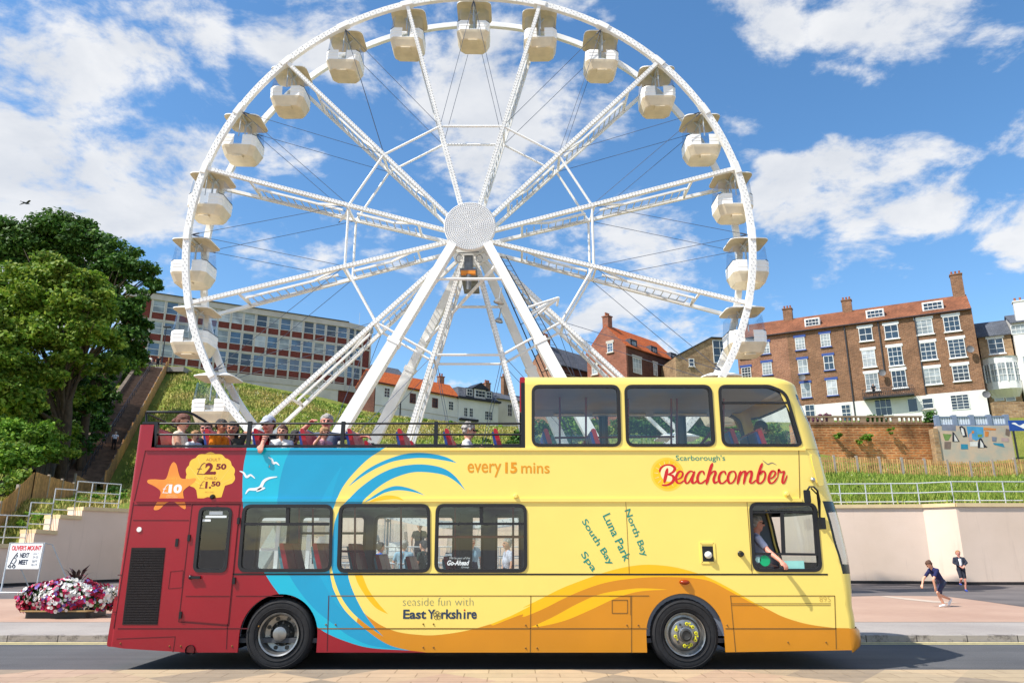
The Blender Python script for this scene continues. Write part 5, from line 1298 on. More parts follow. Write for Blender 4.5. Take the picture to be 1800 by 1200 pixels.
# ------------------------------------------------------------------ buildings on the clifftop
M_BR_OFF = brickm('maroon_brick', (112, 40, 32), (126, 50, 40), (120, 84, 74), big=.12)
M_BR_BRN = brickm('brown_brick', (138, 98, 70), (112, 78, 56), (146, 122, 100), bw=.42, bh=.15, ms=.02, big=.22)
M_BR_ORG = brickm('orange_brown_brick', (156, 106, 78), (132, 88, 66), (166, 138, 116), bw=.42, bh=.15, ms=.02, big=.2)
M_BR_RED = brickm('red_brown_brick', (150, 88, 66), (126, 72, 56), (150, 118, 100), bw=.42, bh=.15, ms=.02, big=.2)
M_BR_DRK = brickm('dark_and_shaded_brick', (96, 58, 46), (80, 48, 40), (104, 80, 68), bw=.42, bh=.15, ms=.02, big=.2)  # dark brick; also paints the shade on the gable houses' front walls
M_STONE = brickm('buff_stone', (166, 138, 104), (140, 112, 82), (150, 128, 104), bw=.6, bh=.25, ms=.03, big=.3)
M_RUBBLE = brickm('rubble_brick', (196, 120, 64), (150, 88, 52), (176, 132, 90), bw=.7, bh=.2, ms=.06, big=.6)
M_PANT = brickm('orange_pantiles', (198, 104, 50), (184, 92, 44), (140, 66, 34), bw=.24, bh=.3, ms=.03, big=.12)
M_OLDT = brickm('old_brown_tiles', (142, 90, 62), (122, 78, 54), (96, 58, 40), bw=.3, bh=.3, ms=.03, big=.3)
M_SLATE = brickm('slate_roof', (92, 96, 104), (80, 84, 92), (62, 66, 72), bw=.4, bh=.28, ms=.02, big=.15)
M_REND = pm('white_render', (222, 220, 214), .8, var=.06, scale=.7, detail=8)
M_CREAM = pm('cream_render', (214, 206, 192), .85, var=.08, scale=.6, detail=8)
M_CONC = pm('pale_concrete', (196, 188, 176), .85, var=.08, scale=1.2, detail=8)
M_WFR = pm('white_window_frame', (226, 226, 222), .5, var=.03)
M_LBL = pm('blue_lintel_paint', (44, 74, 142), .6, var=.08)
M_REDFR = pm('dark_red_frame', (96, 40, 34), .5)
M_GUT = pm('black_iron', (36, 38, 44), .5, var=.2)
def wpane(name, col, refl=.5):
    m = pm(name, col, .08, var=.35, scale=.7, spec=refl, detail=3); return m
M_P1 = wpane('window_glass_dark', (44, 58, 70), .9); M_P2 = wpane('window_glass_curtain', (178, 182, 184), .5); M_P3 = wpane('window_glass_blue', (78, 104, 130), .9); M_P4 = wpane('window_glass_blind', (150, 158, 160), .6)
PANES = [M_P1, M_P2, M_P3, M_P4]

class Facade:
    """vertical wall plane: origin O (x, y), unit direction d to the right, normal n towards the viewer"""
    def __init__(s, O, d):
        s.O = Vector(O); s.d = Vector(d).normalized(); s.n = Vector((s.d.y, -s.d.x))
    def p(s, a, z, off=0.0): return Vector((s.O.x + s.d.x * a + s.n.x * off, s.O.y + s.d.y * a + s.n.y * off, z))
    def hit(s, px, py):
        a = (px - 900) / FPX; b = (600 - py) / FPX; r = Vector((a, CT - b * ST, ST + b * CT))
        t = (s.O.dot(s.n)) / (r.x * s.n.x + r.y * s.n.y); q = r * t
        return ((q.x - s.O.x) * s.d.x + (q.y - s.O.y) * s.d.y, q.z + CAMZ)
    def uv(s, co):
        u = co[:, 0] * (s.d.x + s.n.x) + co[:, 1] * (s.d.y + s.n.y); return np.stack([u, co[:, 2]], -1)
    def box(s, mb, a0, a1, z0, z1, o0, o1, mi=0):
        vs = [s.p(a, z, o) for z in (z0, z1) for a, o in ((a0, o1), (a1, o1), (a1, o0), (a0, o0))]
        mb.add(vs, [(0, 1, 2, 3), (4, 5, 6, 7), (0, 1, 5, 4), (1, 2, 6, 5), (2, 3, 7, 6), (3, 0, 4, 7)], mi)
WRND = random.Random(5)
def add_window(F, par, a, z, w, h, nx=2, ny=3, frame=M_WFR, lintel=None, sill=None, pane=None, off=0.0, fw=.075, door=False):
    mb = MB()
    F.box(mb, a - w / 2, a - w / 2 + fw, z - h / 2, z + h / 2, off - .05, off + .06); F.box(mb, a + w / 2 - fw, a + w / 2, z - h / 2, z + h / 2, off - .05, off + .06)
    F.box(mb, a - w / 2 + fw, a + w / 2 - fw, z + h / 2 - fw, z + h / 2, off - .05, off + .06); F.box(mb, a - w / 2 + fw, a + w / 2 - fw, z - h / 2, z - h / 2 + fw, off - .05, off + .06)
    for i in range(1, nx): x = a - w / 2 + w * i / nx; F.box(mb, x - fw * .28, x + fw * .28, z - h / 2 + fw, z + h / 2 - fw, off + .0, off + .035)
    for i in range(1, ny): y = z - h / 2 + h * i / ny; t = fw * (.5 if (ny % 2 == 0 and i == ny // 2) else .28); F.box(mb, a - w / 2 + fw, a + w / 2 - fw, y - t, y + t, off + .002, off + .04)
    o = mb.build('door' if door else 'window', frame, par)
    mg = MB(); mg.quad(F.p(a - w / 2 + fw * .7, z - h / 2 + fw * .7, off + .012), F.p(a + w / 2 - fw * .7, z - h / 2 + fw * .7, off + .012), F.p(a + w / 2 - fw * .7, z + h / 2 - fw * .7, off + .012), F.p(a - w / 2 + fw * .7, z + h / 2 - fw * .7, off + .012))
    mg.build('pane', pane or WRND.choice(PANES), o)
    if lintel: mb = MB(); F.box(mb, a - w / 2 - .16, a + w / 2 + .16, z + h / 2 + .01, z + h / 2 + .34, off - .04, off + .08); mb.build('lintel', lintel, o)
    if sill: mb = MB(); F.box(mb, a - w / 2 - .12, a + w / 2 + .12, z - h / 2 - .13, z - h / 2 - .005, off - .04, off + .16); mb.build('sill', sill, o)
    return o
def wall_box(F, par, a0, a1, z0, z1, depth, mat, name='wall', front=0.0):
    mb = MB(); F.box(mb, a0, a1, z0, z1, -depth, front); return mb.build(name, mat, par, uvfn=F.uv)
def gable_roof(F, par, a0, a1, z1, depth, rise, mat, over=.3, name='roof', th=.14, front_only=False, hip=0.0):
    mb = MB(); m = depth / 2; sl = rise / m
    ro = [(over, z1 - sl * over), (-m, z1 + rise), (-depth - over, z1 - sl * over)]
    for k in (0, 1):
        (o0, za), (o1, zb) = ro[k], ro[k + 1]
        h0 = hip if k == 0 else 0; h1 = hip if k == 1 else 0
        A = [F.p(a0 - .12 + (hip if k == 1 else 0), za, o0), F.p(a1 + .12 - (hip if k == 1 else 0), za, o0), F.p(a1 + .12 - (hip if k == 0 else 0), zb, o1), F.p(a0 - .12 + (hip if k == 0 else 0), zb, o1)]
        B = [p + Vector((0, 0, th)) for p in A]; mb.add(A + B, [(0, 3, 2, 1), (4, 5, 6, 7), (0, 1, 5, 4), (1, 2, 6, 5), (2, 3, 7, 6), (3, 0, 4, 7)])
    uvf = lambda co: np.stack([co[:, 0] * F.d.x + co[:, 1] * F.d.y, co[:, 2] * 1.5 + 0 * co[:, 0]], -1)
    r = mb.build(name, mat, par, uvfn=uvf)
    return r
def gable_ends(F, par, a0, a1, z1, depth, rise, mat):
    for a in (a0, a1):
        mb = MB(); s = .01 if a == a0 else -.01
        A = [F.p(a + s, z1, -.01), F.p(a + s, z1, -depth + .01), F.p(a + s, z1 + rise, -depth / 2)]; B = [p + Vector((F.d.x, F.d.y, 0)) * (.25 if a == a0 else -.25) for p in A]
        mb.add(A + B, [(0, 1, 2), (3, 5, 4), (0, 1, 4, 3), (1, 2, 5, 4), (2, 0, 3, 5)]); mb.build('gable', mat, par, uvfn=F.uv)
def chimney(F, par, a, off, z0, z1, w, d, mat, pots=2, potcol=M_PANT):
    mb = MB(); F.box(mb, a - w / 2, a + w / 2, z0, z1, off - d / 2, off + d / 2); F.box(mb, a - w / 2 - .08, a + w / 2 + .08, z1, z1 + .14, off - d / 2 - .08, off + d / 2 + .08)
    c = mb.build('chimney', mat, par, uvfn=F.uv)
    for i in range(pots):
        q = F.p(a + (i - (pots - 1) / 2) * w / max(1, pots), z1 + .14, off); mb = MB(); mb.lathe([(.13, 0), (.11, .35), (.13, .38), (.13, .45), (.09, .45)], q, 'z', 10); mb.build('chimney_pot', pm('terracotta_pot', (170, 104, 72), .8), c, 40)
    return c

# --- the brick and concrete office block, upper left
c0 = U(225, 520, 101.0)
F = Facade((c0.x, c0.y), (.867, .498))
off = thing('office_block', 'long three storey office block with bands of windows and dark red brick panels', 'office building', (c0.x, c0.y, 24))
A_ = lambda px, py: F.hit(px, py)
s_first, ztop = A_(270, 516); s_bend = A_(612, 574)[0]; ztop = F.hit(275, 517)[1]
z_r = F.hit(271, 526)[1]; ST_H = 3.22
wall_box(F, off, 0, s_bend, 22.0, ztop - .9, 14, M_BR_OFF)
mb = MB(); F.box(mb, -.3, s_bend + .05, ztop - .9, ztop, -14.2, .28); mb.build('cornice', M_CONC, off)
mb = MB(); F.box(mb, -.3, s_bend - 0, ztop, ztop + .12, -14.3, .45); mb.build('roof', pm('dark_felt', (70, 70, 72), .9), off)
nb = 16; bw = (s_bend - s_first) / nb
mb = MB()
for k in range(3):
    zt_ = z_r - ST_H * k
    F.box(mb, s_first, s_bend, zt_ - .02, zt_ + .28, -.05, .14); F.box(mb, s_first, s_bend, zt_ - ST_H + .20, zt_ - ST_H + .30, -.05, .10)
for i in range(nb + 1): F.box(mb, s_first + bw * i - .13, s_first + bw * i + .13, z_r - 3 * ST_H, ztop - .9, -.05, .18)
F.box(mb, 0, s_first - .13, z_r - ST_H - .1, z_r - ST_H + .28, -.05, .08); F.box(mb, 0, s_first - .13, z_r - 2 * ST_H - .1, z_r - 2 * ST_H + .28, -.05, .08)
F.box(mb, -.2, s_bend, z_r - 3 * ST_H - 1.0, z_r - 3 * ST_H, -.05, .22); mb.build('concrete_frame', M_CONC, off)
for k in range(3):
    for i in range(nb):
        a = s_first + bw * (i + .5); z = z_r - ST_H * k - .98
        add_window(F, off, a, z, bw - .26, 1.9, 1, 2, pane=WRND.choice([M_P1, M_P3, M_P3, M_P4, M_P4, M_P2]), fw=.07)
e = F.p(s_bend, 0); F2 = Facade((e.x, e.y), (.70, .714)); L2 = F2.hit(652, 600)[0]
wall_box(F2, off, 0, L2, 22.0, ztop - .9, 12, M_BR_OFF, 'return_wall'); mb = MB(); F2.box(mb, 0, L2 + .2, ztop - .9, ztop, -12, .28); mb.build('return_cornice', M_CONC, off); mb = MB()
for k in range(3): F2.box(mb, 0, L2, z_r - ST_H * k - .02, z_r - ST_H * k + .28, -.05, .12)
for a in (0.13, L2 * .3, L2 * .62, L2 - .13): F2.box(mb, a - .13, a + .13, z_r - 3 * ST_H, ztop - .9, -.05, .16)
F2.box(mb, 0, L2, z_r - 3 * ST_H - 1.0, z_r - 3 * ST_H, -.05, .2); mb.build('return_frame', M_CONC, off)
for k in range(3):
    for a0, a1 in ((.26, L2 * .3 - .13), (L2 * .3 + .13, L2 * .62 - .13)): add_window(F2, off, (a0 + a1) / 2, z_r - ST_H * k - .98, a1 - a0, 1.9, 1, 2, pane=WRND.choice([M_P1, M_P3]), fw=.07)
mb = MB(); F.box(mb, s_first + 2, s_bend - 1, 21.5, z_r - 3 * ST_H - 1.0, -2, .1); lw = mb.build('lower_wall', M_CREAM, off)
mb = MB(); p_ = F2.p(L2 * .6, ztop, -1); mb.tube([p_, p_ + Vector((0, 0, 2.6))], .03, 5); mb.build('aerial', M_STEEL, off)
mb = MB(); F2.box(mb, L2, L2 + 3.5, 17, 22.5, -6, -.5); mb.build('brick_wing', M_BR_DRK, off, uvfn=F2.uv)

# --- the white row with orange pantiles
c0 = U(660, 690, 95.0); F = Facade((c0.x, c0.y), (.70, .714))
row = thing('cottage_row', 'low white cottage row under an orange pantile roof behind the wheel legs', 'house', (c0.x, c0.y, 18))
L = F.hit(806, 715)[0]; ze = F.hit(735, 684.5)[1]; zb = F.hit(735, 727)[1]
wall_box(F, row, 0, L, zb - 1.5, ze, 4.4, M_REND)
gable_roof(F, row, 0, L, ze, 4.4, 2.0, M_PANT, .25); gable_ends(F, row, -.14, L, ze, 4.4, 1.9, M_BR_DRK); wall_box(F, row, -.14, -.01, zb - 1.5, ze, 4.4, M_BR_DRK, 'end_wall')
for px, py, fr in ((680, 690, M_WFR), (725.5, 700, M_REDFR), (764.5, 708, M_REDFR), (792.5, 713, M_WFR)):
    a, z = F.hit(px, py); add_window(F, row, a, z, 1.0, 1.35, 2, 3, fr, pane=M_P1, fw=.10)
mb = MB(); a, z = F.hit(704, 700); F.box(mb, a - .06, a + .06, zb - 1, ze, 0, .1); mb.build('drainpipe', M_GUT, row)
mb = MB(); F.box(mb, 0, L, zb + .3, zb + .38, 0, .06); mb.build('string_course', M_CONC, row)
mb = MB(); F.box(mb, -.2, L, ze - .12, ze - .02, .22, .36); mb.build('gutter', M_GUT, row)
chimney(F, row, F.hit(801, 690)[0] - .2, -3.2, ze + 1.4, ze + 3.3, .9, .6, M_BR_ORG)
# --- white house with slate mansard and dormers
c0 = F.p(L, 0); F = Facade((c0.x + .05, c0.y - .3), (.80, .60))
man = thing('mansard_house', 'white rendered house with black eaves, slate mansard and three dormers behind wheel spokes', 'house', (c0.x, c0.y, 17))
L = F.hit(876, 720)[0]; ze = F.hit(845, 705)[1]; zb = F.hit(845, 739)[1]
wall_box(F, man, 0, L, zb - 1.5, ze, 7, M_REND)
mb = MB(); F.box(mb, -.25, L + .25, ze, ze + .28, -7.2, .45); mb.build('eaves', M_GUT, man)
mb = MB(); A = [F.p(0, ze + .28, .1), F.p(L, ze + .28, .1), F.p(L, ze + .28, -7), F.p(0, ze + .28, -7)]; B = [F.p(.5, ze + 2.0, -1.2), F.p(L - .5, ze + 2.0, -1.2), F.p(L - .5, ze + 2.0, -6), F.p(.5, ze + 2.0, -6)]
mb.add(A + B, [(4, 5, 6, 7), (0, 1, 5, 4), (1, 2, 6, 5), (2, 3, 7, 6), (3, 0, 4, 7)]); mb.build('roof', M_SLATE, man, uvfn=lambda co: np.stack([co[:, 0] * F.d.x + co[:, 1] * F.d.y, co[:, 2]], -1))
for px, w in ((825, 1.3), (844, 2.1), (859.5, 1.3)):
    a = F.hit(px, 693)[0]; dm = MB(); F.box(dm, a - w / 2, a + w / 2, ze + .4, ze + 1.75, -2.2, .02); d_ = dm.build('dormer', M_SLATE if w < 2 else M_REND, man, uvfn=F.uv); add_window(F, d_, a, ze + 1.08, w - .3, 1.0, 2 if w < 2 else 3, 2, pane=M_P1, off=.03)
    if w > 2: mb = MB(); A = [F.p(a - 1.5, ze + 1.8, .3), F.p(a + 1.5, ze + 1.8, .3), F.p(a, ze + 2.75, .3)]; B = [p + Vector((-F.n.x * 3, -F.n.y * 3, 0)) for p in A]; mb.add(A + B, [(0, 1, 2), (3, 5, 4), (0, 1, 4, 3), (1, 2, 5, 4), (2, 0, 3, 5)]); mb.build('dormer_gable', M_GUT, d_)
for px, py, w in ((818.5, 724, .7), (828, 725, .7), (855.5, 730, .75), (862.5, 731, .75)): a, z = F.hit(px, py); add_window(F, man, a, z, w, 1.35, 2, 3, pane=M_P1, fw=.08)
mb = MB(); F.box(mb, .1, L * .45, zb - .3, zb, 0, .5); mb.build('bay_plinth', M_GUT, man)
chimney(F, man, F.hit(872.5, 690)[0], -2.5, ze, ze + 3.4, .9, .7, M_BR_ORG, 3)
# --- buff house right of it
c0 = F.p(L + .3, 0, -1.5); F = Facade((c0.x, c0.y), (.80, .60))
buf = thing('buff_house', 'buff coloured house with slate roof beside the white mansard house', 'house', (c0.x, c0.y, 17)); L = 8.5; ze = F.hit(890, 702)[1]
wall_box(F, buf, 0, L, 14.5, ze, 7, M_CREAM); gable_roof(F, buf, 0, L, ze, 7, 1.6, M_SLATE); gable_ends(F, buf, 0, L, ze, 7, 1.5, M_CREAM)
mb = MB(); F.box(mb, .0, .35, 15, ze, 0, .06); mb.build('quoin', M_WFR, buf); a, z = F.hit(896, 721); add_window(F, buf, a, z, .9, 1.9, 2, 3, pane=M_P1)
chimney(F, buf, F.hit(905, 670)[0] + .4, -3.2, ze + 1.0, ze + 4.3, 1.0, .8, M_BR_BRN, 3)
# --- small dark gabled house and slate roofs peeping over the row
c0 = U(668, 662, 108); F = Facade((c0.x, c0.y), (.75, .66)); sm = thing('gabled_house', 'dark brick gable and slate roof peeping over the orange pantiles', 'house', (c0.x, c0.y, 22))
ze = F.hit(690, 662)[1]; wall_box(F, sm, 0, 4.6, 18, ze, 5, M_BR_DRK); gable_roof(F, sm, 0, 4.6, ze, 5, 1.9, M_SLATE); gable_ends(F, sm, 0, 4.6, ze, 5, 1.8, M_BR_DRK)

# --- red brick house with orange roof and dormers (right of the hub legs)
def lit_gable_house(name, label, corner_px, Y, gw, fl, py_eave, rise, gm, fm, rm, dorm=(), gwins=(), fwins=(), chim=True):
    c = U(corner_px, py_eave, Y); Ff = Facade((c.x, c.y), (.69, .72)); Fg = Facade((c.x - .72 * gw, c.y + .69 * gw), (.72, -.69))
    h = thing(name, label, 'house', (c.x, c.y, 15)); ze = c.z
    wall_box(Ff, h, 0, fl, 12.5, ze, gw, fm)  # front wall's shade is painted in, with a darker brick than the lit gable
    mb = MB(); Fg.box(mb, 0, gw, 12.5, ze, -.3, .03); A = [Fg.p(0, ze, .03), Fg.p(gw, ze, .03), Fg.p(gw / 2, ze + rise, .03)]; B = [p + Vector((-Fg.n.x, -Fg.n.y, 0)) * .3 for p in A]
    mb.add(A + B, [(0, 1, 2), (3, 5, 4), (0, 1, 4, 3), (1, 2, 5, 4), (2, 0, 3, 5)]); mb.build('gable_wall', gm, h, uvfn=Fg.uv)
    gable_roof(Ff, h, .1, fl, ze, gw, rise, rm, .2)
    for px, py, w, hh, nx, ny in gwins: a, z = Fg.hit(px, py); add_window(Fg, h, a, z, w, hh, nx, ny, lintel=M_CONC, sill=M_CONC, off=.04)
    for px, py, w, hh, nx, ny in fwins: a, z = Ff.hit(px, py); add_window(Ff, h, a, z, w, hh, nx, ny, lintel=M_CONC)
    for px, py in dorm:
        a, z = Ff.hit(px, py); dm = MB(); Ff.box(dm, a - .75, a + .75, ze - .4, ze + 1.15, -2.6, -.15); d_ = dm.build('dormer', M_SLATE, h, uvfn=Ff.uv); add_window(Ff, d_, a, ze + .35, 1.1, 1.2, 2, 2, frame=M_GUT, pane=M_P4, off=-.14)
    mb = MB(); Ff.box(mb, .1, fl, ze - 1.25, ze - 1.17, .0, .05); mb.build('string_course', M_CONC, h)
    if chim: chimney(Ff, h, .5, -gw / 2, ze + rise - .3, ze + rise + 1.2, .9, .9, gm, 3)
    return h
lit_gable_house('brick_house', 'red brick house with sunlit gable, orange roof and three grey dormers', 1100, 90, 6.2, 11.8, 606, 3.2, M_BR_RED, M_BR_DRK, M_PANT, ((1116, 608), (1152, 618), (1186, 622)), ((1073, 611, .9, 1.2, 2, 3), (1046, 650, .9, 1.2, 2, 3)), ((1120, 643, 1.9, 2.0, 3, 3), (1152, 650, .9, 1.6, 2, 2)))
lit_gable_house('brick_house', 'smaller brick house with slate roof half hidden by right wheel legs', 985, 97, 6.0, 9, 640, 3.2, M_BR_ORG, M_BR_DRK, M_SLATE, (), ((965, 640, .8, 1.2, 2, 2),), (), True)
# --- stone side building with sloping parapet
c0 = U(1187, 625, 90); F = Facade((c0.x, c0.y), (.99, .12)); st_h = thing('stone_building', 'buff stone building with sloping parapet between red house and brick terrace', 'house', (c0.x, c0.y, 15))
pts = [F.hit(1187, 627), F.hit(1250, 594), F.hit(1276, 595)]; mb = MB(); poly = [(pts[0][0], 12), pts[0], pts[1], pts[2], (pts[2][0], 12)]
mb.prism(poly, lambda a, b, d: F.p(a, b, d), -8, 0); mb.build('wall', M_STONE, st_h, uvfn=F.uv); mb = MB(); 
for (a0, z0), (a1, z1) in ((pts[0], pts[1]), (pts[1], pts[2])): q0, q1 = F.p(a0, z0 + .06, -4), F.p(a1, z1 + .06, -4); mb.bar(q0, q1, 8.3, .14, 0)
mb.build('parapet_coping', M_GUT, st_h)
a, z = F.hit(1215.5, 637); add_window(F, st_h, a, z, .7, 1.0, 1, 2, sill=M_CONC); a, z = F.hit(1266, 618); add_window(F, st_h, a, z, 1.9, 3.0, 2, 3, pane=M_P1)

# --- the tall brick terrace on the right
L = 34.0; dT = Vector((.87, -.49)); R_ = Vector((55.4, 85.0)); OT = R_ - dT * L; FT = Facade(tuple(OT), tuple(dT))
zE = FT.hit(1600, 556)[1]; zG = FT.hit(1600, 697)[1]; zB = 14.6
s12 = FT.hit(1487, 600)[0]; s23 = FT.hit(1612, 590)[0]; s01 = FT.hit(1384, 600)[0]
def terrace_house(label, a0, a1, wm, gcol, lint, sillm, wins, gwins, dormers, chims, roofm, gz=zG):
    h = thing('terrace_house', label, 'house', tuple(FT.p((a0 + a1) / 2, zB)), 0, 'houses of the tall brick terrace')
    wall_box(FT, h, a0, a1, gz, zE, 9, wm); wall_box(FT, h, a0, a1, zB - 2, gz, 9, gcol, 'ground_floor', .06)
    gable_roof(FT, h, a0 + .12, a1 - .12, zE, 9, 3.0, roofm, .3); gable_ends(FT, h, a0, a1, zE, 9, 2.9, wm)
    mb = MB(); FT.box(mb, a0, a1, zE - .16, zE - .04, .22, .36); mb.build('gutter', M_GUT, h)
    for px, py, w, hh, nx, ny in wins: a, z = FT.hit(px, py); add_window(FT, h, a, z, w, hh, nx, ny, lintel=lint, sill=sillm, pane=WRND.choice([M_P1, M_P2, M_P4, M_P1]))
    for px, py, w, hh, nx, ny in gwins: a, z = FT.hit(px, py); add_window(FT, h, a, z, w, hh, nx, ny, off=.06, pane=M_P1, sill=M_CONC if hh < 1.7 else None, door=hh > 1.9)
    for px, w in dormers:
        a = FT.hit(px, 555)[0]; dm = MB(); FT.box(dm, a - w / 2, a + w / 2, zE + .45, zE + 1.75, -2.9, -.75); d_ = dm.build('dormer', M_WFR, h); add_window(FT, d_, a, zE + 1.15, w - .2, .95, 4, 2, off=-.74, pane=M_P1)
    for px, hh, w in chims: a = FT.hit(px, 560)[0]; chimney(FT, h, a, -4.5, zE + 1.6, zE + 3.0 + hh, w, .9, M_BR_BRN, 3)
    return h
h1 = terrace_house('brown brick terrace house with bright blue lintels, its left half behind a gondola', FT.hit(1296, 620)[0], s01, M_BR_ORG, M_REND, M_LBL, M_LBL, ((1309, 620, 1.25, 1.5, 3, 4), (1344.5, 612, 1.25, 1.6, 3, 4), (1312, 655, 1.25, 1.5, 3, 4), (1348.5, 648, 1.25, 1.7, 3, 4), (1354, 690, 1.2, 1.7, 3, 4)), (), (), ((1377, 1.5, 1.2),), M_OLDT)
h1b = terrace_house('brown brick terrace house with blue lintels beside the bus front, white ground floor', s01, s12, M_BR_BRN, M_REND, M_LBL, M_LBL, ((1406.5, 604, 1.2, 1.7, 3, 4), (1451, 598, 1.2, 1.75, 3, 4), (1411.5, 644, 1.2, 1.9, 2, 2), (1457, 637.5, 1.2, 1.9, 2, 2), (1417, 686, 1.2, 1.9, 2, 3), (1462.5, 681, 1.25, 2.0, 2, 2)), ((1424, 722, 1.2, 1.6, 2, 2), (1488, 726, 1.1, 2.2, 2, 4)), ((1425, 1.9),), ((1487, 1.5, 1.2),), M_OLDT)
h2 = terrace_house('brown brick terrace house with black iron balcony and white lintels', s12, s23, M_BR_BRN, M_REND, M_WFR, M_WFR, ((1521.7, 587.5, 1.55, 1.75, 2, 2), (1567, 583, 1.55, 1.8, 2, 2), (1527.5, 630, 1.5, 2.2, 3, 4), (1574, 626, 1.6, 2.4, 3, 4), (1533, 671, 1.5, 2.2, 3, 3), (1580.5, 666, 1.6, 2.2, 3, 3)), ((1553, 716, 1.9, 2.1, 3, 2), (1604.5, 712, 1.1, 1.7, 1, 1)), ((1538, 2.1),), (), M_OLDT)
h3 = terrace_house('end of terrace brown brick house with tall chimney and white ground floor', s23, L, M_BR_BRN, M_REND, M_WFR, M_WFR, ((1625, 574.5, 1.8, 1.9, 3, 4), (1673, 569, 1.7, 1.9, 3, 3), (1632, 617, 1.7, 2.2, 3, 4), (1682, 612, 1.75, 2.3, 3, 5), (1639, 661, 1.75, 2.0, 3, 4), (1689, 655.5, 1.7, 1.9, 3, 4)), ((1687.5, 706.5, 1.9, 1.8, 3, 5), (1631, 709, 1.2, 1.3, 1, 2)), ((1642.5, 2.3),), ((1697, 2.8, 1.3),), M_OLDT, gz=FT.hit(1690, 688)[1])
mb = MB(); a0, a1 = FT.hit(1517, 690)[0], FT.hit(1607, 690)[0]; zb_ = FT.hit(1560, 698)[1]
FT.box(mb, a0, a1, zb_ - .16, zb_, .06, 1.3); bal = mb.build('balcony', M_GUT, h2)
mb = MB()
for z in (zb_ + .08, zb_ + .55, zb_ + .98): mb.tube([FT.p(a0, z, .1), FT.p(a0, z, 1.26), FT.p(a1, z, 1.26), FT.p(a1, z, .1)], .03, 5)
for i in range(30): a = a0 + (a1 - a0) * i / 29; mb.tube([FT.p(a, zb_, 1.26), FT.p(a, zb_ + .98, 1.26)], .018, 4)
for i in range(24): a = a0 + (a1 - a0) * (i + .5) / 24; q = FT.p(a, zb_ + .3, 1.26); mb.tube([q + Vector((FT.d.x * .14 * math.cos(t), FT.d.y * .14 * math.cos(t), .17 * math.sin(t))) for t in [2 * math.pi * j / 8 for j in range(9)]], .014, 4, cap=False)
mb.build('railing', M_GUT, bal)
for (px0, py0, px1, py1, hh) in ((1483, 568, 1502, 742, h1b), (1607, 556, 1629, 692, h3), (1543, 566, 1556, 650, h2)):
    mb = MB(); a, z1_ = FT.hit(px0, py0); _, z0_ = FT.hit(px1, py1); FT.box(mb, a - .07, a + .07, z0_, min(z1_, zE), .02, .16); mb.build('drainpipe', M_GUT, hh)
for px, py, h_ in ((1705, 616, h3), (1551, 657, h2), (1411, 665, h1b), (1733, 695, h3)):
    a, z = FT.hit(px, py); mb = MB(); q = FT.p(a, z, .55); M = Matrix.Translation(q) @ Vector((-.3, -.9, .25)).to_track_quat('Z', 'Y').to_matrix().to_4x4()
    for k, (r, hgt) in enumerate(((0, 0), (.25, .03), (.42, .12))): mb.v += [tuple(M @ Vector((r * math.cos(t), r * math.sin(t) * 1.1, hgt))) for t in [2 * math.pi * j / 14 for j in range(14)]]
    for i in range(2):
        for j in range(14): mb.f.append((i * 14 + j, i * 14 + (j + 1) % 14, (i + 1) * 14 + (j + 1) % 14, (i + 1) * 14 + j)); mb.m.append(0)
    mb.tube([FT.p(a, z, .05), q], .03, 5); mb.build('satellite_dish', pm('dish_grey', (92, 92, 94), .6), h_)
# --- cream house with a bay window, and the white house at the picture's edge
c0 = FT.p(L + .4, 0, -3.5); F = Facade((c0.x, c0.y), tuple(dT)); bay = thing('bay_house', 'stone house with white rounded bay window and grey slate roof', 'house', (c0.x, c0.y, 15))
ze = F.hit(1755, 588)[1]; L3 = F.hit(1786, 640)[0]; wall_box(F, bay, 0, L3, 12, ze, 8, M_STONE); gable_roof(F, bay, 0, L3, ze, 8, 2.6, M_SLATE, .3); gable_ends(F, bay, 0, L3, ze, 8, 2.5, M_STONE)
a, z = F.hit(1751, 608); add_window(F, bay, a, z, 1.6, 1.9, 2, 3, lintel=M_WFR, sill=M_WFR)
a, z = F.hit(1761, 657)
mb = MB(); mp_ = MB(); r = 1.95
for i in range(7):
    t0, t1 = math.pi * (i / 7), math.pi * ((i + 1) / 7); q0 = (a - r * math.cos(t0), r * .7 * math.sin(t0)); q1 = (a - r * math.cos(t1), r * .7 * math.sin(t1))
    for zz0, zz1, o in ((z - 2.0, z - 1.1, 0), (z + 1.1, z + 1.9, 0)): mb.quad(F.p(q0[0], zz0, q0[1]), F.p(q1[0], zz0, q1[1]), F.p(q1[0], zz1, q1[1]), F.p(q0[0], zz1, q0[1]))
    mp_.quad(F.p(q0[0], z - 1.1, q0[1] - .03), F.p(q1[0], z - 1.1, q1[1] - .03), F.p(q1[0], z + 1.1, q1[1] - .03), F.p(q0[0], z + 1.1, q0[1] - .03))
    mb.tube([F.p(q0[0], z - 1.1, q0[1]), F.p(q0[0], z + 1.1, q0[1])], .09, 6)
    for h_ in (-.35, .4): mb.tube([F.p(q0[0], z + h_, q0[1]), F.p(q1[0], z + h_, q1[1])], .035, 5)
    qm = ((q0[0] + q1[0]) / 2, (q0[1] + q1[1]) / 2); mb.tube([F.p(qm[0], z - 1.1, qm[1]), F.p(qm[0], z + 1.1, qm[1])], .03, 5)
mb.v += [tuple(F.p(a - r * 1.05 * math.cos(math.pi * i / 14), z + 1.92, r * .75 * math.sin(math.pi * i / 14))) for i in range(15)]; mb.f.append(tuple(range(len(mb.v) - 15, len(mb.v)))); mb.m.append(0)
bw_ = mb.build('bay_window', M_WFR, bay); mp_.build('pane', M_P4, bw_)
mb = MB()
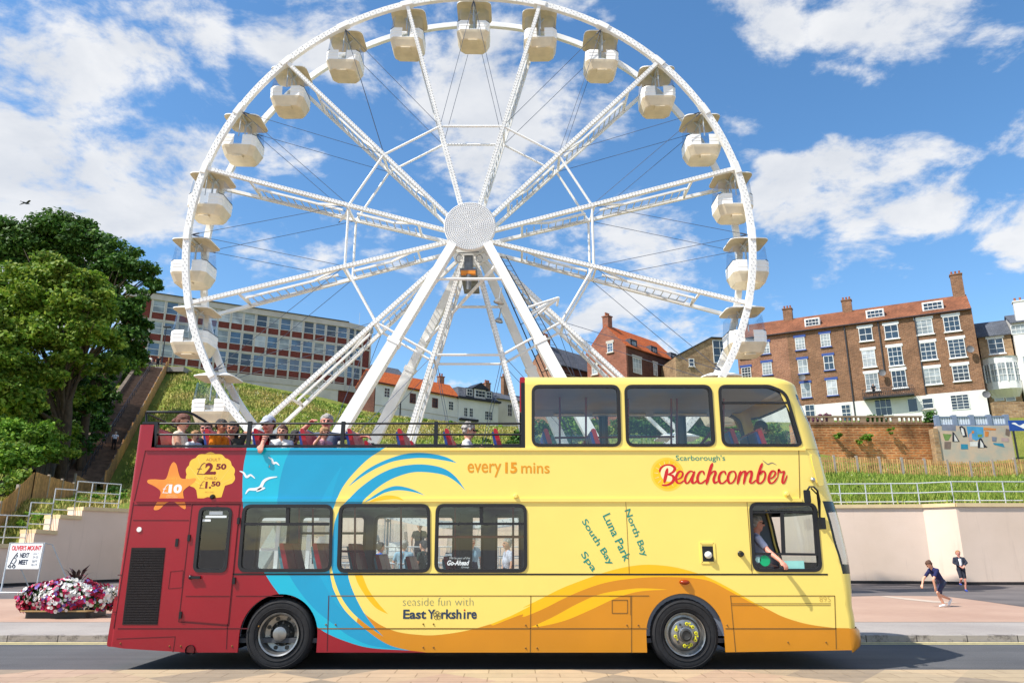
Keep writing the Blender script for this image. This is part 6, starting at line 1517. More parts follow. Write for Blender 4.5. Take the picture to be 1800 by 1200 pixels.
for i in range(10):
    t0, t1 = math.pi * i / 10, math.pi * (i + 1) / 10; mb.add([F.p(a - r * math.cos(t0), z - 2.0, r * .7 * math.sin(t0)), F.p(a - r * math.cos(t1), z - 2.0, r * .7 * math.sin(t1)), F.p(a - r * .7 * math.cos(t1), z - 2.9, 0), F.p(a - r * .7 * math.cos(t0), z - 2.9, 0)], [(0, 1, 2, 3)])
mb.build('bay_corbel', M_WFR, bw_)
for px in (1756, 1776): a, z = F.hit(px, 698); add_window(F, bay, a, z, 1.0, .9, 1, 1, pane=M_P2)
c0 = F.p(L3 + .2, 0, .8); F = Facade((c0.x, c0.y), tuple(dT)); wh = thing('white_house', 'white painted house cut by the right edge of the picture', 'house', (c0.x, c0.y, 15))
ze = F.hit(1790, 566)[1]; wall_box(F, wh, 0, 12, 12, ze, 9, M_REND); gable_roof(F, wh, 0, 12, ze, 9, 2.0, M_SLATE); gable_ends(F, wh, 0, 12, ze, 9, 1.9, M_REND)
a, z = F.hit(1790, 579); add_window(F, wh, a, z, 1.5, 1.1, 3, 2, pane=M_P4); chimney(F, wh, F.hit(1799, 550)[0], -.7, ze - .4, ze + 2.6, 1.6, .9, M_REND, 3)
a, z = F.hit(1812, 640); add_window(F, wh, a, z, 1.5, 2.1, 2, 3)
# ------------------------------------------------------------------ retaining walls, railings, fences, steps
def f_retw(nt, N, L, b):
    g = N.new('ShaderNodeNewGeometry'); v = g.outputs['Position']; big = nnode(N, L, '', .35, v, 6); mp = N.new('ShaderNodeMapping'); mp.inputs['Scale'].default_value = (1.6, 1.6, .12); L.new(v, mp.inputs[0]); stk = nnode(N, L, '', 1.5, mp.outputs[0], 7, .7)
    c = ramp(N, L, big, [(.3, (222, 198, 176)), (.7, (238, 214, 194))]); c = mixc(N, L, c, srgb(190, 166, 148), ramp(N, L, stk, [(.56, (0, 0, 0)), (.74, (190, 190, 190))]))
    L.new(c, b.inputs['Base Color']); b.inputs['Roughness'].default_value = .85; bumpn(N, L, b, nnode(N, L, '', 18, v, 6), .15, .02)
M_RETW = groundm('painted_render_beige', f_retw)
M_COPE = pm('cream_coping', (222, 198, 152), .75, var=.06, scale=2)
M_PLIN = pm('dark_plinth', (40, 36, 36), .8, var=.2)
M_TIMB = pm('new_timber', (186, 138, 84), .8, var=.22, scale=5, island=.22)
M_TIMB2 = pm('tan_timber', (200, 156, 98), .8, var=.2, scale=5, island=.25)
M_TGREY = pm('weathered_timber', (96, 86, 74), .85, var=.25, scale=5, island=.25)
M_POSTC = pm('concrete_post', (168, 156, 142), .85, var=.12)
def wall_run(name, label, pts, tops, base=.1, th=.45, cope=True):
    """wall along plan points; tops = one height per stretch or a pair (start, end)"""
    w = thing(name, label, 'wall', (pts[0][0], pts[0][1], base))
    mb = MB(); mc = MB(); mp_ = MB()
    for i in range(len(pts) - 1):
        a, b = Vector(pts[i] + (0,)) if len(pts[i]) == 2 else Vector(pts[i]), Vector(pts[i + 1] + (0,)); d = (b - a).normalized(); nb = Vector((-d.y, d.x, 0)) * th
        t = tops[i]; t0, t1 = (t, t) if not isinstance(t, tuple) else t
        for m, z0, za, zb, o, o2 in ((mb, base - .2, t0, t1, 0, 0), (mp_, base - .2, base + .14, base + .14, -.02, -.3)) + (((mc, None, t0, t1, -.07, 0),) if cope else ()):
            of = -Vector((-d.y, d.x, 0)) * (-o); nn = nb if m is not mp_ else Vector((-d.y, d.x, 0)) * .1
            if m is mc: lo0, lo1, hi0, hi1 = za + .002, zb + .002, za + .16, zb + .16; nn = nb + Vector((-d.y, d.x, 0)) * .14
            else: lo0, lo1, hi0, hi1 = z0, z0, za, zb
            A = a + of; B = b + of
            vs = [A + Vector((0, 0, lo0)), B + Vector((0, 0, lo1)), B + nn + Vector((0, 0, lo1)), A + nn + Vector((0, 0, lo0)), A + Vector((0, 0, hi0)), B + Vector((0, 0, hi1)), B + nn + Vector((0, 0, hi1)), A + nn + Vector((0, 0, hi0))]
            m.add(vs, [(0, 3, 2, 1), (4, 5, 6, 7), (0, 1, 5, 4), (1, 2, 6, 5), (2, 3, 7, 6), (3, 0, 4, 7)])
    mb.build('wall_face', M_RETW, w)
    if cope: mc.build('coping', M_COPE, w)
    mp_.build('plinth', M_PLIN, w)
    return w
ZW = 3.30
wall_run('retaining_wall', 'long beige rendered retaining wall running behind the wheel to a bright oblique face', [(-17.0, 37.0), (18.06, 33.3)], [ZW])
wall_run('retaining_wall', 'short sunlit oblique stretch of beige wall behind the crouching boy', [(18.06, 33.3), (19.0, 32.4)], [ZW])
wall_run('retaining_wall', 'beige retaining wall with cream coping behind the child in a dark jacket', [(19.0, 32.4), (60, 33.4)], [ZW])
def PD(s): return (-19 + .5 * s, 33.5 + .87 * s)
for s0, s1, t, lab in ((-.0, 4.02, (3.2, 3.2), 'highest beige stretch of the stepped wall beside the bus rear'), (-.95, -.0, (2.83, 2.8), 'second highest block of the stepped beige wall'), (-1.85, -.95, (2.2, 2.15), 'third block of the stepped beige wall, above the sign board'), (-5.6, -1.85, (1.62, 1.6), 'lowest block of the stepped beige wall at the picture edge')):
    wall_run('stepped_wall', lab, [PD(s0), PD(s1)], [t], th=1.1)
def railing(name, label, pts, h=.95, rails=(.12, .5, .92), sp=1.15, m=M_STEEL, r=.024, group=None, cat='railing'):
    rl = thing(name, label, cat, tuple(pts[0]), 0, group); mb = MB()
    for z in rails: mb.tube([Vector(p) + Vector((0, 0, z * h / .95)) for p in pts], r, 6)
    for i in range(len(pts) - 1):
        a, b = Vector(pts[i]), Vector(pts[i + 1]); n = max(1, round((b - a).length / sp))
        for k in range(n + (1 if i == len(pts) - 2 else 0)): q = a.lerp(b, k / n); mb.tube([q - Vector((0, 0, .05)), q + Vector((0, 0, h))], r * 1.05, 6)
    mb.build('rails', m, rl, 40); return rl
railing('handrail', 'galvanised three bar railing on the wall right of the bus', [Vector((7, 34.75, ZW + .16)), Vector((18.1, 33.55, ZW + .16)), Vector((19.1, 32.65, ZW + .16)), Vector((60, 33.65, ZW + .16))])
railing('handrail', 'galvanised railing along the wall top behind the wheel', [Vector((-16.8, 37.2, ZW + .16)), Vector((7, 34.72, ZW + .16))])
for (s0, s1, z, lab) in ((-.05, 2.0, 3.36, 'top flight of the stepped grey railing by the bus'), (-.98, -.05, 2.97, 'second flight of the stepped grey railing'), (-1.9, -.98, 2.34, 'third flight of the stepped grey railing'), (-3.6, -1.9, 1.78, 'lowest flight of the stepped grey railing behind the sign')):
    q0, q1 = PD(s0), PD(s1); nx, ny = -.87 * .55, .5 * .55
    railing('handrail', lab, [Vector((q0[0] + nx, q0[1] + ny, z)), Vector((q1[0] + nx, q1[1] + ny, z))], h=1.15, rails=(.2, .55, .93), sp=.75)
def fence(name, label, pts, h, m, bw=.14, gap=.012, post=2.4, postm=None, rails=True, ph=.1, side=1, group=None, jag=.02, th=.02):
    f = thing(name, label, 'fence', tuple(pts[0]), 0, group); mb = MB(); mr = MB(); mp_ = MB(); rn = random.Random(hash(label) % 1000)
    for i in range(len(pts) - 1):
        a, b = Vector(pts[i]), Vector(pts[i + 1]); d = b - a; hl = Vector((d.x, d.y, 0)).length; n = max(1, int(hl / (bw + gap))); u = Vector((d.x, d.y, 0)).normalized(); nn = Vector((u.y, -u.x, 0)) * side
        for k in range(n):
            t = (k + .5) / n; c = a + d * t; hh = h + rn.uniform(-jag, jag); w = bw / 2
            vs = [c + u * sx_ * w + nn * oy + Vector((0, 0, zz)) for zz in (0, hh) for sx_, oy in ((-1, .03), (1, .03), (1, .03 + th), (-1, .03 + th))]
            mb.add(vs, [(0, 3, 2, 1), (4, 5, 6, 7), (0, 1, 5, 4), (1, 2, 6, 5), (2, 3, 7, 6), (3, 0, 4, 7)])
        for z in (h * .2, h * .78): mr.bar(a + Vector((0, 0, z)), b + Vector((0, 0, z)), .05, .09)
        npst = max(1, round(hl / post))
        for k in range(npst + (1 if i == len(pts) - 2 else 0)): c = a + d * (k / npst); mp_ = MB(); mp_.box((c.x - .06, c.y - .06, c.z - .3), (c.x + .06, c.y + .06, c.z + h + ph)); mp_.build('post', postm or m, f)
    mb.build('boards', m, f); mr.build('rails', m, f); return f
def on(px, py, Y, h): p = U(px, py, Y); return Vector((p.x, p.y, p.z - h))
fence('timber_fence', 'new timber fence climbing from the left edge above the sign', [on(-60, 925, 29.5, 1.3), on(0, 884, 33.5, 1.3), on(60, 829, 38, 1.3)], 1.3, M_TIMB, postm=M_POSTC)
fence('timber_fence', 'new timber fence running level towards the foot of the steps', [on(60, 829, 38, 1.3), on(130, 850, 46, 1.3)], 1.3, M_TIMB, postm=M_POSTC)
fence('timber_fence', 'short new timber fence at the foot of the hillside steps', [on(133, 834, 54, 1.3), on(168, 852, 57, 1.3)], 1.3, M_TIMB, postm=M_POSTC)
dS = (ST1 - ST0); uS = Vector((dS.x, dS.y, 0)).normalized(); nS = Vector((uS.y, -uS.x, 0))
SW = 1.35
fence('timber_fence', 'long new timber fence climbing beside the hillside steps', [ST0 + nS * (SW + .3) - Vector((0, 0, .5)) + dS * (i / 8) * 1.03 for i in range(9)], 1.5, M_TIMB, bw=.2)
fence('timber_fence', 'weathered grey fence left of the hillside steps under the trees', [on(-40, 870, 42, 1.4), on(0, 848, 44, 1.4), on(57, 797, 50, 1.4), on(97, 817, 55, 1.4)], 1.4, M_TGREY)
fence('timber_fence', 'grey timber fence climbing the shaded left side of the steps', [ST0 - nS * (SW + 1.1) + dS * (i / 6) * .98 for i in range(7)], 1.3, M_TGREY, bw=.2)
steps = thing('hillside_steps', 'dark flight of steps climbing the wooded hillside between two timber fences', 'steps', tuple(ST0))
mb = MB(); n = 104
for i in range(n):
    p = ST0 + dS * (i / n); q = ST0 + dS * ((i + 1) / n); mb.add([p - nS * SW, p + nS * SW, p + nS * SW + Vector((0, 0, dS.z / n)), p - nS * SW + Vector((0, 0, dS.z / n)), Vector((q.x, q.y, p.z + dS.z / n)) + nS * SW, Vector((q.x, q.y, p.z + dS.z / n)) - nS * SW], [(0, 1, 2, 3), (3, 2, 4, 5)])
mb.build('treads', pm('brown_step_stone', (112, 92, 78), .9, var=.25, scale=2), steps)
mb = MB(); o_ = Vector((0, 0, .25))
mb.bar(ST0 - nS * (SW + .2) + o_, ST1 - nS * (SW + .2) + o_, .35, .7); mb.bar(ST0 + nS * (SW + .1) + o_ * .2, ST1 + nS * (SW + .1) + o_ * .2, .2, .6); mb.build('side_walls', pm('mossy_stone', (104, 92, 78), .9, var=.25, scale=1.5), steps)
mb = MB()
mb.tube([ST0 + Vector((0, 0, 1)), ST1 + Vector((0, 0, 1))], .035, 6); mb.tube([ST0 + Vector((0, 0, .55)), ST1 + Vector((0, 0, .55))], .025, 6)
for i in range(26): p = ST0 + dS * (i / 25); mb.tube([p, p + Vector((0, 0, 1))], .035, 5)
mb.build('handrail', M_GUT, steps)
# landing and lamp posts at the head of the steps
top = ST1 + dS.normalized() * 0
mb = MB(); mb.box((ST1.x - 6, ST1.y - .2, ST1.z - .6), (ST1.x + 4, ST1.y + 4, ST1.z + .02)); tag(mb.build('clifftop_path', M_FOOT), kind='structure')
def lamp_post(px, py0, py1, Y, lab):
    a, b = U(px, py0, Y), U(px, py1, Y); t = thing('street_lamp', lab, 'lamp post', (a.x, a.y, a.z)); mb = MB(); mb.tube([a, Vector((a.x, a.y, b.z))], .09, 8, r1=.05); mb.build('post', M_GUT, t, 40); mb = MB(); mb.box((a.x - .35, a.y - .2, b.z - .05), (a.x + .55, a.y + .2, b.z + .1)); mb.build('lantern', M_GUT, t)
lamp_post(284, 640, 575, 93, 'black lamp post at the top of the hillside steps')
# picket fence, rubble wall, balustrade and mural on the right
PK = [Vector((x, 43, hill(x, 43) + .34)) for x in np.linspace(16.0, 42, 11)]
fence('picket_fence', 'tan picket fence along the top of the grassy bank at right', PK, 1.02, M_TIMB2, bw=.075, gap=.055, post=1.3, postm=M_POSTC, jag=.03)
FR = Facade((U(1395, 760, 58).x, 58.0), (1, 0)); sR = FR.hit(1646, 760)[0]; zt = FR.hit(1540, 746)[1]
rw = thing('rubble_wall', 'old rubble brick garden wall with orange patches below the brick terrace', 'wall', (FR.O.x, 58, 8))
wall_box(FR, rw, 0, sR, 6.5, zt, .8, M_RUBBLE); mb = MB(); FR.box(mb, 0, sR, zt + .002, zt + .14, -.85, .08); mb.build('coping', M_BR_BRN, rw, uvfn=FR.uv)
bl = thing('balustrade', 'low pierced brick balustrade on top of the rubble garden wall', 'balustrade', (FR.O.x, 57.9, zt)); mb = MB()
for z0, z1 in ((.14, .24), (.62, .74)): FR.box(mb, .4, sR - .8, zt + z0, zt + z1, -.45, -.2)
a = .4; k = 0
while a < sR - .8: FR.box(mb, a, a + (.45 if k % 6 == 0 else .12), zt + .24, zt + .62, -.42, -.22); a += .36 if k % 6 else .75; k += 1
mb.build('balusters', M_STONE, bl)
FM = Facade((U(1648, 760, 57).x, 57.0), (1, -.06)); sM = FM.hit(1778, 765)[0]; zt2 = FM.hit(1700, 748)[1]
mw = thing('mural_wall', 'pub garden wall painted with a mural of penguins at the seaside', 'wall', (FM.O.x, 57, 8))
mb = MB(); FM.box(mb, 0, sM, 5.5, zt2, -.5, 0); mb.build('wall', pm('mural_ground', (168, 164, 152), .8, var=.16, scale=1.2, var2=(196, 170, 146)), mw)
mb = MB(); FM.box(mb, -.35, 0, 5.5, zt2 - .2, -.6, .1); mb.build('end_pier', M_STONE, mw, uvfn=FM.uv)
MUR = {'k': (30, 34, 46), 'w': (214, 210, 206), 'b': (70, 146, 190), 't': (40, 130, 160), 'o': (204, 126, 60), 'g': (108, 134, 70), 'p': (176, 150, 150), 's': (120, 124, 140), 'u': (120, 102, 92)}
def paint(poly, col, k):
    P = [FM.hit(1620 + x / 10, 720 + y / 10) for x, y in poly]; mb = MB(); tri = geometry.tessellate_polygon([[Vector((a, b, 0)) for a, b in P]])
    mb.add([FM.p(a, z, .008 + k * .004) for a, z in P], [tuple(t) for t in tri]); mb.build('mural_paint', pm('mural_' + col, MUR[col], .7, var=.12, scale=3), mw)
for poly, c, k in ([(790, 290), (1080, 300), (1090, 470), (960, 540), (820, 480)], 'b', 0), ([(660, 300), (700, 280), (760, 320), (800, 470), (730, 480), (690, 400)], 'k', 1), ([(690, 310), (730, 330), (760, 450), (720, 455), (695, 380)], 'w', 2), ([(540, 385), (570, 400), (670, 560), (540, 560)], 'k', 1), ([(570, 430), (640, 550), (575, 552)], 'w', 2), ([(1020, 490), (1060, 510), (1100, 600), (1160, 660), (985, 670), (985, 590)], 'k', 1), ([(1030, 530), (1080, 600), (1090, 665), (1030, 660)], 'w', 2), ([(370, 420), (530, 430), (470, 540), (410, 540)], 'g', 0), ([(350, 260), (600, 265), (600, 370), (360, 360)], 's', 0), ([(690, 600), (810, 605), (815, 690), (690, 690)], 't', 1), ([(1250, 580), (1430, 590), (1460, 660), (1270, 610)], 't', 1), ([(1110, 370), (1180, 380), (1170, 470), (1110, 470)], 'o', 1), ([(880, 370), (920, 370), (920, 410), (880, 415)], 'o', 2), ([(980, 430), (1070, 430), (1060, 480), (990, 480)], 'g', 1), ([(1230, 470), (1320, 480), (1310, 560), (1240, 550)], 's', 1), ([(1400, 490), (1530, 500), (1530, 560), (1400, 555)], 'p', 1), ([(830, 430), (880, 400), (890, 550), (830, 550)], 'p', 1), ([(1090, 310), (1310, 330), (1300, 360), (1090, 355)], 'o', 0), ([(1480, 330), (1560, 350), (1540, 470), (1470, 440)], 'u', 0), ([(850, 560), (990, 555), (990, 640), (850, 640)], 'w', 0), ([(400, 560), (520, 560), (510, 690), (400, 690)], 'u', 0): paint(poly, c, k)
bb = thing('balustrade', 'blue and white pierced balustrade on top of the penguin mural wall', 'balustrade', (FM.O.x, 57, zt2)); mb = MB()
for z0, z1 in ((0.002, .12), (.66, .76)): FM.box(mb, 0, sM, zt2 + z0, zt2 + z1, -.3, -.05)
for i in range(5): a = sM * i / 4.2; FM.box(mb, a, a + .32, zt2, zt2 + .86, -.34, -.0)
mb.build('rails', pm('grey_blue_paint', (120, 134, 156), .6), bb); mb = MB()
for i in range(26): a = .4 + (sM - .6) * i / 26; FM.box(mb, a, a + .13, zt2 + .12, zt2 + .66, -.24, -.1)
mb.build('balusters', pm('pale_blue_paint', (206, 214, 224), .6), bb)
sg = thing('pub_sign', 'blue sign board with white fish at the right edge of the picture', 'sign', tuple(U(1790, 757, 55))); A = Facade((U(1775, 745, 55).x, 55.0), (1, -.05)); a0, z0 = A.hit(1776, 757); a1, z1 = A.hit(1842, 738)
mb = MB(); A.box(mb, a0, a1, z0, z1, -.08, 0); mb.build('board', pm('sign_blue', (26, 70, 150), .4), sg); 
for x_ in (A.p(a0, 0).x + .2, A.p(a1, 0).x - .3): mb = MB(); mb.box((x_, 55.0, z0 - 3), (x_ + .1, 55.1, z0)); mb.build('post', M_GUT, sg)
P = [A.hit(1620 + x / 10, 720 + y / 10) for x, y in catmull([(1580, 240), (1640, 225), (1720, 275), (1800, 240), (1900, 250), (1960, 290), (1900, 325), (1800, 330), (1730, 300), (1640, 262)], 4, True)]; mb = MB(); tri = geometry.tessellate_polygon([[Vector((a, b, 0)) for a, b in P]]); mb.add([A.p(a, z, .01) for a, z in P], [tuple(t) for t in tri]); mb.build('fish_emblem', M_WHITE, sg)
# garden wall right of the terrace
FB = Facade((U(1748, 720, 66).x, 66.0), (1, -.1)); gw = thing('garden_wall', 'dark brown stone garden wall below the bay window house', 'wall', (FB.O.x, 66, 11)); zt3 = FB.hit(1770, 706)[1]; wall_box(FB, gw, 0, 16, 9, zt3, .5, M_STONE); 
# ------------------------------------------------------------------ ticket kiosk and queue barriers behind the bus
kx0, kx1 = U(443, 960, 20).x, U(548, 960, 20).x
kk = thing('ticket_kiosk', 'white ticket kiosk seen through the rear lower bus window', 'kiosk', ((kx0 + kx1) / 2, 20.5, .12))
mb = MB(); mb.box((kx0 + .05, 20.0, .12), (kx1 - .05, 22, 1.0)); mb.box((kx0 - .25, 19.75, 2.3), (kx1 + .2, 22.2, 2.5))
for x in (kx0 + .05, (kx0 * .62 + kx1 * .38), kx1 - .15): mb.box((x, 20, 1.0), (x + .1, 20.1, 2.3))
for x in (kx0 + .05, kx1 - .15): mb.box((x, 21.9, 1.0), (x + .1, 22.0, 2.3))
mb.box((kx0 - .1, 19.85, 1.0), (kx1 + .05, 20.15, 1.06)); mb.box((kx0 + .15, 20, 1.55), ((kx0 * .62 + kx1 * .38), 20.05, 1.62)); mb.build('frame', M_WHITE, kk)
mb = MB(); mb.quad((kx0 + .1, 20.04, 1.06), (kx1 - .1, 20.04, 1.06), (kx1 - .1, 20.04, 2.3), (kx0 + .1, 20.04, 2.3)); mb.build('pane', glassm('kiosk_glass', (.5, .56, .56), .9), kk)
mb = MB(); mb.prism([(kx0 - .25, 2.5), (kx1 + .2, 2.5), (kx1 - .6, 3.0), (kx0 + .6, 3.0)], lambda a, b, d: Vector((a, d, b)), 19.75, 22.2); mb.build('roof', M_WHITE, kk)
for k, (x0, y0) in enumerate(((-4.6, 19.0), (-2.8, 19.0), (-4.6, 20.2), (-2.8, 20.2))):
    lab = ('galvanised queue barrier in front, left of the pair seen through the bus', 'galvanised queue barrier in front, right of the pair seen through the bus', 'galvanised queue barrier behind, left of the pair seen through the bus', 'galvanised queue barrier behind, right of the pair seen through the bus')[k]
    b_ = thing('queue_barrier', lab, 'barrier', (x0, y0, .12), 0, 'queue barriers by the wheel'); mb = MB()
    mb.tube([(x0, y0, .2), (x0, y0, 1.25), (x0 + 1.7, y0, 1.25), (x0 + 1.7, y0, .2), (x0, y0, .2)], .025, 6)
    for i in range(1, 14): mb.tube([(x0 + 1.7 * i / 14, y0, .2), (x0 + 1.7 * i / 14, y0, 1.25)], .011, 4)
    for xx in (.2, 1.5): mb.box((x0 + xx - .03, y0 - .3, .118), (x0 + xx + .03, y0 + .3, .16))
    mb.build('barrier_frame', M_STEEL, b_)
# ------------------------------------------------------------------ sign board and planter on the left
sb = thing('sign_board', 'white race meeting sign on a metal A frame at the left edge', 'sign', (-17.6, 26.6, .12))
B0, B1, T1, T0 = U(1, 1042, 26.75), U(62, 1042, 26.75), U(79, 954, 27.1), U(18, 954, 27.1); B0.z = B1.z = .14
mb = MB(); mb.tube([B0, B1, T1, T0, B0], .028, 8); bk = Vector((.0, .9, 0)); mb.tube([T1, U(92, 957, 27.5), Vector((B1.x + .5, B1.y + 1.3, .13))], .022, 6); mb.tube([T0, Vector((B0.x + .2, B0.y + 1.3, .13)), Vector((B1.x + .5, B1.y + 1.3, .13))], .022, 6); mb.build('frame', M_STEEL, sb, 40)
uo = Vector((0, -.03, 0)); q = lambda u, v: (T0.lerp(T1, u)).lerp(B0.lerp(B1, u), v)
mb = MB(); A4 = [q(.04, .012), q(.97, .012), q(.97, .53), q(.04, .53)]; mb.add([p + uo for p in A4] + [p - uo for p in A4], [(0, 1, 2, 3), (7, 6, 5, 4), (0, 1, 5, 4), (1, 2, 6, 5), (2, 3, 7, 6), (3, 0, 4, 7)]); board = mb.build('board', M_WHITE, sb)
def sign_text(body, u0, v0, u1, v1, col, bold=0.0):
    V, Fs = text_mesh(body, bold); lo, hi = V.min(0), V.max(0); Vn = (V - lo) / (hi - lo); mb = MB(); mb.v = [tuple(q(u0 + (u1 - u0) * a, (v1 + (v0 - v1) * b)) + uo * 1.25) for a, b in Vn]; mb.f = Fs; mb.m = [0] * len(Fs); mb.build('lettering', pm('ink_%d_%d_%d' % col, col, .5, var=.01), sb)
sign_text("OLIVER'S MOUNT", .09, .045, .94, .15, (214, 40, 48), .03); sign_text('NEXT', .37, .20, .63, .30, (30, 40, 62), .03); sign_text('MEET', .37, .34, .63, .44, (30, 40, 62), .03)
for t, v in (('JULY', .20), ('24-25', .265), ('SEPT', .35), ('18-19', .42)): sign_text(t, .74, v, .90, v + .045, (90, 96, 110), 0)
mb = MB()
for pth in ([(.08, .48), (.12, .45), (.17, .48), (.14, .50), (.08, .48)], [(.20, .47), (.25, .44), (.29, .48), (.24, .505), (.20, .47)], [(.12, .46), (.15, .38), (.20, .30), (.27, .21), (.29, .2)], [(.15, .40), (.22, .42), (.25, .46)], [(.20, .30), (.26, .31), (.28, .36), (.24, .41)], [(.24, .24), (.30, .25), (.27, .29)]): mb.tube([q(u, v) + uo * 1.3 for u, v in catmull(pth, 4)], .012, 5)
mb.build('motorcycle_drawing', pm('ink_30_40_62', (30, 40, 62), .5), sb)
PC = Vector((-10.15, 17.9, .12)); pl = thing('flower_planter', 'low dark planter overflowing with white, pink and purple petunias', 'planter', tuple(PC))
mb = MB(); mb.prism(round_poly([(-.72, -.42), (.72, -.42), (.72, .42), (-.72, .42)], .12), lambda a, b, d: PC + Vector((a, b, d)), .0, .30); mb.build('trough', M_BLK, pl); mb = MB(); P = round_poly([(-.80, -.5), (.80, -.5), (.80, .5), (-.80, .5)], .12); mb.prism(P, lambda a, b, d: PC + Vector((a, b, d)), .14, .17); mb.build('rim', pm('gilt_rim', (170, 140, 90), .5), pl)
rn = np.random.default_rng(4)
def blob_pts(n, sx_, sy_, sz_, c, lo=-.35):
    out = []
    while len(out) < n:
        v = rn.normal(size=3); v /= np.linalg.norm(v)
        if v[2] < lo: continue
        k = 1 + .10 * math.sin(v[0] * 7 + 1) + .06 * math.sin(v[1] * 9); out.append((np.array(c) + v * np.array([sx_, sy_, sz_]) * k * rn.uniform(.92, 1.04), v))
    return out
def petals(pts, r, cup=.25):
    V = []; Fq = []
    for p, v in pts:
        nrm = v + rn.normal(size=3) * .45; nrm /= np.linalg.norm(nrm); a = np.cross(nrm, [0, 0, 1.0]); a = a / (np.linalg.norm(a) + 1e-6); b = np.cross(nrm, a); o = len(V); rr = r * rn.uniform(.8, 1.25)
        V.append(p - nrm * rr * cup)
        for i in range(6): t = 2 * math.pi * i / 6; V.append(p + (a * math.cos(t) + b * math.sin(t)) * rr)
        Fq += [(o, o + 1 + i, o + 1 + (i + 1) % 6) for i in range(6)]
    return V, Fq
c = (PC.x, PC.y, PC.z + .38)
pts = blob_pts(2600, 0.93, .62, .42, c, -.55); V, Fq = petals([(p - v * .05, v) for p, v in pts], .05, .1); npmesh('foliage', V, Fq, pm('planter_leaves', (54, 92, 34), .7, var=.3, scale=9, island=.35), pl)
pts = blob_pts(1750, 0.96, .65, .45, c, -.5); grp = {0: [], 1: [], 2: [], 3: []}
for p, v in pts:
    s_ = mnoise.noise(Vector((p[0] * 3.2, p[1] * 3.2, p[2] * 4))) + rn.normal() * .18 + (.25 if v[2] < -.1 else 0); grp[0 if s_ < .02 else 1 if s_ < .26 else 2 if s_ < .38 else 3].append((p, v))
for k, (nm, col) in enumerate((('white', (236, 234, 226)), ('magenta', (196, 20, 84)), ('violet', (118, 92, 168)), ('crimson', (160, 12, 50)))):
    if grp[k]: V, Fq = petals(grp[k], .042); npmesh('blossoms', V, Fq, pm('petals_' + nm, col, .6, var=.06, island=.15), pl)
mb = MB()
for i in range(16):
    t = rn.uniform(0, 2 * math.pi); le = rn.uniform(.35, .62); q0 = PC + Vector((.18 + .03 * math.cos(t), -.1 + .03 * math.sin(t), .70)); tip = q0 + Vector((math.cos(t) * le * .8, math.sin(t) * le * .5, le * .95 - rn.uniform(0, .25))); m_ = q0.lerp(tip, .5) + Vector((0, 0, .10)); sdv = Vector((-math.sin(t), math.cos(t), 0)) * .035
    mb.add([q0 - sdv * .6, q0 + sdv * .6, m_ + sdv, tip, m_ - sdv], [(0, 1, 2, 4), (4, 2, 3)])
mb.build('cordyline', pm('bronze_leaf', (58, 36, 34), .5, var=.3), pl)
# ------------------------------------------------------------------ trees, shrubs, grass
def leafm(name, c1, c2, c3):
    m = bpy.data.materials.new(name); m.use_nodes = True; nt = m.node_tree; N = nt.nodes; L = nt.links; b = N['Principled BSDF']
    gi = N.new('ShaderNodeNewGeometry'); c = ramp(N, L, gi.outputs['Random Per Island'], [(0, c1), (.5, c2), (1, c3)])
    big = nnode(N, L, '', .45, gi.outputs['Position'], 3); hs = N.new('ShaderNodeHueSaturation'); mr = N.new('ShaderNodeMapRange'); mr.inputs['From Min'].default_value = .35; mr.inputs['From Max'].default_value = .65; mr.inputs['To Min'].default_value = .72; mr.inputs['To Max'].default_value = 1.25
    L.new(big, mr.inputs['Value']); L.new(mr.outputs[0], hs.inputs['Value']); L.new(c, hs.inputs['Color']); L.new(hs.outputs[0], b.inputs['Base Color'])
    b.inputs['Roughness'].default_value = .6; b.inputs['Specular IOR Level'].default_value = .25
    tr = N.new('ShaderNodeBsdfTranslucent'); L.new(hs.outputs[0], tr.inputs[0]); mx = N.new('ShaderNodeMixShader'); mx.inputs[0].default_value = .3
    out = N['Material Output']; L.new(b.outputs[0], mx.inputs[1]); L.new(tr.outputs[0], mx.inputs[2]); L.new(mx.outputs[0], out.inputs[0]); return m
M_LF_A = leafm('sycamore_leaves', (76, 112, 32), (116, 148, 46), (168, 180, 74)); M_LF_B = leafm('dark_leaves', (44, 78, 30), (70, 108, 42), (108, 140, 60)); M_LF_C = leafm('bright_leaves', (70, 112, 28), (104, 146, 44), (148, 178, 66)); M_LF_D = leafm('shade_leaves', (40, 74, 28), (62, 104, 38), (96, 134, 56))
M_BARK = pm('bark', (74, 60, 46), .9, var=.3, scale=4, bump=.6, bscale=12)
VR = np.random.default_rng(11)
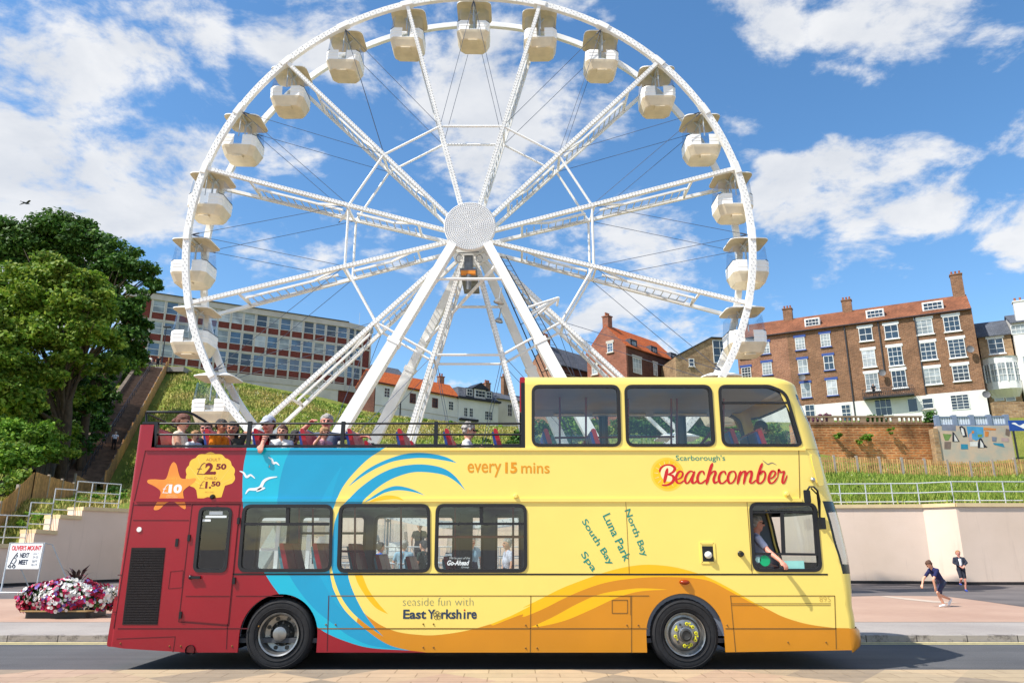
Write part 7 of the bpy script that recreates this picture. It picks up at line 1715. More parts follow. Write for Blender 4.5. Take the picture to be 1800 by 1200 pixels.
def leaves(puffs, dens, size, flat=.75):
    """puffs: (x, y, z, r); each breaks up into small flattened sprays of leaf-sized folded quads with gaps between them"""
    Vs = []
    for (x, y, z, r) in puffs:
        ns = max(5, int(9 * min(1.6, r)))
        for k in range(ns):
            d = VR.normal(size=3); d /= np.linalg.norm(d); rs = r * VR.uniform(.26, .46); c = np.array([x, y, z]) + d * np.array([1, 1, flat]) * (r - rs * .55) * VR.uniform(.55, 1.08)
            n = int(dens * r * r * 1.25 / ns); v = VR.normal(size=(n, 3)); v /= np.linalg.norm(v, axis=1, keepdims=True); rad = rs * VR.beta(2.6, 1.5, size=(n, 1)) * 1.25
            p = c[None] + v * rad * np.array([[1.15, 1.15, .62]])
            nr = v * .5 + VR.normal(size=(n, 3)) * .6 + np.array([[0, 0, .6]]); nr /= np.linalg.norm(nr, axis=1, keepdims=True)
            a = np.cross(nr, VR.normal(size=(n, 3))); a /= np.linalg.norm(a, axis=1, keepdims=True) + 1e-6; b = np.cross(nr, a); s = size * VR.uniform(.55, 1.3, size=(n, 1))
            q = np.stack([p - a * s, p + b * s * .55 + nr * s * .12, p + a * s, p - b * s * .55 + nr * s * .12], 1); Vs.append(q.reshape(-1, 3))
    V = np.concatenate(Vs); return V, np.arange(len(V)).reshape(-1, 4)
def limb(mb, a, b, r0, r1, sag=.12, n=6, sub=0):
    a, b = Vector(a), Vector(b); d = b - a; pts = []; ph = VR.uniform(0, 6)
    for i in range(n + 1): t = i / n; w = math.sin(math.pi * t) * d.length * sag; pts.append(a + d * t + Vector((math.cos(ph) * w * .6, math.sin(ph) * w * .5, w * (.6 if t < .8 else .4))))
    rs = [r0 + (r1 - r0) * (i / n) ** .8 for i in range(n + 1)]; mb.tube(pts, rs, 7)
    return pts
def tree(name, label, base, fork, puffs, lm, dens=430, size=.2, r0=.4, group=None, flat=.75):
    t = thing(name, label, 'tree', tuple(base), 0, group); mb = MB(); base = Vector(base); fork = Vector(fork); limb(mb, base - Vector((0, 0, .4)), fork, r0, r0 * .6, .05)
    for i, (x, y, z, r) in enumerate(puffs):
        st = base.lerp(fork, VR.uniform(.55, 1.0)); pts = limb(mb, st, (x, y, z - r * .2), r0 * .36, .05, .14)
        for k in range(4): e = Vector((x, y, z)) + Vector(VR.normal(size=3)) * r * .45; limb(mb, pts[VR.integers(3, 6)], e, .07, .02, .1, 4)
    mb.build('trunk', M_BARK, t, 60); V, Fq = leaves(puffs, dens, size, flat); npmesh('crown', V, Fq, lm, t); return t
def PX(lst): return [(*U(px, py, Y), r) for px, py, Y, r in lst]
def gz(px, py, Y): p = U(px, py, Y); return (p.x, p.y, hill(p.x, p.y))
tree('broadleaf_tree', 'tall dark green tree with wide flat crown behind the steps', gz(120, 700, 66), U(150, 600, 66), PX([(-60, 430, 68, 4.0), (0, 420, 67, 3.4), (45, 420, 66, 2.8), (90, 408, 66, 2.6), (135, 412, 66, 2.6), (172, 432, 66, 2.2), (205, 448, 65, 2.0), (235, 468, 64, 1.8), (262, 484, 64, 1.5), (275, 500, 63, .9), (215, 480, 66, 1.6), (180, 475, 66, 2.0), (130, 455, 67, 2.4), (80, 450, 67, 2.6), (30, 460, 67, 3.0), (240, 520, 62, 1.2), (215, 545, 62, 1.7), (190, 515, 64, 1.4)]), M_LF_B, 400, .21, .55)
tree('broadleaf_tree', 'yellow green sycamore with full rounded crown in front of the dark tree', gz(112, 780, 54), U(120, 650, 54), PX([(20, 500, 55, 2.6), (70, 480, 55, 2.4), (110, 490, 54, 2.3), (150, 500, 54, 2.0), (170, 530, 54, 1.9), (130, 535, 53, 2.2), (85, 530, 53, 2.3), (40, 545, 53, 2.5), (180, 570, 54, 1.6), (150, 585, 53, 1.7), (100, 585, 52, 2.0), (60, 600, 52, 2.0), (15, 600, 52, 2.3), (200, 600, 55, 1.2), (120, 630, 52, 1.3), (30, 650, 51, 1.7), (85, 655, 52, 1.6), (155, 640, 54, 1.4), (195, 640, 57, 1.3), (55, 705, 51, 1.4), (110, 700, 55, 1.3), (10, 690, 49, 1.5), (150, 690, 57, 1.2)]), M_LF_A, 470, .19, .45)
tree('broadleaf_tree', 'leafy tree filling the left edge of the picture', gz(-20, 800, 50), U(-10, 660, 50), PX([(-70, 520, 50, 2.8), (-30, 560, 50, 2.4), (-10, 620, 49, 2.2), (-60, 620, 49, 2.6), (10, 690, 49, 1.6), (-40, 690, 49, 2.2), (20, 720, 50, 1.2)]), M_LF_A, 430, .19, .4)
tree('leaning_tree', 'dark leaning tree with bare grey limbs beside the hillside steps', gz(150, 790, 60), U(170, 640, 61), PX([(215, 600, 62, 1.9), (235, 575, 63, 1.5), (205, 640, 62, 1.7), (240, 620, 64, 1.2), (170, 650, 61, 1.6), (140, 690, 60, 1.6), (180, 700, 61, 1.4), (90, 670, 58, 1.8), (60, 690, 56, 1.7)]), M_LF_B, 380, .2, .4)
tree('young_tree', 'slender leaning trunk with thin dark foliage under the sycamore', gz(62, 800, 56), U(110, 690, 57), PX([(120, 660, 57, 1.5), (95, 700, 57, 1.4), (60, 720, 57, 1.3), (150, 720, 58, 1.2)]), M_LF_D, 360, .19, .25)
def shrub(name, label, puffs, lm, dens=480, size=.16, group=None, stems=True):
    x, y, z, r = puffs[0]; s = thing(name, label, 'shrub', (x, y, hill(x, y)), 0, group); mb = MB()
    for (x, y, z, r) in (puffs if stems else []): 
        g0 = hill(x, y)
        for k in range(3): limb(mb, (x + VR.normal() * .2, y, g0 - .2), Vector((x, y, z)) + Vector(VR.normal(size=3)) * r * .4, .05, .015, .08, 4)
    if stems: mb.build('stems', M_BARK, s)
    V, Fq = leaves(puffs, dens, size, .85); npmesh('foliage', V, Fq, lm, s); return s
shrub('shrub', 'bright green bush sunlit at the left edge below the trees', PX([(15, 755, 46, 1.5), (50, 765, 46, 1.4), (-20, 770, 45, 1.6), (75, 785, 46, 1.0), (30, 800, 44, 1.3), (-10, 820, 43, 1.4)]), M_LF_C, 560)
shrub('shrub', 'dark ivy bush hanging over the side wall of the steps', PX([(165, 742, 64, 1.3), (150, 765, 62, 1.3), (135, 785, 60, 1.2), (180, 730, 66, .9)]), M_LF_D, 520)
shrub('shrub', 'light green bush at the head of the steps', PX([(215, 648, 86, 1.8), (232, 640, 87, 1.4), (205, 665, 84, 1.5), (228, 660, 86, 1.2)]), M_LF_C, 420, .2)
shrub('shrub', 'green bushes on the bank right of the step fence head', PX([(318, 668, 92, 1.4), (335, 676, 90, 1.5), (312, 690, 88, 1.4)]), M_LF_C, 420, .2)
shrub('shrub', 'deep green undergrowth in the shade between trees and steps', PX([(100, 760, 60, 1.8), (70, 780, 58, 1.6), (130, 740, 62, 1.7), (40, 730, 58, 2.0), (100, 715, 62, 2.0), (165, 690, 66, 1.8), (10, 760, 56, 2.0)]), M_LF_D, 380, .2)
shrub('shrub', 'leafy mid green bushes filling the slope between the trees and the timber fence', PX([(20, 850, 42, 1.2), (60, 790, 47, 1.3), (110, 800, 52, 1.2), (85, 770, 52, 1.5), (0, 800, 44, 1.5), (40, 745, 50, 1.5), (120, 765, 56, 1.3)]), M_LF_A, 480)
shrub('shrub', 'low green shrubs behind the stepped railing', PX([(125, 885, 39, .55), (150, 880, 39, .6), (180, 882, 40, .6), (205, 880, 41, .6), (100, 890, 38, .6), (80, 905, 36, .6), (55, 915, 35, .6), (30, 930, 34, .55)]), M_LF_C, 700, .10)
shrub('hedge_bush', 'clipped green bush on the terrace left of the balcony house door', PX([(1533, 740, 62, .85), (1524, 742, 62, .7), (1543, 740, 62, .7)]), M_LF_D, 900, .1)
shrub('hedge_bush', 'clipped square green bush at the mural wall corner', PX([(1634, 735, 61.5, .75), (1641, 742, 61.5, .7), (1630, 744, 61.5, .65)]), M_LF_D, 900, .1)
shrub('shrub', 'small green plants growing out of the rubble wall', PX([(1473, 762, 57.6, .42), (1528, 768, 57.6, .40), (1512, 773, 57.6, .35), (1567, 757, 57.6, .3)]), M_LF_C, 1500, .09, None, False)
shrub('flowering_shrub', 'bush with pink flowers at the corner beside the bus front', PX([(1440, 738, 60, .7), (1428, 742, 60, .7), (1452, 733, 60, .5)]), leafm('pink_bush', (60, 90, 40), (150, 90, 120), (190, 110, 150)), 900, .1)
for i, (px, py, Y, r) in enumerate(((950, 745, 70, 2.0), (1010, 735, 74, 2.0), (1120, 735, 74, 2.3), (1170, 725, 78, 2.2), (1235, 735, 74, 2.0), (1300, 745, 70, 1.8), (1360, 750, 68, 1.6))):
    p = U(px, py, Y); h_ = hill(p.x, p.y)
    shrub('bank_shrub', ('olive', 'mid green', 'dark', 'bright', 'pale', 'leafy', 'small')[i] + ' shrub on the bank seen through ' + ('first', 'first', 'second', 'second', 'second', 'front', 'front')[i] + ' upper window', [(p.x, p.y, h_ + r * .5, r), (p.x + r * .9, p.y + .5, h_ + r * .4, r * .75), (p.x - r * .9, p.y + .4, h_ + r * .35, r * .7)], (M_LF_D, M_LF_C)[i % 2], 300, .2)
# rough grass on the bank: tufts of blades, one mesh
def f_grass(nt, N, L, b):
    gi = N.new('ShaderNodeNewGeometry'); v = gi.outputs['Position']; big = nnode(N, L, '', .11, v, 4); mid = nnode(N, L, '', .5, v, 4)
    c1 = ramp(N, L, gi.outputs['Random Per Island'], [(0, (90, 120, 40)), (.55, (128, 152, 58)), (1, (176, 184, 90))]); c2 = ramp(N, L, gi.outputs['Random Per Island'], [(0, (130, 132, 58)), (.5, (170, 156, 84)), (1, (206, 184, 118))])
    s = N.new('ShaderNodeSeparateXYZ'); L.new(v, s.inputs[0]); mx_ = N.new('ShaderNodeMapRange'); mx_.inputs['From Min'].default_value = 8; mx_.inputs['From Max'].default_value = 2; mx_.inputs['To Min'].default_value = -.12; mx_.inputs['To Max'].default_value = .14; L.new(s.outputs[0], mx_.inputs['Value'])
    ad = N.new('ShaderNodeMath'); L.new(big, ad.inputs[0]); L.new(mx_.outputs[0], ad.inputs[1]); ad2 = N.new('ShaderNodeMath'); L.new(ad.outputs[0], ad2.inputs[0]); m3 = N.new('ShaderNodeMath'); m3.operation = 'MULTIPLY_ADD'; L.new(mid, m3.inputs[0]); m3.inputs[1].default_value = .5; m3.inputs[2].default_value = -.25; L.new(m3.outputs[0], ad2.inputs[1])
    mr = N.new('ShaderNodeMapRange'); mr.inputs['From Min'].default_value = .54; mr.inputs['From Max'].default_value = .72; L.new(ad2.outputs[0], mr.inputs['Value'])
    c = mixc(N, L, c1, c2, mr.outputs[0]); L.new(c, b.inputs['Base Color']); b.inputs['Roughness'].default_value = .7; b.inputs['Specular IOR Level'].default_value = .2
M_GRASS = groundm('rough_grass', f_grass)
def grass():
    n = 85000; P = []
    while len(P) < n:
        r = VR.uniform()
        if r < .33: px = VR.uniform(1400, 1840); t = VR.uniform(0, .30) ** 1.0
        elif r < .86: px = VR.uniform(200, 945); t = VR.uniform(.05, 1.02)
        elif r < .95: px = VR.uniform(925, 1420); t = VR.uniform(.25, 1.0)
        else: px = VR.uniform(-20, 240); t = VR.uniform(.03, .3)
        u = (px - 900) / 1349; y = 36 + t * 57; x = u * y * 1.02; y0 = lerp_tab(x, YSTART); y = y0 + .45 + t * (92 - y0)
        if y > 57 and x > 26: continue
        d = (ST1 - ST0); s = ((x - ST0.x) * d.x + (y - ST0.y) * d.y) / (d.x ** 2 + d.y ** 2); q = ST0 + d * s
        if -.1 < s < 1.1 and math.hypot(x - q.x, y - q.y) < 2.6: continue
        P.append((x, y, hill(x, y)))
    P = np.array(P); Vs = []
    for k in range(3):
        a = VR.uniform(0, 2 * math.pi, n); sc = (.7 + .55 * VR.uniform(size=n)); lush = np.where((P[:, 0] > 10) & (P[:, 1] < 44), 1.0, .42); h = .62 * sc * lush; w = np.clip(P[:, 1] * .0008, .025, .07) * VR.uniform(.7, 1.3, n)
        off = VR.normal(size=(n, 2)) * .22; c = P + np.stack([off[:, 0], off[:, 1], np.full(n, -.08)], 1); lean = VR.normal(size=(n, 2)) * .22 * h[:, None]
        dx = np.stack([np.cos(a) * w, np.sin(a) * w, np.zeros(n)], 1); tip = c + np.stack([lean[:, 0], lean[:, 1], h], 1); mid = c + np.stack([lean[:, 0] * .35, lean[:, 1] * .35, h * .55], 1)
        Vs.append(np.stack([c - dx, c + dx, mid + dx * .8, tip, mid - dx * .8], 1))
    V = np.concatenate(Vs).reshape(-1, 3); m = len(V) // 5; b = np.arange(m)[:, None] * 5
    me_f = np.concatenate([b + np.array([[0, 1, 2, 4]])], 0); tri = b + np.array([[4, 2, 3, 3]])
    F = np.concatenate([b + np.array([[0, 1, 2]]), b + np.array([[0, 2, 4]]), b + np.array([[4, 2, 3]])], 0)
    return tag(npmesh('bank_grass', V, F, M_GRASS), kind='stuff')
grass()
def weeds():
    P = []
    while len(P) < 110:
        px = VR.uniform(230, 945) if VR.uniform() < .6 else VR.uniform(1420, 1830); t = VR.uniform(.03, 1.0) if px < 1000 else VR.uniform(0, .28); u = (px - 900) / 1349; y = 36 + t * 57; x = u * y * 1.02; y0 = lerp_tab(x, YSTART); y = y0 + .3 + t * (92 - y0)
        if mnoise.noise(Vector((x * .12, y * .12, 7))) < -.05: continue
        d = (ST1 - ST0); s = ((x - ST0.x) * d.x + (y - ST0.y) * d.y) / (d.x ** 2 + d.y ** 2); q = ST0 + d * s
        if -.1 < s < 1.1 and math.hypot(x - q.x, y - q.y) < 3: continue
        P.append((x, y, hill(x, y) + .12, VR.uniform(.25, .75)))
    for nm, sl, lm in (('bank_weeds', P[:60], M_LF_D), ('bank_weeds', P[60:], M_LF_C)): V, Fq = leaves(sl, 330, .13, .5); tag(npmesh(nm, V, Fq, lm), kind='stuff')
    n = 700; V = []
    while len(V) < n * 3:
        px = VR.uniform(330, 940) if VR.uniform() < .7 else VR.uniform(1430, 1830); t = VR.uniform(.05, 1.0) if px < 1000 else VR.uniform(0, .28); u = (px - 900) / 1349; y = 36 + t * 57; x = u * y * 1.02; y0 = lerp_tab(x, YSTART); y = y0 + .3 + t * (92 - y0)
        if mnoise.noise(Vector((x * .2, y * .2, 3))) < .0: continue
        z = hill(x, y) + VR.uniform(.25, .6); r = .025 + y * .0005; a = VR.uniform(0, 6)
        for k in range(3): V.append((x + r * math.cos(a + k * 2.1), y - .05, z + r * math.sin(a + k * 2.1)))
    tag(npmesh('wild_flowers', np.array(V), np.arange(n * 3).reshape(-1, 3), pm('cow_parsley', (220, 220, 190), .8, island=.2)), kind='stuff')
weeds()
# gulls
def gull(label, px, py, Y, s, rz, dark=False):
    p = U(px, py, Y); g = thing('gull', label, 'bird', tuple(p)); M = Matrix.Translation(p) @ Matrix.Rotation(rz, 4, 'Z') @ Matrix.Scale(s, 4)
    body = MB(); body.tube([M @ Vector(q) for q in ((-.27, 0, .0), (-.2, 0, .0), (-.05, 0, -.01), (.1, 0, .0), (.2, 0, .03), (.27, 0, .04), (.31, 0, .035))], [v * s for v in (.012, .045, .075, .07, .05, .035, .008)], 10)
    mt = [pm('gull_white', (226, 226, 222), .6), pm('gull_grey', (140, 146, 154), .6), pm('gull_black', (34, 34, 38), .6)] if not dark else [pm('gull_shade', (70, 74, 82), .6)] * 3
    for sd in (1, -1):
        prof = [((.10, .04 * sd, .03), .11), ((.12, .25 * sd, .13), .11), ((.07, .50 * sd, .13), .085), ((-.02, .72 * sd, .05), .04), ((-.08, .80 * sd, .0), .005)]
        L_ = [Vector((c[0] + w * .6, c[1], c[2])) for c, w in prof]; T_ = [Vector((c[0] - w, c[1], c[2])) for c, w in prof]
        for i in range(len(prof) - 1): body.add([M @ L_[i], M @ L_[i + 1], M @ T_[i + 1], M @ T_[i]], [(0, 1, 2, 3)], 1 if i < 2 else (0 if i == 2 else 2)); body.add([M @ (L_[i] - Vector((0, 0, .012))), M @ (L_[i + 1] - Vector((0, 0, .008))), M @ (T_[i + 1] - Vector((0, 0, .006))), M @ (T_[i] - Vector((0, 0, .01)))], [(3, 2, 1, 0)], 0 if i < 3 else 2)
    body.add([M @ Vector((-.25, -.02, 0)), M @ Vector((-.25, .02, 0)), M @ Vector((-.40, .08, 0)), M @ Vector((-.40, -.08, 0))], [(0, 1, 2, 3)], 0); body.build('plumage', mt, g, 60)
    bk = MB(); bk.tube([M @ Vector((.30, 0, .035)), M @ Vector((.36, 0, .02))], [.014 * s, .004 * s], 6); bk.build('beak', pm('beak_yellow', (210, 160, 50), .5), g)
gull('white gull with black wing tips gliding beside a wheel spoke', 605, 380, 25, .85, R(25)); gull('tiny dark gull high in the sky above the trees', 45, 357, 60, 1.1, R(60), True)
# ------------------------------------------------------------------ people: one continuous skinned surface each
SKIN = pm('skin_fair', (214, 160, 132), .5, var=.07, scale=14, spec=.35); SKIN2 = pm('skin_tanned', (188, 128, 98), .5, var=.08, scale=14, spec=.35); SKIN3 = pm('skin_pink', (216, 148, 126), .5, var=.08, scale=14, spec=.35)
M_EYE = pm('eye_dark', (36, 30, 28), .2); M_LIP = pm('lips', (166, 84, 76), .5)
def hairm(n, c): return pm('hair_' + n, c, .55, var=.35, scale=30, bump=.8, bscale=110)
H_BRN, H_DRK, H_GRY, H_BLD, H_AUB = hairm('brown', (86, 56, 38)), hairm('dark', (36, 28, 26)), hairm('grey', (166, 160, 152)), hairm('fair', (168, 124, 78)), hairm('auburn', (110, 62, 40))
def cloth(n, c, v=.1): return pm('cloth_' + n, c, .85, var=v, scale=12, bump=.25, bscale=60, spec=.2)
PENDING = []
def caps_mesh(caps):
    mb = MB()
    for a, b, ra, rb, z, bias in caps:
        a, b = Vector(a), Vector(b); d = b - a; L_ = d.length
        if L_ < 1e-5: d = Vector((0, 0, 1))
        d.normalize(); u = d.orthogonal().normalized(); w = d.cross(u); n = 12; rings = []
        for i in range(1, 5): t = math.pi / 2 * (1 - i / 4); rings.append((a - d * ra * math.sin(t), ra * math.cos(t)))
        for i in range(0, 4): t = math.pi / 2 * (i / 4); rings.append((b + d * rb * math.sin(t), rb * math.cos(t)))
        vs = [a - d * ra]; 
        for c, r in rings: vs += [c + (u * math.cos(2 * math.pi * j / n) + w * math.sin(2 * math.pi * j / n)) * r for j in range(n)]
        vs.append(b + d * rb); k = len(rings); fs = [(0, 1 + (j + 1) % n, 1 + j) for j in range(n)]
        for i in range(k - 1): fs += [(1 + i * n + j, 1 + i * n + (j + 1) % n, 1 + (i + 1) * n + (j + 1) % n, 1 + (i + 1) * n + j) for j in range(n)]
        fs += [(1 + (k - 1) * n + j, 1 + (k - 1) * n + (j + 1) % n, len(vs) - 1) for j in range(n)]; mb.add(vs, fs)
    me = bpy.data.meshes.new('form'); me.from_pydata(mb.v, [], mb.f); return me
def skin_up(name, caps, mats, parent, voxel, smooth_it=2, noise=0.0):
    me = caps_mesh(caps); o = bpy.data.objects.new(name, me); COL.objects.link(o)
    m = o.modifiers.new('r', 'REMESH'); m.mode = 'VOXEL'; m.voxel_size = voxel
    s = o.modifiers.new('s', 'SMOOTH'); s.factor = .5; s.iterations = smooth_it
    PENDING.append((o, caps, mats, parent, noise)); return o
def finish_people():
    dg = bpy.context.evaluated_depsgraph_get()
    for o, caps, mats, parent, nz in PENDING:
        me = bpy.data.meshes.new_from_object(o.evaluated_get(dg)); o.modifiers.clear(); old = o.data; o.data = me; bpy.data.meshes.remove(old); me.name = o.name
        me.materials.clear()
        for m in mats: me.materials.append(m)
        n = len(me.polygons)
        if len(mats) > 1:
            c = np.empty(n * 3); me.polygons.foreach_get('center', c); c = c.reshape(-1, 3); best = np.full(n, 9e9); zi = np.zeros(n, dtype=np.int32)
            for a, b, ra, rb, z, bias in caps:
                a = np.array(a); d = np.array(b) - a; l2 = float(d @ d); t = np.clip(((c - a) @ d) / l2, 0, 1) if l2 > 1e-10 else np.zeros(n)
                dist = np.linalg.norm(c - a - t[:, None] * d, axis=1) - (ra + (rb - ra) * t) - bias; k = dist < best; best[k] = dist[k]; zi[k] = z
            me.polygons.foreach_set('material_index', zi)
        if nz:
            v = np.empty(len(me.vertices) * 3); me.vertices.foreach_get('co', v); nr = np.empty(len(me.vertices) * 3); me.vertices.foreach_get('normal', nr); v = v.reshape(-1, 3); nr = nr.reshape(-1, 3)
            f = np.sin(v[:, 0] * 95) * np.sin(v[:, 1] * 80 + 1) + np.sin(v[:, 2] * 110 + v[:, 0] * 40); v += nr * (f * nz)[:, None]; me.vertices.foreach_set('co', v.ravel())
        me.polygons.foreach_set('use_smooth', [True] * n); me.update(); adopt(o, parent)
SK, SH, TR, SO, EY, LP, S2 = range(7)
def person(label, loc, rz, s=1.0, pose='sit', shirt=None, trous=None, shoe=None, skin=SKIN, hair=None, hstyle='short', sleeve='tee', lean=0.0, side=0.0, head=(0, 0), arms=None, armsW=None, legs=None, voxel=.011, group=None, glasses=False, cap=None, shorts=False, extra=None, female=False, jacket=None):
    p = thing('person', label, 'person', tuple(loc), rz, group)
    M = Matrix.Translation(Vector(loc)) @ Matrix.Rotation(rz, 4, 'Z') @ Matrix.Scale(s, 4); Mi = M.inverted(); caps = []
    def cp(a, b, ra, rb, z, bias=0.0): caps.append((tuple(M @ Vector(a)), tuple(M @ Vector(b)), ra * s, rb * s, z, bias))
    pz = .10 if pose == 'sit' else .92; pel = Vector((0, 0, pz)); la, sa = R(lean), R(side)
    up = Vector((math.sin(la), math.sin(sa), math.cos(la) * math.cos(sa))).normalized(); Lf = Vector((0, 1, 0)); Lf = (Lf - up * Lf.dot(up)).normalized(); fw = Lf.cross(up)
    T = lambda f, l, u: pel + fw * f + Lf * l + up * u
    sw = .165 if female else .185
    for l in (-1, 1):
        cp(T(0, .075 * l, 0), T(.01, .06 * l, .12), .108, .095, TR)
        cp(T(.0, .065 * l, .13), T(.015, .08 * l, .30), .092, .10 if not female else .095, SH)
        cp(T(.015, .08 * l, .28), T(.0, .10 * l, .42), .10, .088, SH)
        cp(T(0, .05 * l, .46), T(-.005, sw * l, .455), .072, .062, SH)
        cp(T(-.01, .02 * l, .50), T(-.01, .10 * l, .475), .05, .045, SH if sleeve != 'vest' else SK)
    if jacket: cp(T(.085, 0, .18), T(.10, 0, .40), .045, .045, S2, .012)
    neck0, neck1 = T(-.005, 0, .47), T(.015, 0, .60); cp(neck0, neck1, .056, .052, SK)
    Hc = T(.03, 0, .685); yaw, pit = R(head[0]), R(head[1])
    hf = (fw * math.cos(yaw) + Lf * math.sin(yaw)); hl = up.cross(hf).normalized(); hf = (hf * math.cos(pit) - up * math.sin(pit)).normalized(); hu = hf.cross(hl)
    Hd = lambda f, l, u: Hc + hf * f + hl * l + hu * u
    cp(Hd(-.01, 0, .03), Hd(-.04, 0, .022), .088, .086, SK); cp(Hd(.02, 0, -.02), Hd(.032, 0, -.078), .064, .043, SK); cp(Hd(-.02, 0, -.05), Hd(-.03, 0, -.1), .055, .05, SK)
    for l in (-1, 1):
        cp(Hd(.0, .045 * l, -.045), Hd(.045, .02 * l, -.09), .034, .026, SK); cp(Hd(.052, .034 * l, -.03), Hd(.05, .03 * l, -.04), .031, .03, SK)
        cp(Hd(.066, .02 * l, .026), Hd(.055, .05 * l, .024), .018, .016, SK); cp(Hd(.079, .026 * l, .005), Hd(.075, .038 * l, .005), .0095, .0085, EY, .006)
        cp(Hd(-.005, .082 * l, .012), Hd(-.01, .083 * l, -.025), .019, .012, SK)
    cp(Hd(.082, 0, .012), Hd(.104, 0, -.026), .010, .015, SK); cp(Hd(.076, -.02, -.060), Hd(.076, .02, -.060), .009, .009, LP, .004)
    # arms
    dfl = {'L': ((.08, .24, .22), (.30, .16, .14)), 'R': ((.08, -.24, .22), (.30, -.16, .14))} if pose == 'sit' else {'L': ((.0, .26, 1.17), (.06, .25, .92)), 'R': ((.0, -.26, 1.17), (.06, -.25, .92))}
    dfl.update(arms or {})
    for k, v in (armsW or {}).items(): dfl[k] = tuple(tuple(Mi @ Vector(q)) for q in v)
    for k, l in (('L', 1), ('R', -1)):
        S = T(-.005, sw * l, .45); E, W = Vector(dfl[k][0]), Vector(dfl[k][1]); mz = {'tee': SK, 'vest': SK, 'long': SH}[sleeve]; md = S.lerp(E, .62)
        ua = SH if sleeve != 'vest' else SK; cp(S, md, .060 if ua == SH else .052, .056 if ua == SH else .046, ua); cp(md, E, .046 if mz == SK else .054, .041 if mz == SK else .05, mz); cp(E, W.lerp(E, .1), .041 if mz == SK else .05, .030 if mz == SK else .036, mz)
        d = (W - E).normalized() if len(dfl[k]) < 3 else Vector(dfl[k][2]).normalized(); nrm = Vector((0, 0, -1)) if abs(d.z) < .75 else Vector((0, -l, 0)); nrm = (nrm - d * nrm.dot(d)).normalized(); sv = d.cross(nrm) * (1 if l > 0 else -1)
        cp(W.lerp(E, .1), W + d * .01, .029, .026, SK)
        for o in (-.022, 0, .022): cp(W + d * .02 + sv * o * .8, W + d * .078 + sv * o, .019, .0165, SK)
        for i, (o, ln) in enumerate(((-.032, .058), (-.011, .074), (.011, .078), (.032, .068))):
            c1, c2 = .35 + .08 * i, .9 + .1 * i; b0 = W + d * .085 + sv * o; b1 = b0 + (d * math.cos(c1) + nrm * math.sin(c1)) * ln * .55; b2 = b1 + (d * math.cos(c2) + nrm * math.sin(c2)) * ln * .5; cp(b0, b1, .0100, .0092, SK); cp(b1, b2, .0092, .0080, SK)
        t0 = W + d * .03 + sv * .030; t1 = t0 + (d * .75 + sv * .6 + nrm * .2) * .038; cp(t0, t1, .0125, .011, SK); cp(t1, t1 + (d * .9 + sv * .15 + nrm * .3) * .032, .011, .009, SK)
    # legs
    lg = legs or ({'L': ((.44, .11, .10), (.46, .12, -.34)), 'R': ((.44, -.11, .10), (.46, -.12, -.34))} if pose == 'sit' else {'L': ((.03, .10, .49), (-.01, .10, .085)), 'R': ((.03, -.10, .49), (-.01, -.10, .085))})
    for k, l in (('L', 1), ('R', -1)):
        Hp = pel + Vector((0, .085 * l, -.02)); K, A = Vector(lg[k][0]), Vector(lg[k][1]); ml = SK if shorts else TR; mm = Hp.lerp(K, .8)
        cp(Hp, mm, .092, .072 if shorts else .068, TR); cp(mm, K, .056 if shorts else .066, .052 if shorts else .058, ml); cp(K, K.lerp(A, .4), .050, .052 if shorts else .054, ml); cp(K.lerp(A, .4), A, .050, .034 if shorts else .042, ml)
        fd = Vector(lg[k][2]).normalized() if len(lg[k]) > 2 else Vector((1, 0, -.05)).normalized(); cp(A - fd * .02 + Vector((0, 0, -.035)), A + fd * .12 + Vector((0, 0, -.045)), .042, .036, SO); cp(A + Vector((0, 0, .0)), A + Vector((0, 0, -.03)), .040, .042, SO); cp(A + fd * .1 + Vector((0, 0, -.05)), A + fd * .16 + Vector((0, 0, -.052)), .034, .028, SO)
    b = skin_up('body', caps, [skin, shirt or cloth('white', (226, 226, 224)), trous or cloth('navy', (42, 48, 66)), shoe or pm('dark_shoe', (40, 38, 40), .6), M_EYE, M_LIP, jacket or SKIN], p, voxel * s)
    hc = []
    def hp(a, c, ra, rb): hc.append((tuple(M @ a), tuple(M @ c), ra * s, rb * s, 0, 0.0))
    if hair and hstyle != 'bald':
        hp(Hd(.0, 0, .046), Hd(-.052, 0, .04), .082, .085); hp(Hd(-.052, 0, .03), Hd(-.06, 0, -.03), .081, .062)
        for l in (-1, 1): hp(Hd(-.02, .045 * l, .04), Hd(-.055, .05 * l, -.015), .058, .05)
        hp(Hd(.034, -.03, .084), Hd(.034, .03, .084), .025, .025)
        if hstyle == 'bun': hp(Hd(-.135, 0, .0), Hd(-.155, 0, -.01), .045, .04)
        if hstyle == 'long':
            for l in (-1, 1): hp(Hd(-.03, .07 * l, .0), Hd(-.05, .08 * l, -.2), .036, .03)
            hp(Hd(-.08, 0, -.02), Hd(-.09, 0, -.22), .07, .045)
        if hstyle == 'curly':
            rr = random.Random(3)
            for i in range(46):
                t, q = rr.uniform(0, 2 * math.pi), rr.uniform(.05, 1.75); v = Vector((math.sin(q) * math.cos(t), math.sin(q) * math.sin(t), math.cos(q)))
                if v.x > .62 and v.z < .55: continue
                c = Hd(-.03 + v.x * .095, v.y * .095, .03 + v.z * .095); hp(c, c, .026, .026)
        skin_up('hair', hc, [hair], p, .009 * s if voxel < .013 else .014, 1, .0022 if hstyle != 'curly' else .003)
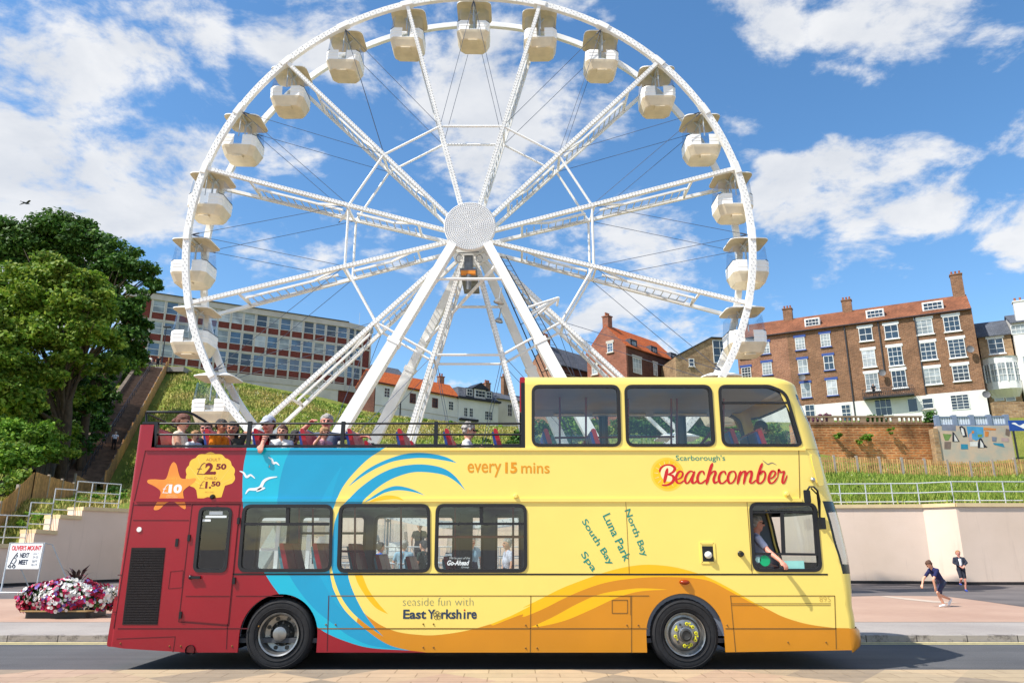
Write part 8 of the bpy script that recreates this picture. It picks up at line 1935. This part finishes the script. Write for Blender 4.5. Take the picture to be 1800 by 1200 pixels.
    if cap:
        hc = []; hp(Hd(-.0, 0, .055), Hd(-.04, 0, .05), .094, .096); hp(Hd(.07, -.05, .052), Hd(.07, .05, .052), .022, .022); skin_up('cap', hc + [(tuple(M @ Hd(.10, -.045, .045)), tuple(M @ Hd(.10, .045, .045)), .017 * s, .017 * s, 0, 0), (tuple(M @ Hd(.135, -.03, .038)), tuple(M @ Hd(.135, .03, .038)), .013 * s, .013 * s, 0, 0)], [cap], p, .008 * s, 2)
    if glasses:
        mb = MB()
        for l in (-1, 1):
            c = Hd(.093, .034 * l, .006); mb.ball(M @ c, .024 * s, 10, 6, 0, M.to_3x3().normalized() @ Matrix((hf, hl, hu)).transposed() @ Matrix.Diagonal((.3, 1, .75))); mb.tube([M @ Hd(.085, .056 * l, .012), M @ Hd(-.01, .088 * l, .014)], .0045 * s, 5)
        mb.tube([M @ Hd(.098, -.015, .01), M @ Hd(.098, .015, .01)], .004 * s, 5); mb.build('sunglasses', M_BLK, p, 60)
    if extra: extra(p, M, T, Hd)
    return p
FWD, CAMF = 0.0, R(-90)
SIDEL = {'L': ((.06, .44, .10), (.06, .46, -.34), (.2, 1, 0)), 'R': ((-.12, .40, .10), (-.12, .42, -.34), (.2, 1, 0))}
DECK = ZD + .46
def seat_at(px, py_top, Y, s, over=.90):
    q = U(px, py_top, Y); return Vector((q.x - .03 * s, Y, q.z - over * s))
g_ = 'passengers on the open top deck'
W_ = cloth('white', (226, 226, 224)); NV = cloth('navy', (42, 48, 66)); JEANS = cloth('denim', (66, 84, 116)); BK = cloth('black', (34, 34, 38))
def towel(p, M, T, Hd):
    mb = MB(); n = 8; V = []
    for i in range(n + 1):
        for j in range(n + 1): u, v = i / n, j / n; V.append(M @ T(.16 + .26 * u, -.13 + .22 * v, .20 - .10 * u + .03 * math.sin(u * 6 + v * 4)))
    mb.add(V, [(i * (n + 1) + j, i * (n + 1) + j + 1, (i + 1) * (n + 1) + j + 1, (i + 1) * (n + 1) + j) for i in range(n) for j in range(n)]); mb.build('held_cloth', W_, p, 60)
person('woman with brown hair in a bun and a cream vest, rearmost on the top deck', seat_at(325, 728, 11.5, 1.0), R(8), 1.0, shirt=cloth('cream', (224, 206, 184)), trous=JEANS, hair=H_AUB, hstyle='bun', sleeve='vest', head=(-8, 8), arms={'R': ((.10, -.25, .22), (.28, -.13, .20)), 'L': ((.12, .24, .22), (.32, .10, .20))}, group=g_, female=True, extra=towel)
person('fair haired toddler in white beside the woman with the bun', seat_at(346, 757, 11.34, .62), R(-30), .62, shirt=W_, trous=W_, hair=H_BLD, head=(20, 10), group=g_, female=True)
person('man in sunglasses behind the boy in the orange shirt', seat_at(367, 742, 12.75, 1.0), CAMF + R(10), 1.0, shirt=BK, trous=NV, skin=SKIN3, hair=H_BRN, legs=SIDEL, glasses=True, head=(0, 2), group=g_)
person('boy with dark hair in a bright orange shirt', seat_at(392, 737, 11.3, .86), R(-14), .86, shirt=cloth('orange', (222, 122, 22)), trous=NV, skin=SKIN2, hair=H_DRK, head=(-12, 8), arms={'R': ((.06, -.25, .22), (.27, -.2, .14))}, group=g_)
person('woman with long dark hair in a dark top, one arm stretched along a seat', seat_at(412, 741, 12.4, 1.0), R(-60), 1.0, shirt=cloth('olive', (70, 66, 58)), trous=NV, skin=SKIN2, hair=H_DRK, hstyle='long', head=(-18, 6), armsW={'L': (U(430, 762, 12.5), U(452, 760, 12.5))}, group=g_, female=True)
person('man in a grey cap, sunglasses and black vest hanging his hand over the side', seat_at(483, 731, 11.62, 1.04, .92), CAMF + R(-12), 1.04, shirt=BK, trous=NV, skin=SKIN3, hair=H_BRN, sleeve='vest', head=(-6, 8), side=-4, cap=cloth('grey', (176, 180, 190)), glasses=True, legs=SIDEL, armsW={'R': (U(467, 766, 11.18), U(461, 781, 11.0))}, group=g_)
person('girl in a white T-shirt facing the camera beside the man in the cap', seat_at(500, 747, 11.35, .80), CAMF + R(14), .80, shirt=W_, trous=JEANS, hair=H_BRN, legs=SIDEL, hstyle='long', head=(-8, 4), group=g_, female=True)
person('dark haired child half hidden behind the girl in white', seat_at(522, 756, 12.0, .72), R(10), .72, shirt=cloth('brown', (84, 60, 50)), trous=NV, skin=SKIN2, hair=H_DRK, hstyle='long', group=g_, female=True)
person('grey haired man in a blue grey T-shirt raising one fist', seat_at(579, 728, 12.0, 1.06, .90), CAMF + R(6), 1.06, shirt=cloth('slate', (92, 100, 118)), trous=NV, skin=SKIN3, hair=H_GRY, legs=SIDEL, head=(4, 4), armsW={'R': (U(531, 757, 11.75), U(546, 743, 11.6)), 'L': (U(622, 764, 12.1), U(640, 766, 12.0))}, group=g_)
person('small fair haired child lifting a hand to the face in front of grey haired man', seat_at(573, 751, 11.36, .70), R(-35), .70, shirt=cloth('pink', (206, 150, 160)), trous=NV, hair=H_BLD, head=(25, 12), armsW={'R': (U(553, 781, 11.2), U(564, 765, 11.12))}, group=g_)
person('woman with curly grey hair, sunglasses and white top, foremost on the open deck', seat_at(826, 744, 11.5, .96), R(-6), .96, shirt=W_, trous=NV, hair=H_GRY, hstyle='curly', head=(-6, 8), glasses=True, arms={'R': ((.12, -.25, .24), (.22, -.12, .44))}, group=g_, female=True)
person('passenger in a dark cap and white top inside the upper front window', seat_at(1324, 742, 12.0, .92), R(-20), .92, shirt=cloth('pale', (206, 212, 214)), trous=NV, hair=H_DRK, cap=BK, head=(0, 22), lean=10)
person('grey haired bus driver in a white shirt leaning his forearm out of the cab window', U(1328, 903, 11.42) - Vector((.02, 0, .92)), R(-8), 1.0, shirt=cloth('lilac', (206, 204, 222)), trous=NV, skin=SKIN3, hair=H_GRY, glasses=True, head=(4, 2), armsW={'R': (U(1350, 968, 11.08), U(1372, 985.5, 10.9))})
# plaza
Gc = lambda px, py: Gz(px, py, .118)
def pair(a, b): return {'L': a, 'R': b}
q = Gc(1653, 1066)
person('boy in a navy T-shirt, patterned shorts and white trainers crouching on the plaza', (q.x + .12, q.y, .118 - .12), R(180 + 8), .80, 'stand', shirt=cloth('navy_tee', (40, 44, 84)), trous=pm('cloth_floral', (40, 66, 84), .85, var2=(60, 40, 76), scale=26), shoe=pm('white_shoe', (232, 232, 230), .5), hair=H_BRN, shorts=True, lean=30, head=(-8, 12), arms={'L': ((.44, .22, 1.02), (.40, .2, .78)), 'R': ((.48, -.22, 1.02), (.60, -.14, .86))}, legs=pair(((.26, .1, .60), (.10, .1, .24)), ((.04, -.10, .52), (-.32, -.10, .38), (.6, 0, -.8))), voxel=.013)
q = Gc(1704, 1040)
person('child in a dark open jacket, shorts and blue trainers standing against the wall', (q.x, q.y + .3, .118), CAMF + R(-12), .82, 'stand', shirt=cloth('dark_jacket', (50, 54, 66)), trous=cloth('dark_shorts', (46, 48, 58)), shoe=pm('blue_shoe', (40, 66, 150), .5), hair=H_BLD, skin=SKIN3, shorts=True, sleeve='long', lean=-6, jacket=W_, arms={'L': ((.02, .26, 1.2), (.16, .10, 1.08)), 'R': ((.02, -.26, 1.2), (.16, -.08, 1.06))}, legs=pair(((.10, .07, .50), (.06, .05, .085)), ((.16, -.09, .52), (-.12, -.08, .34))), voxel=.013)
# people in the queue and on the deck behind the bus
for lab, px, py, Y, rz, s, sh, tr, hr, z0 in (
        ('boy in a royal blue shirt queuing behind the bus, seen through the middle window', 668, 962, 18.5, 40, .95, cloth('royal', (30, 90, 190)), NV, H_DRK, .12), ('adult in a pale blue shirt queuing behind the bus', 710, 972, 19.5, 90, .98, cloth('palebl', (150, 180, 196)), NV, H_GRY, .12),
        ('person in a white and navy top on the loading deck of the wheel', 656, 930, 26.2, -50, .92, W_, NV, H_DRK, .75), ('person in dark clothes standing on the loading deck right of the white top', 738, 924, 26.6, -80, 1.0, BK, BK, H_DRK, .75),
        ('person in a dark green coat queuing at the right of the middle window', 745, 962, 19.0, 150, .98, cloth('dkgreen', (44, 60, 54)), NV, H_DRK, .12), ('person with dark hair in a speckled grey top seen through the third window', 893, 960, 17.5, 200, 1.0, cloth('speck', (186, 186, 200), .3), NV, H_GRY, .12), ('grey haired person seen through the narrow gap of the third window', 830, 936, 21.5, -60, 1.05, cloth('palebl', (150, 180, 196)), NV, H_GRY, .12)):
    a = U(px, py, Y); person(lab, (a.x, Y, z0), R(rz), s, 'stand', shirt=sh, trous=tr, hair=hr, voxel=.02)
# on the steps and the balcony
a = ST0.lerp(ST1, .20); person('man in a pale shirt and dark trousers climbing the hillside steps', tuple(a + nS * .9), math.atan2(dS.y, dS.x), 1.0, 'stand', shirt=cloth('palelil', (196, 200, 214)), trous=BK, hair=H_GRY, lean=16, voxel=.022)
for px, rz, sh, tr, hr, lab in ((253, -70, cloth('skyblue', (140, 176, 206)), W_, H_BRN, 'person in a pale blue top at the head of the steps, leftmost of three'), (263, -100, W_, BK, H_DRK, 'person in a white top in the middle at the head of the steps'), (277, -60, BK, BK, H_DRK, 'person in black at the head of the steps, rightmost of three')):
    a = U(px, 640, 91.2); person(lab, (a.x, 91.2, ST1.z + .02), R(rz), 1.0, 'stand', shirt=sh, trous=tr, hair=hr, voxel=.025)
a, z = FT.hit(1537, 690); q = FT.p(a, zb_, .8); person('person in dark clothes standing on the iron balcony of the terrace', tuple(q), math.atan2(FT.n.y, FT.n.x), 1.0, 'stand', shirt=BK, trous=BK, hair=H_GRY, voxel=.025)
finish_people()
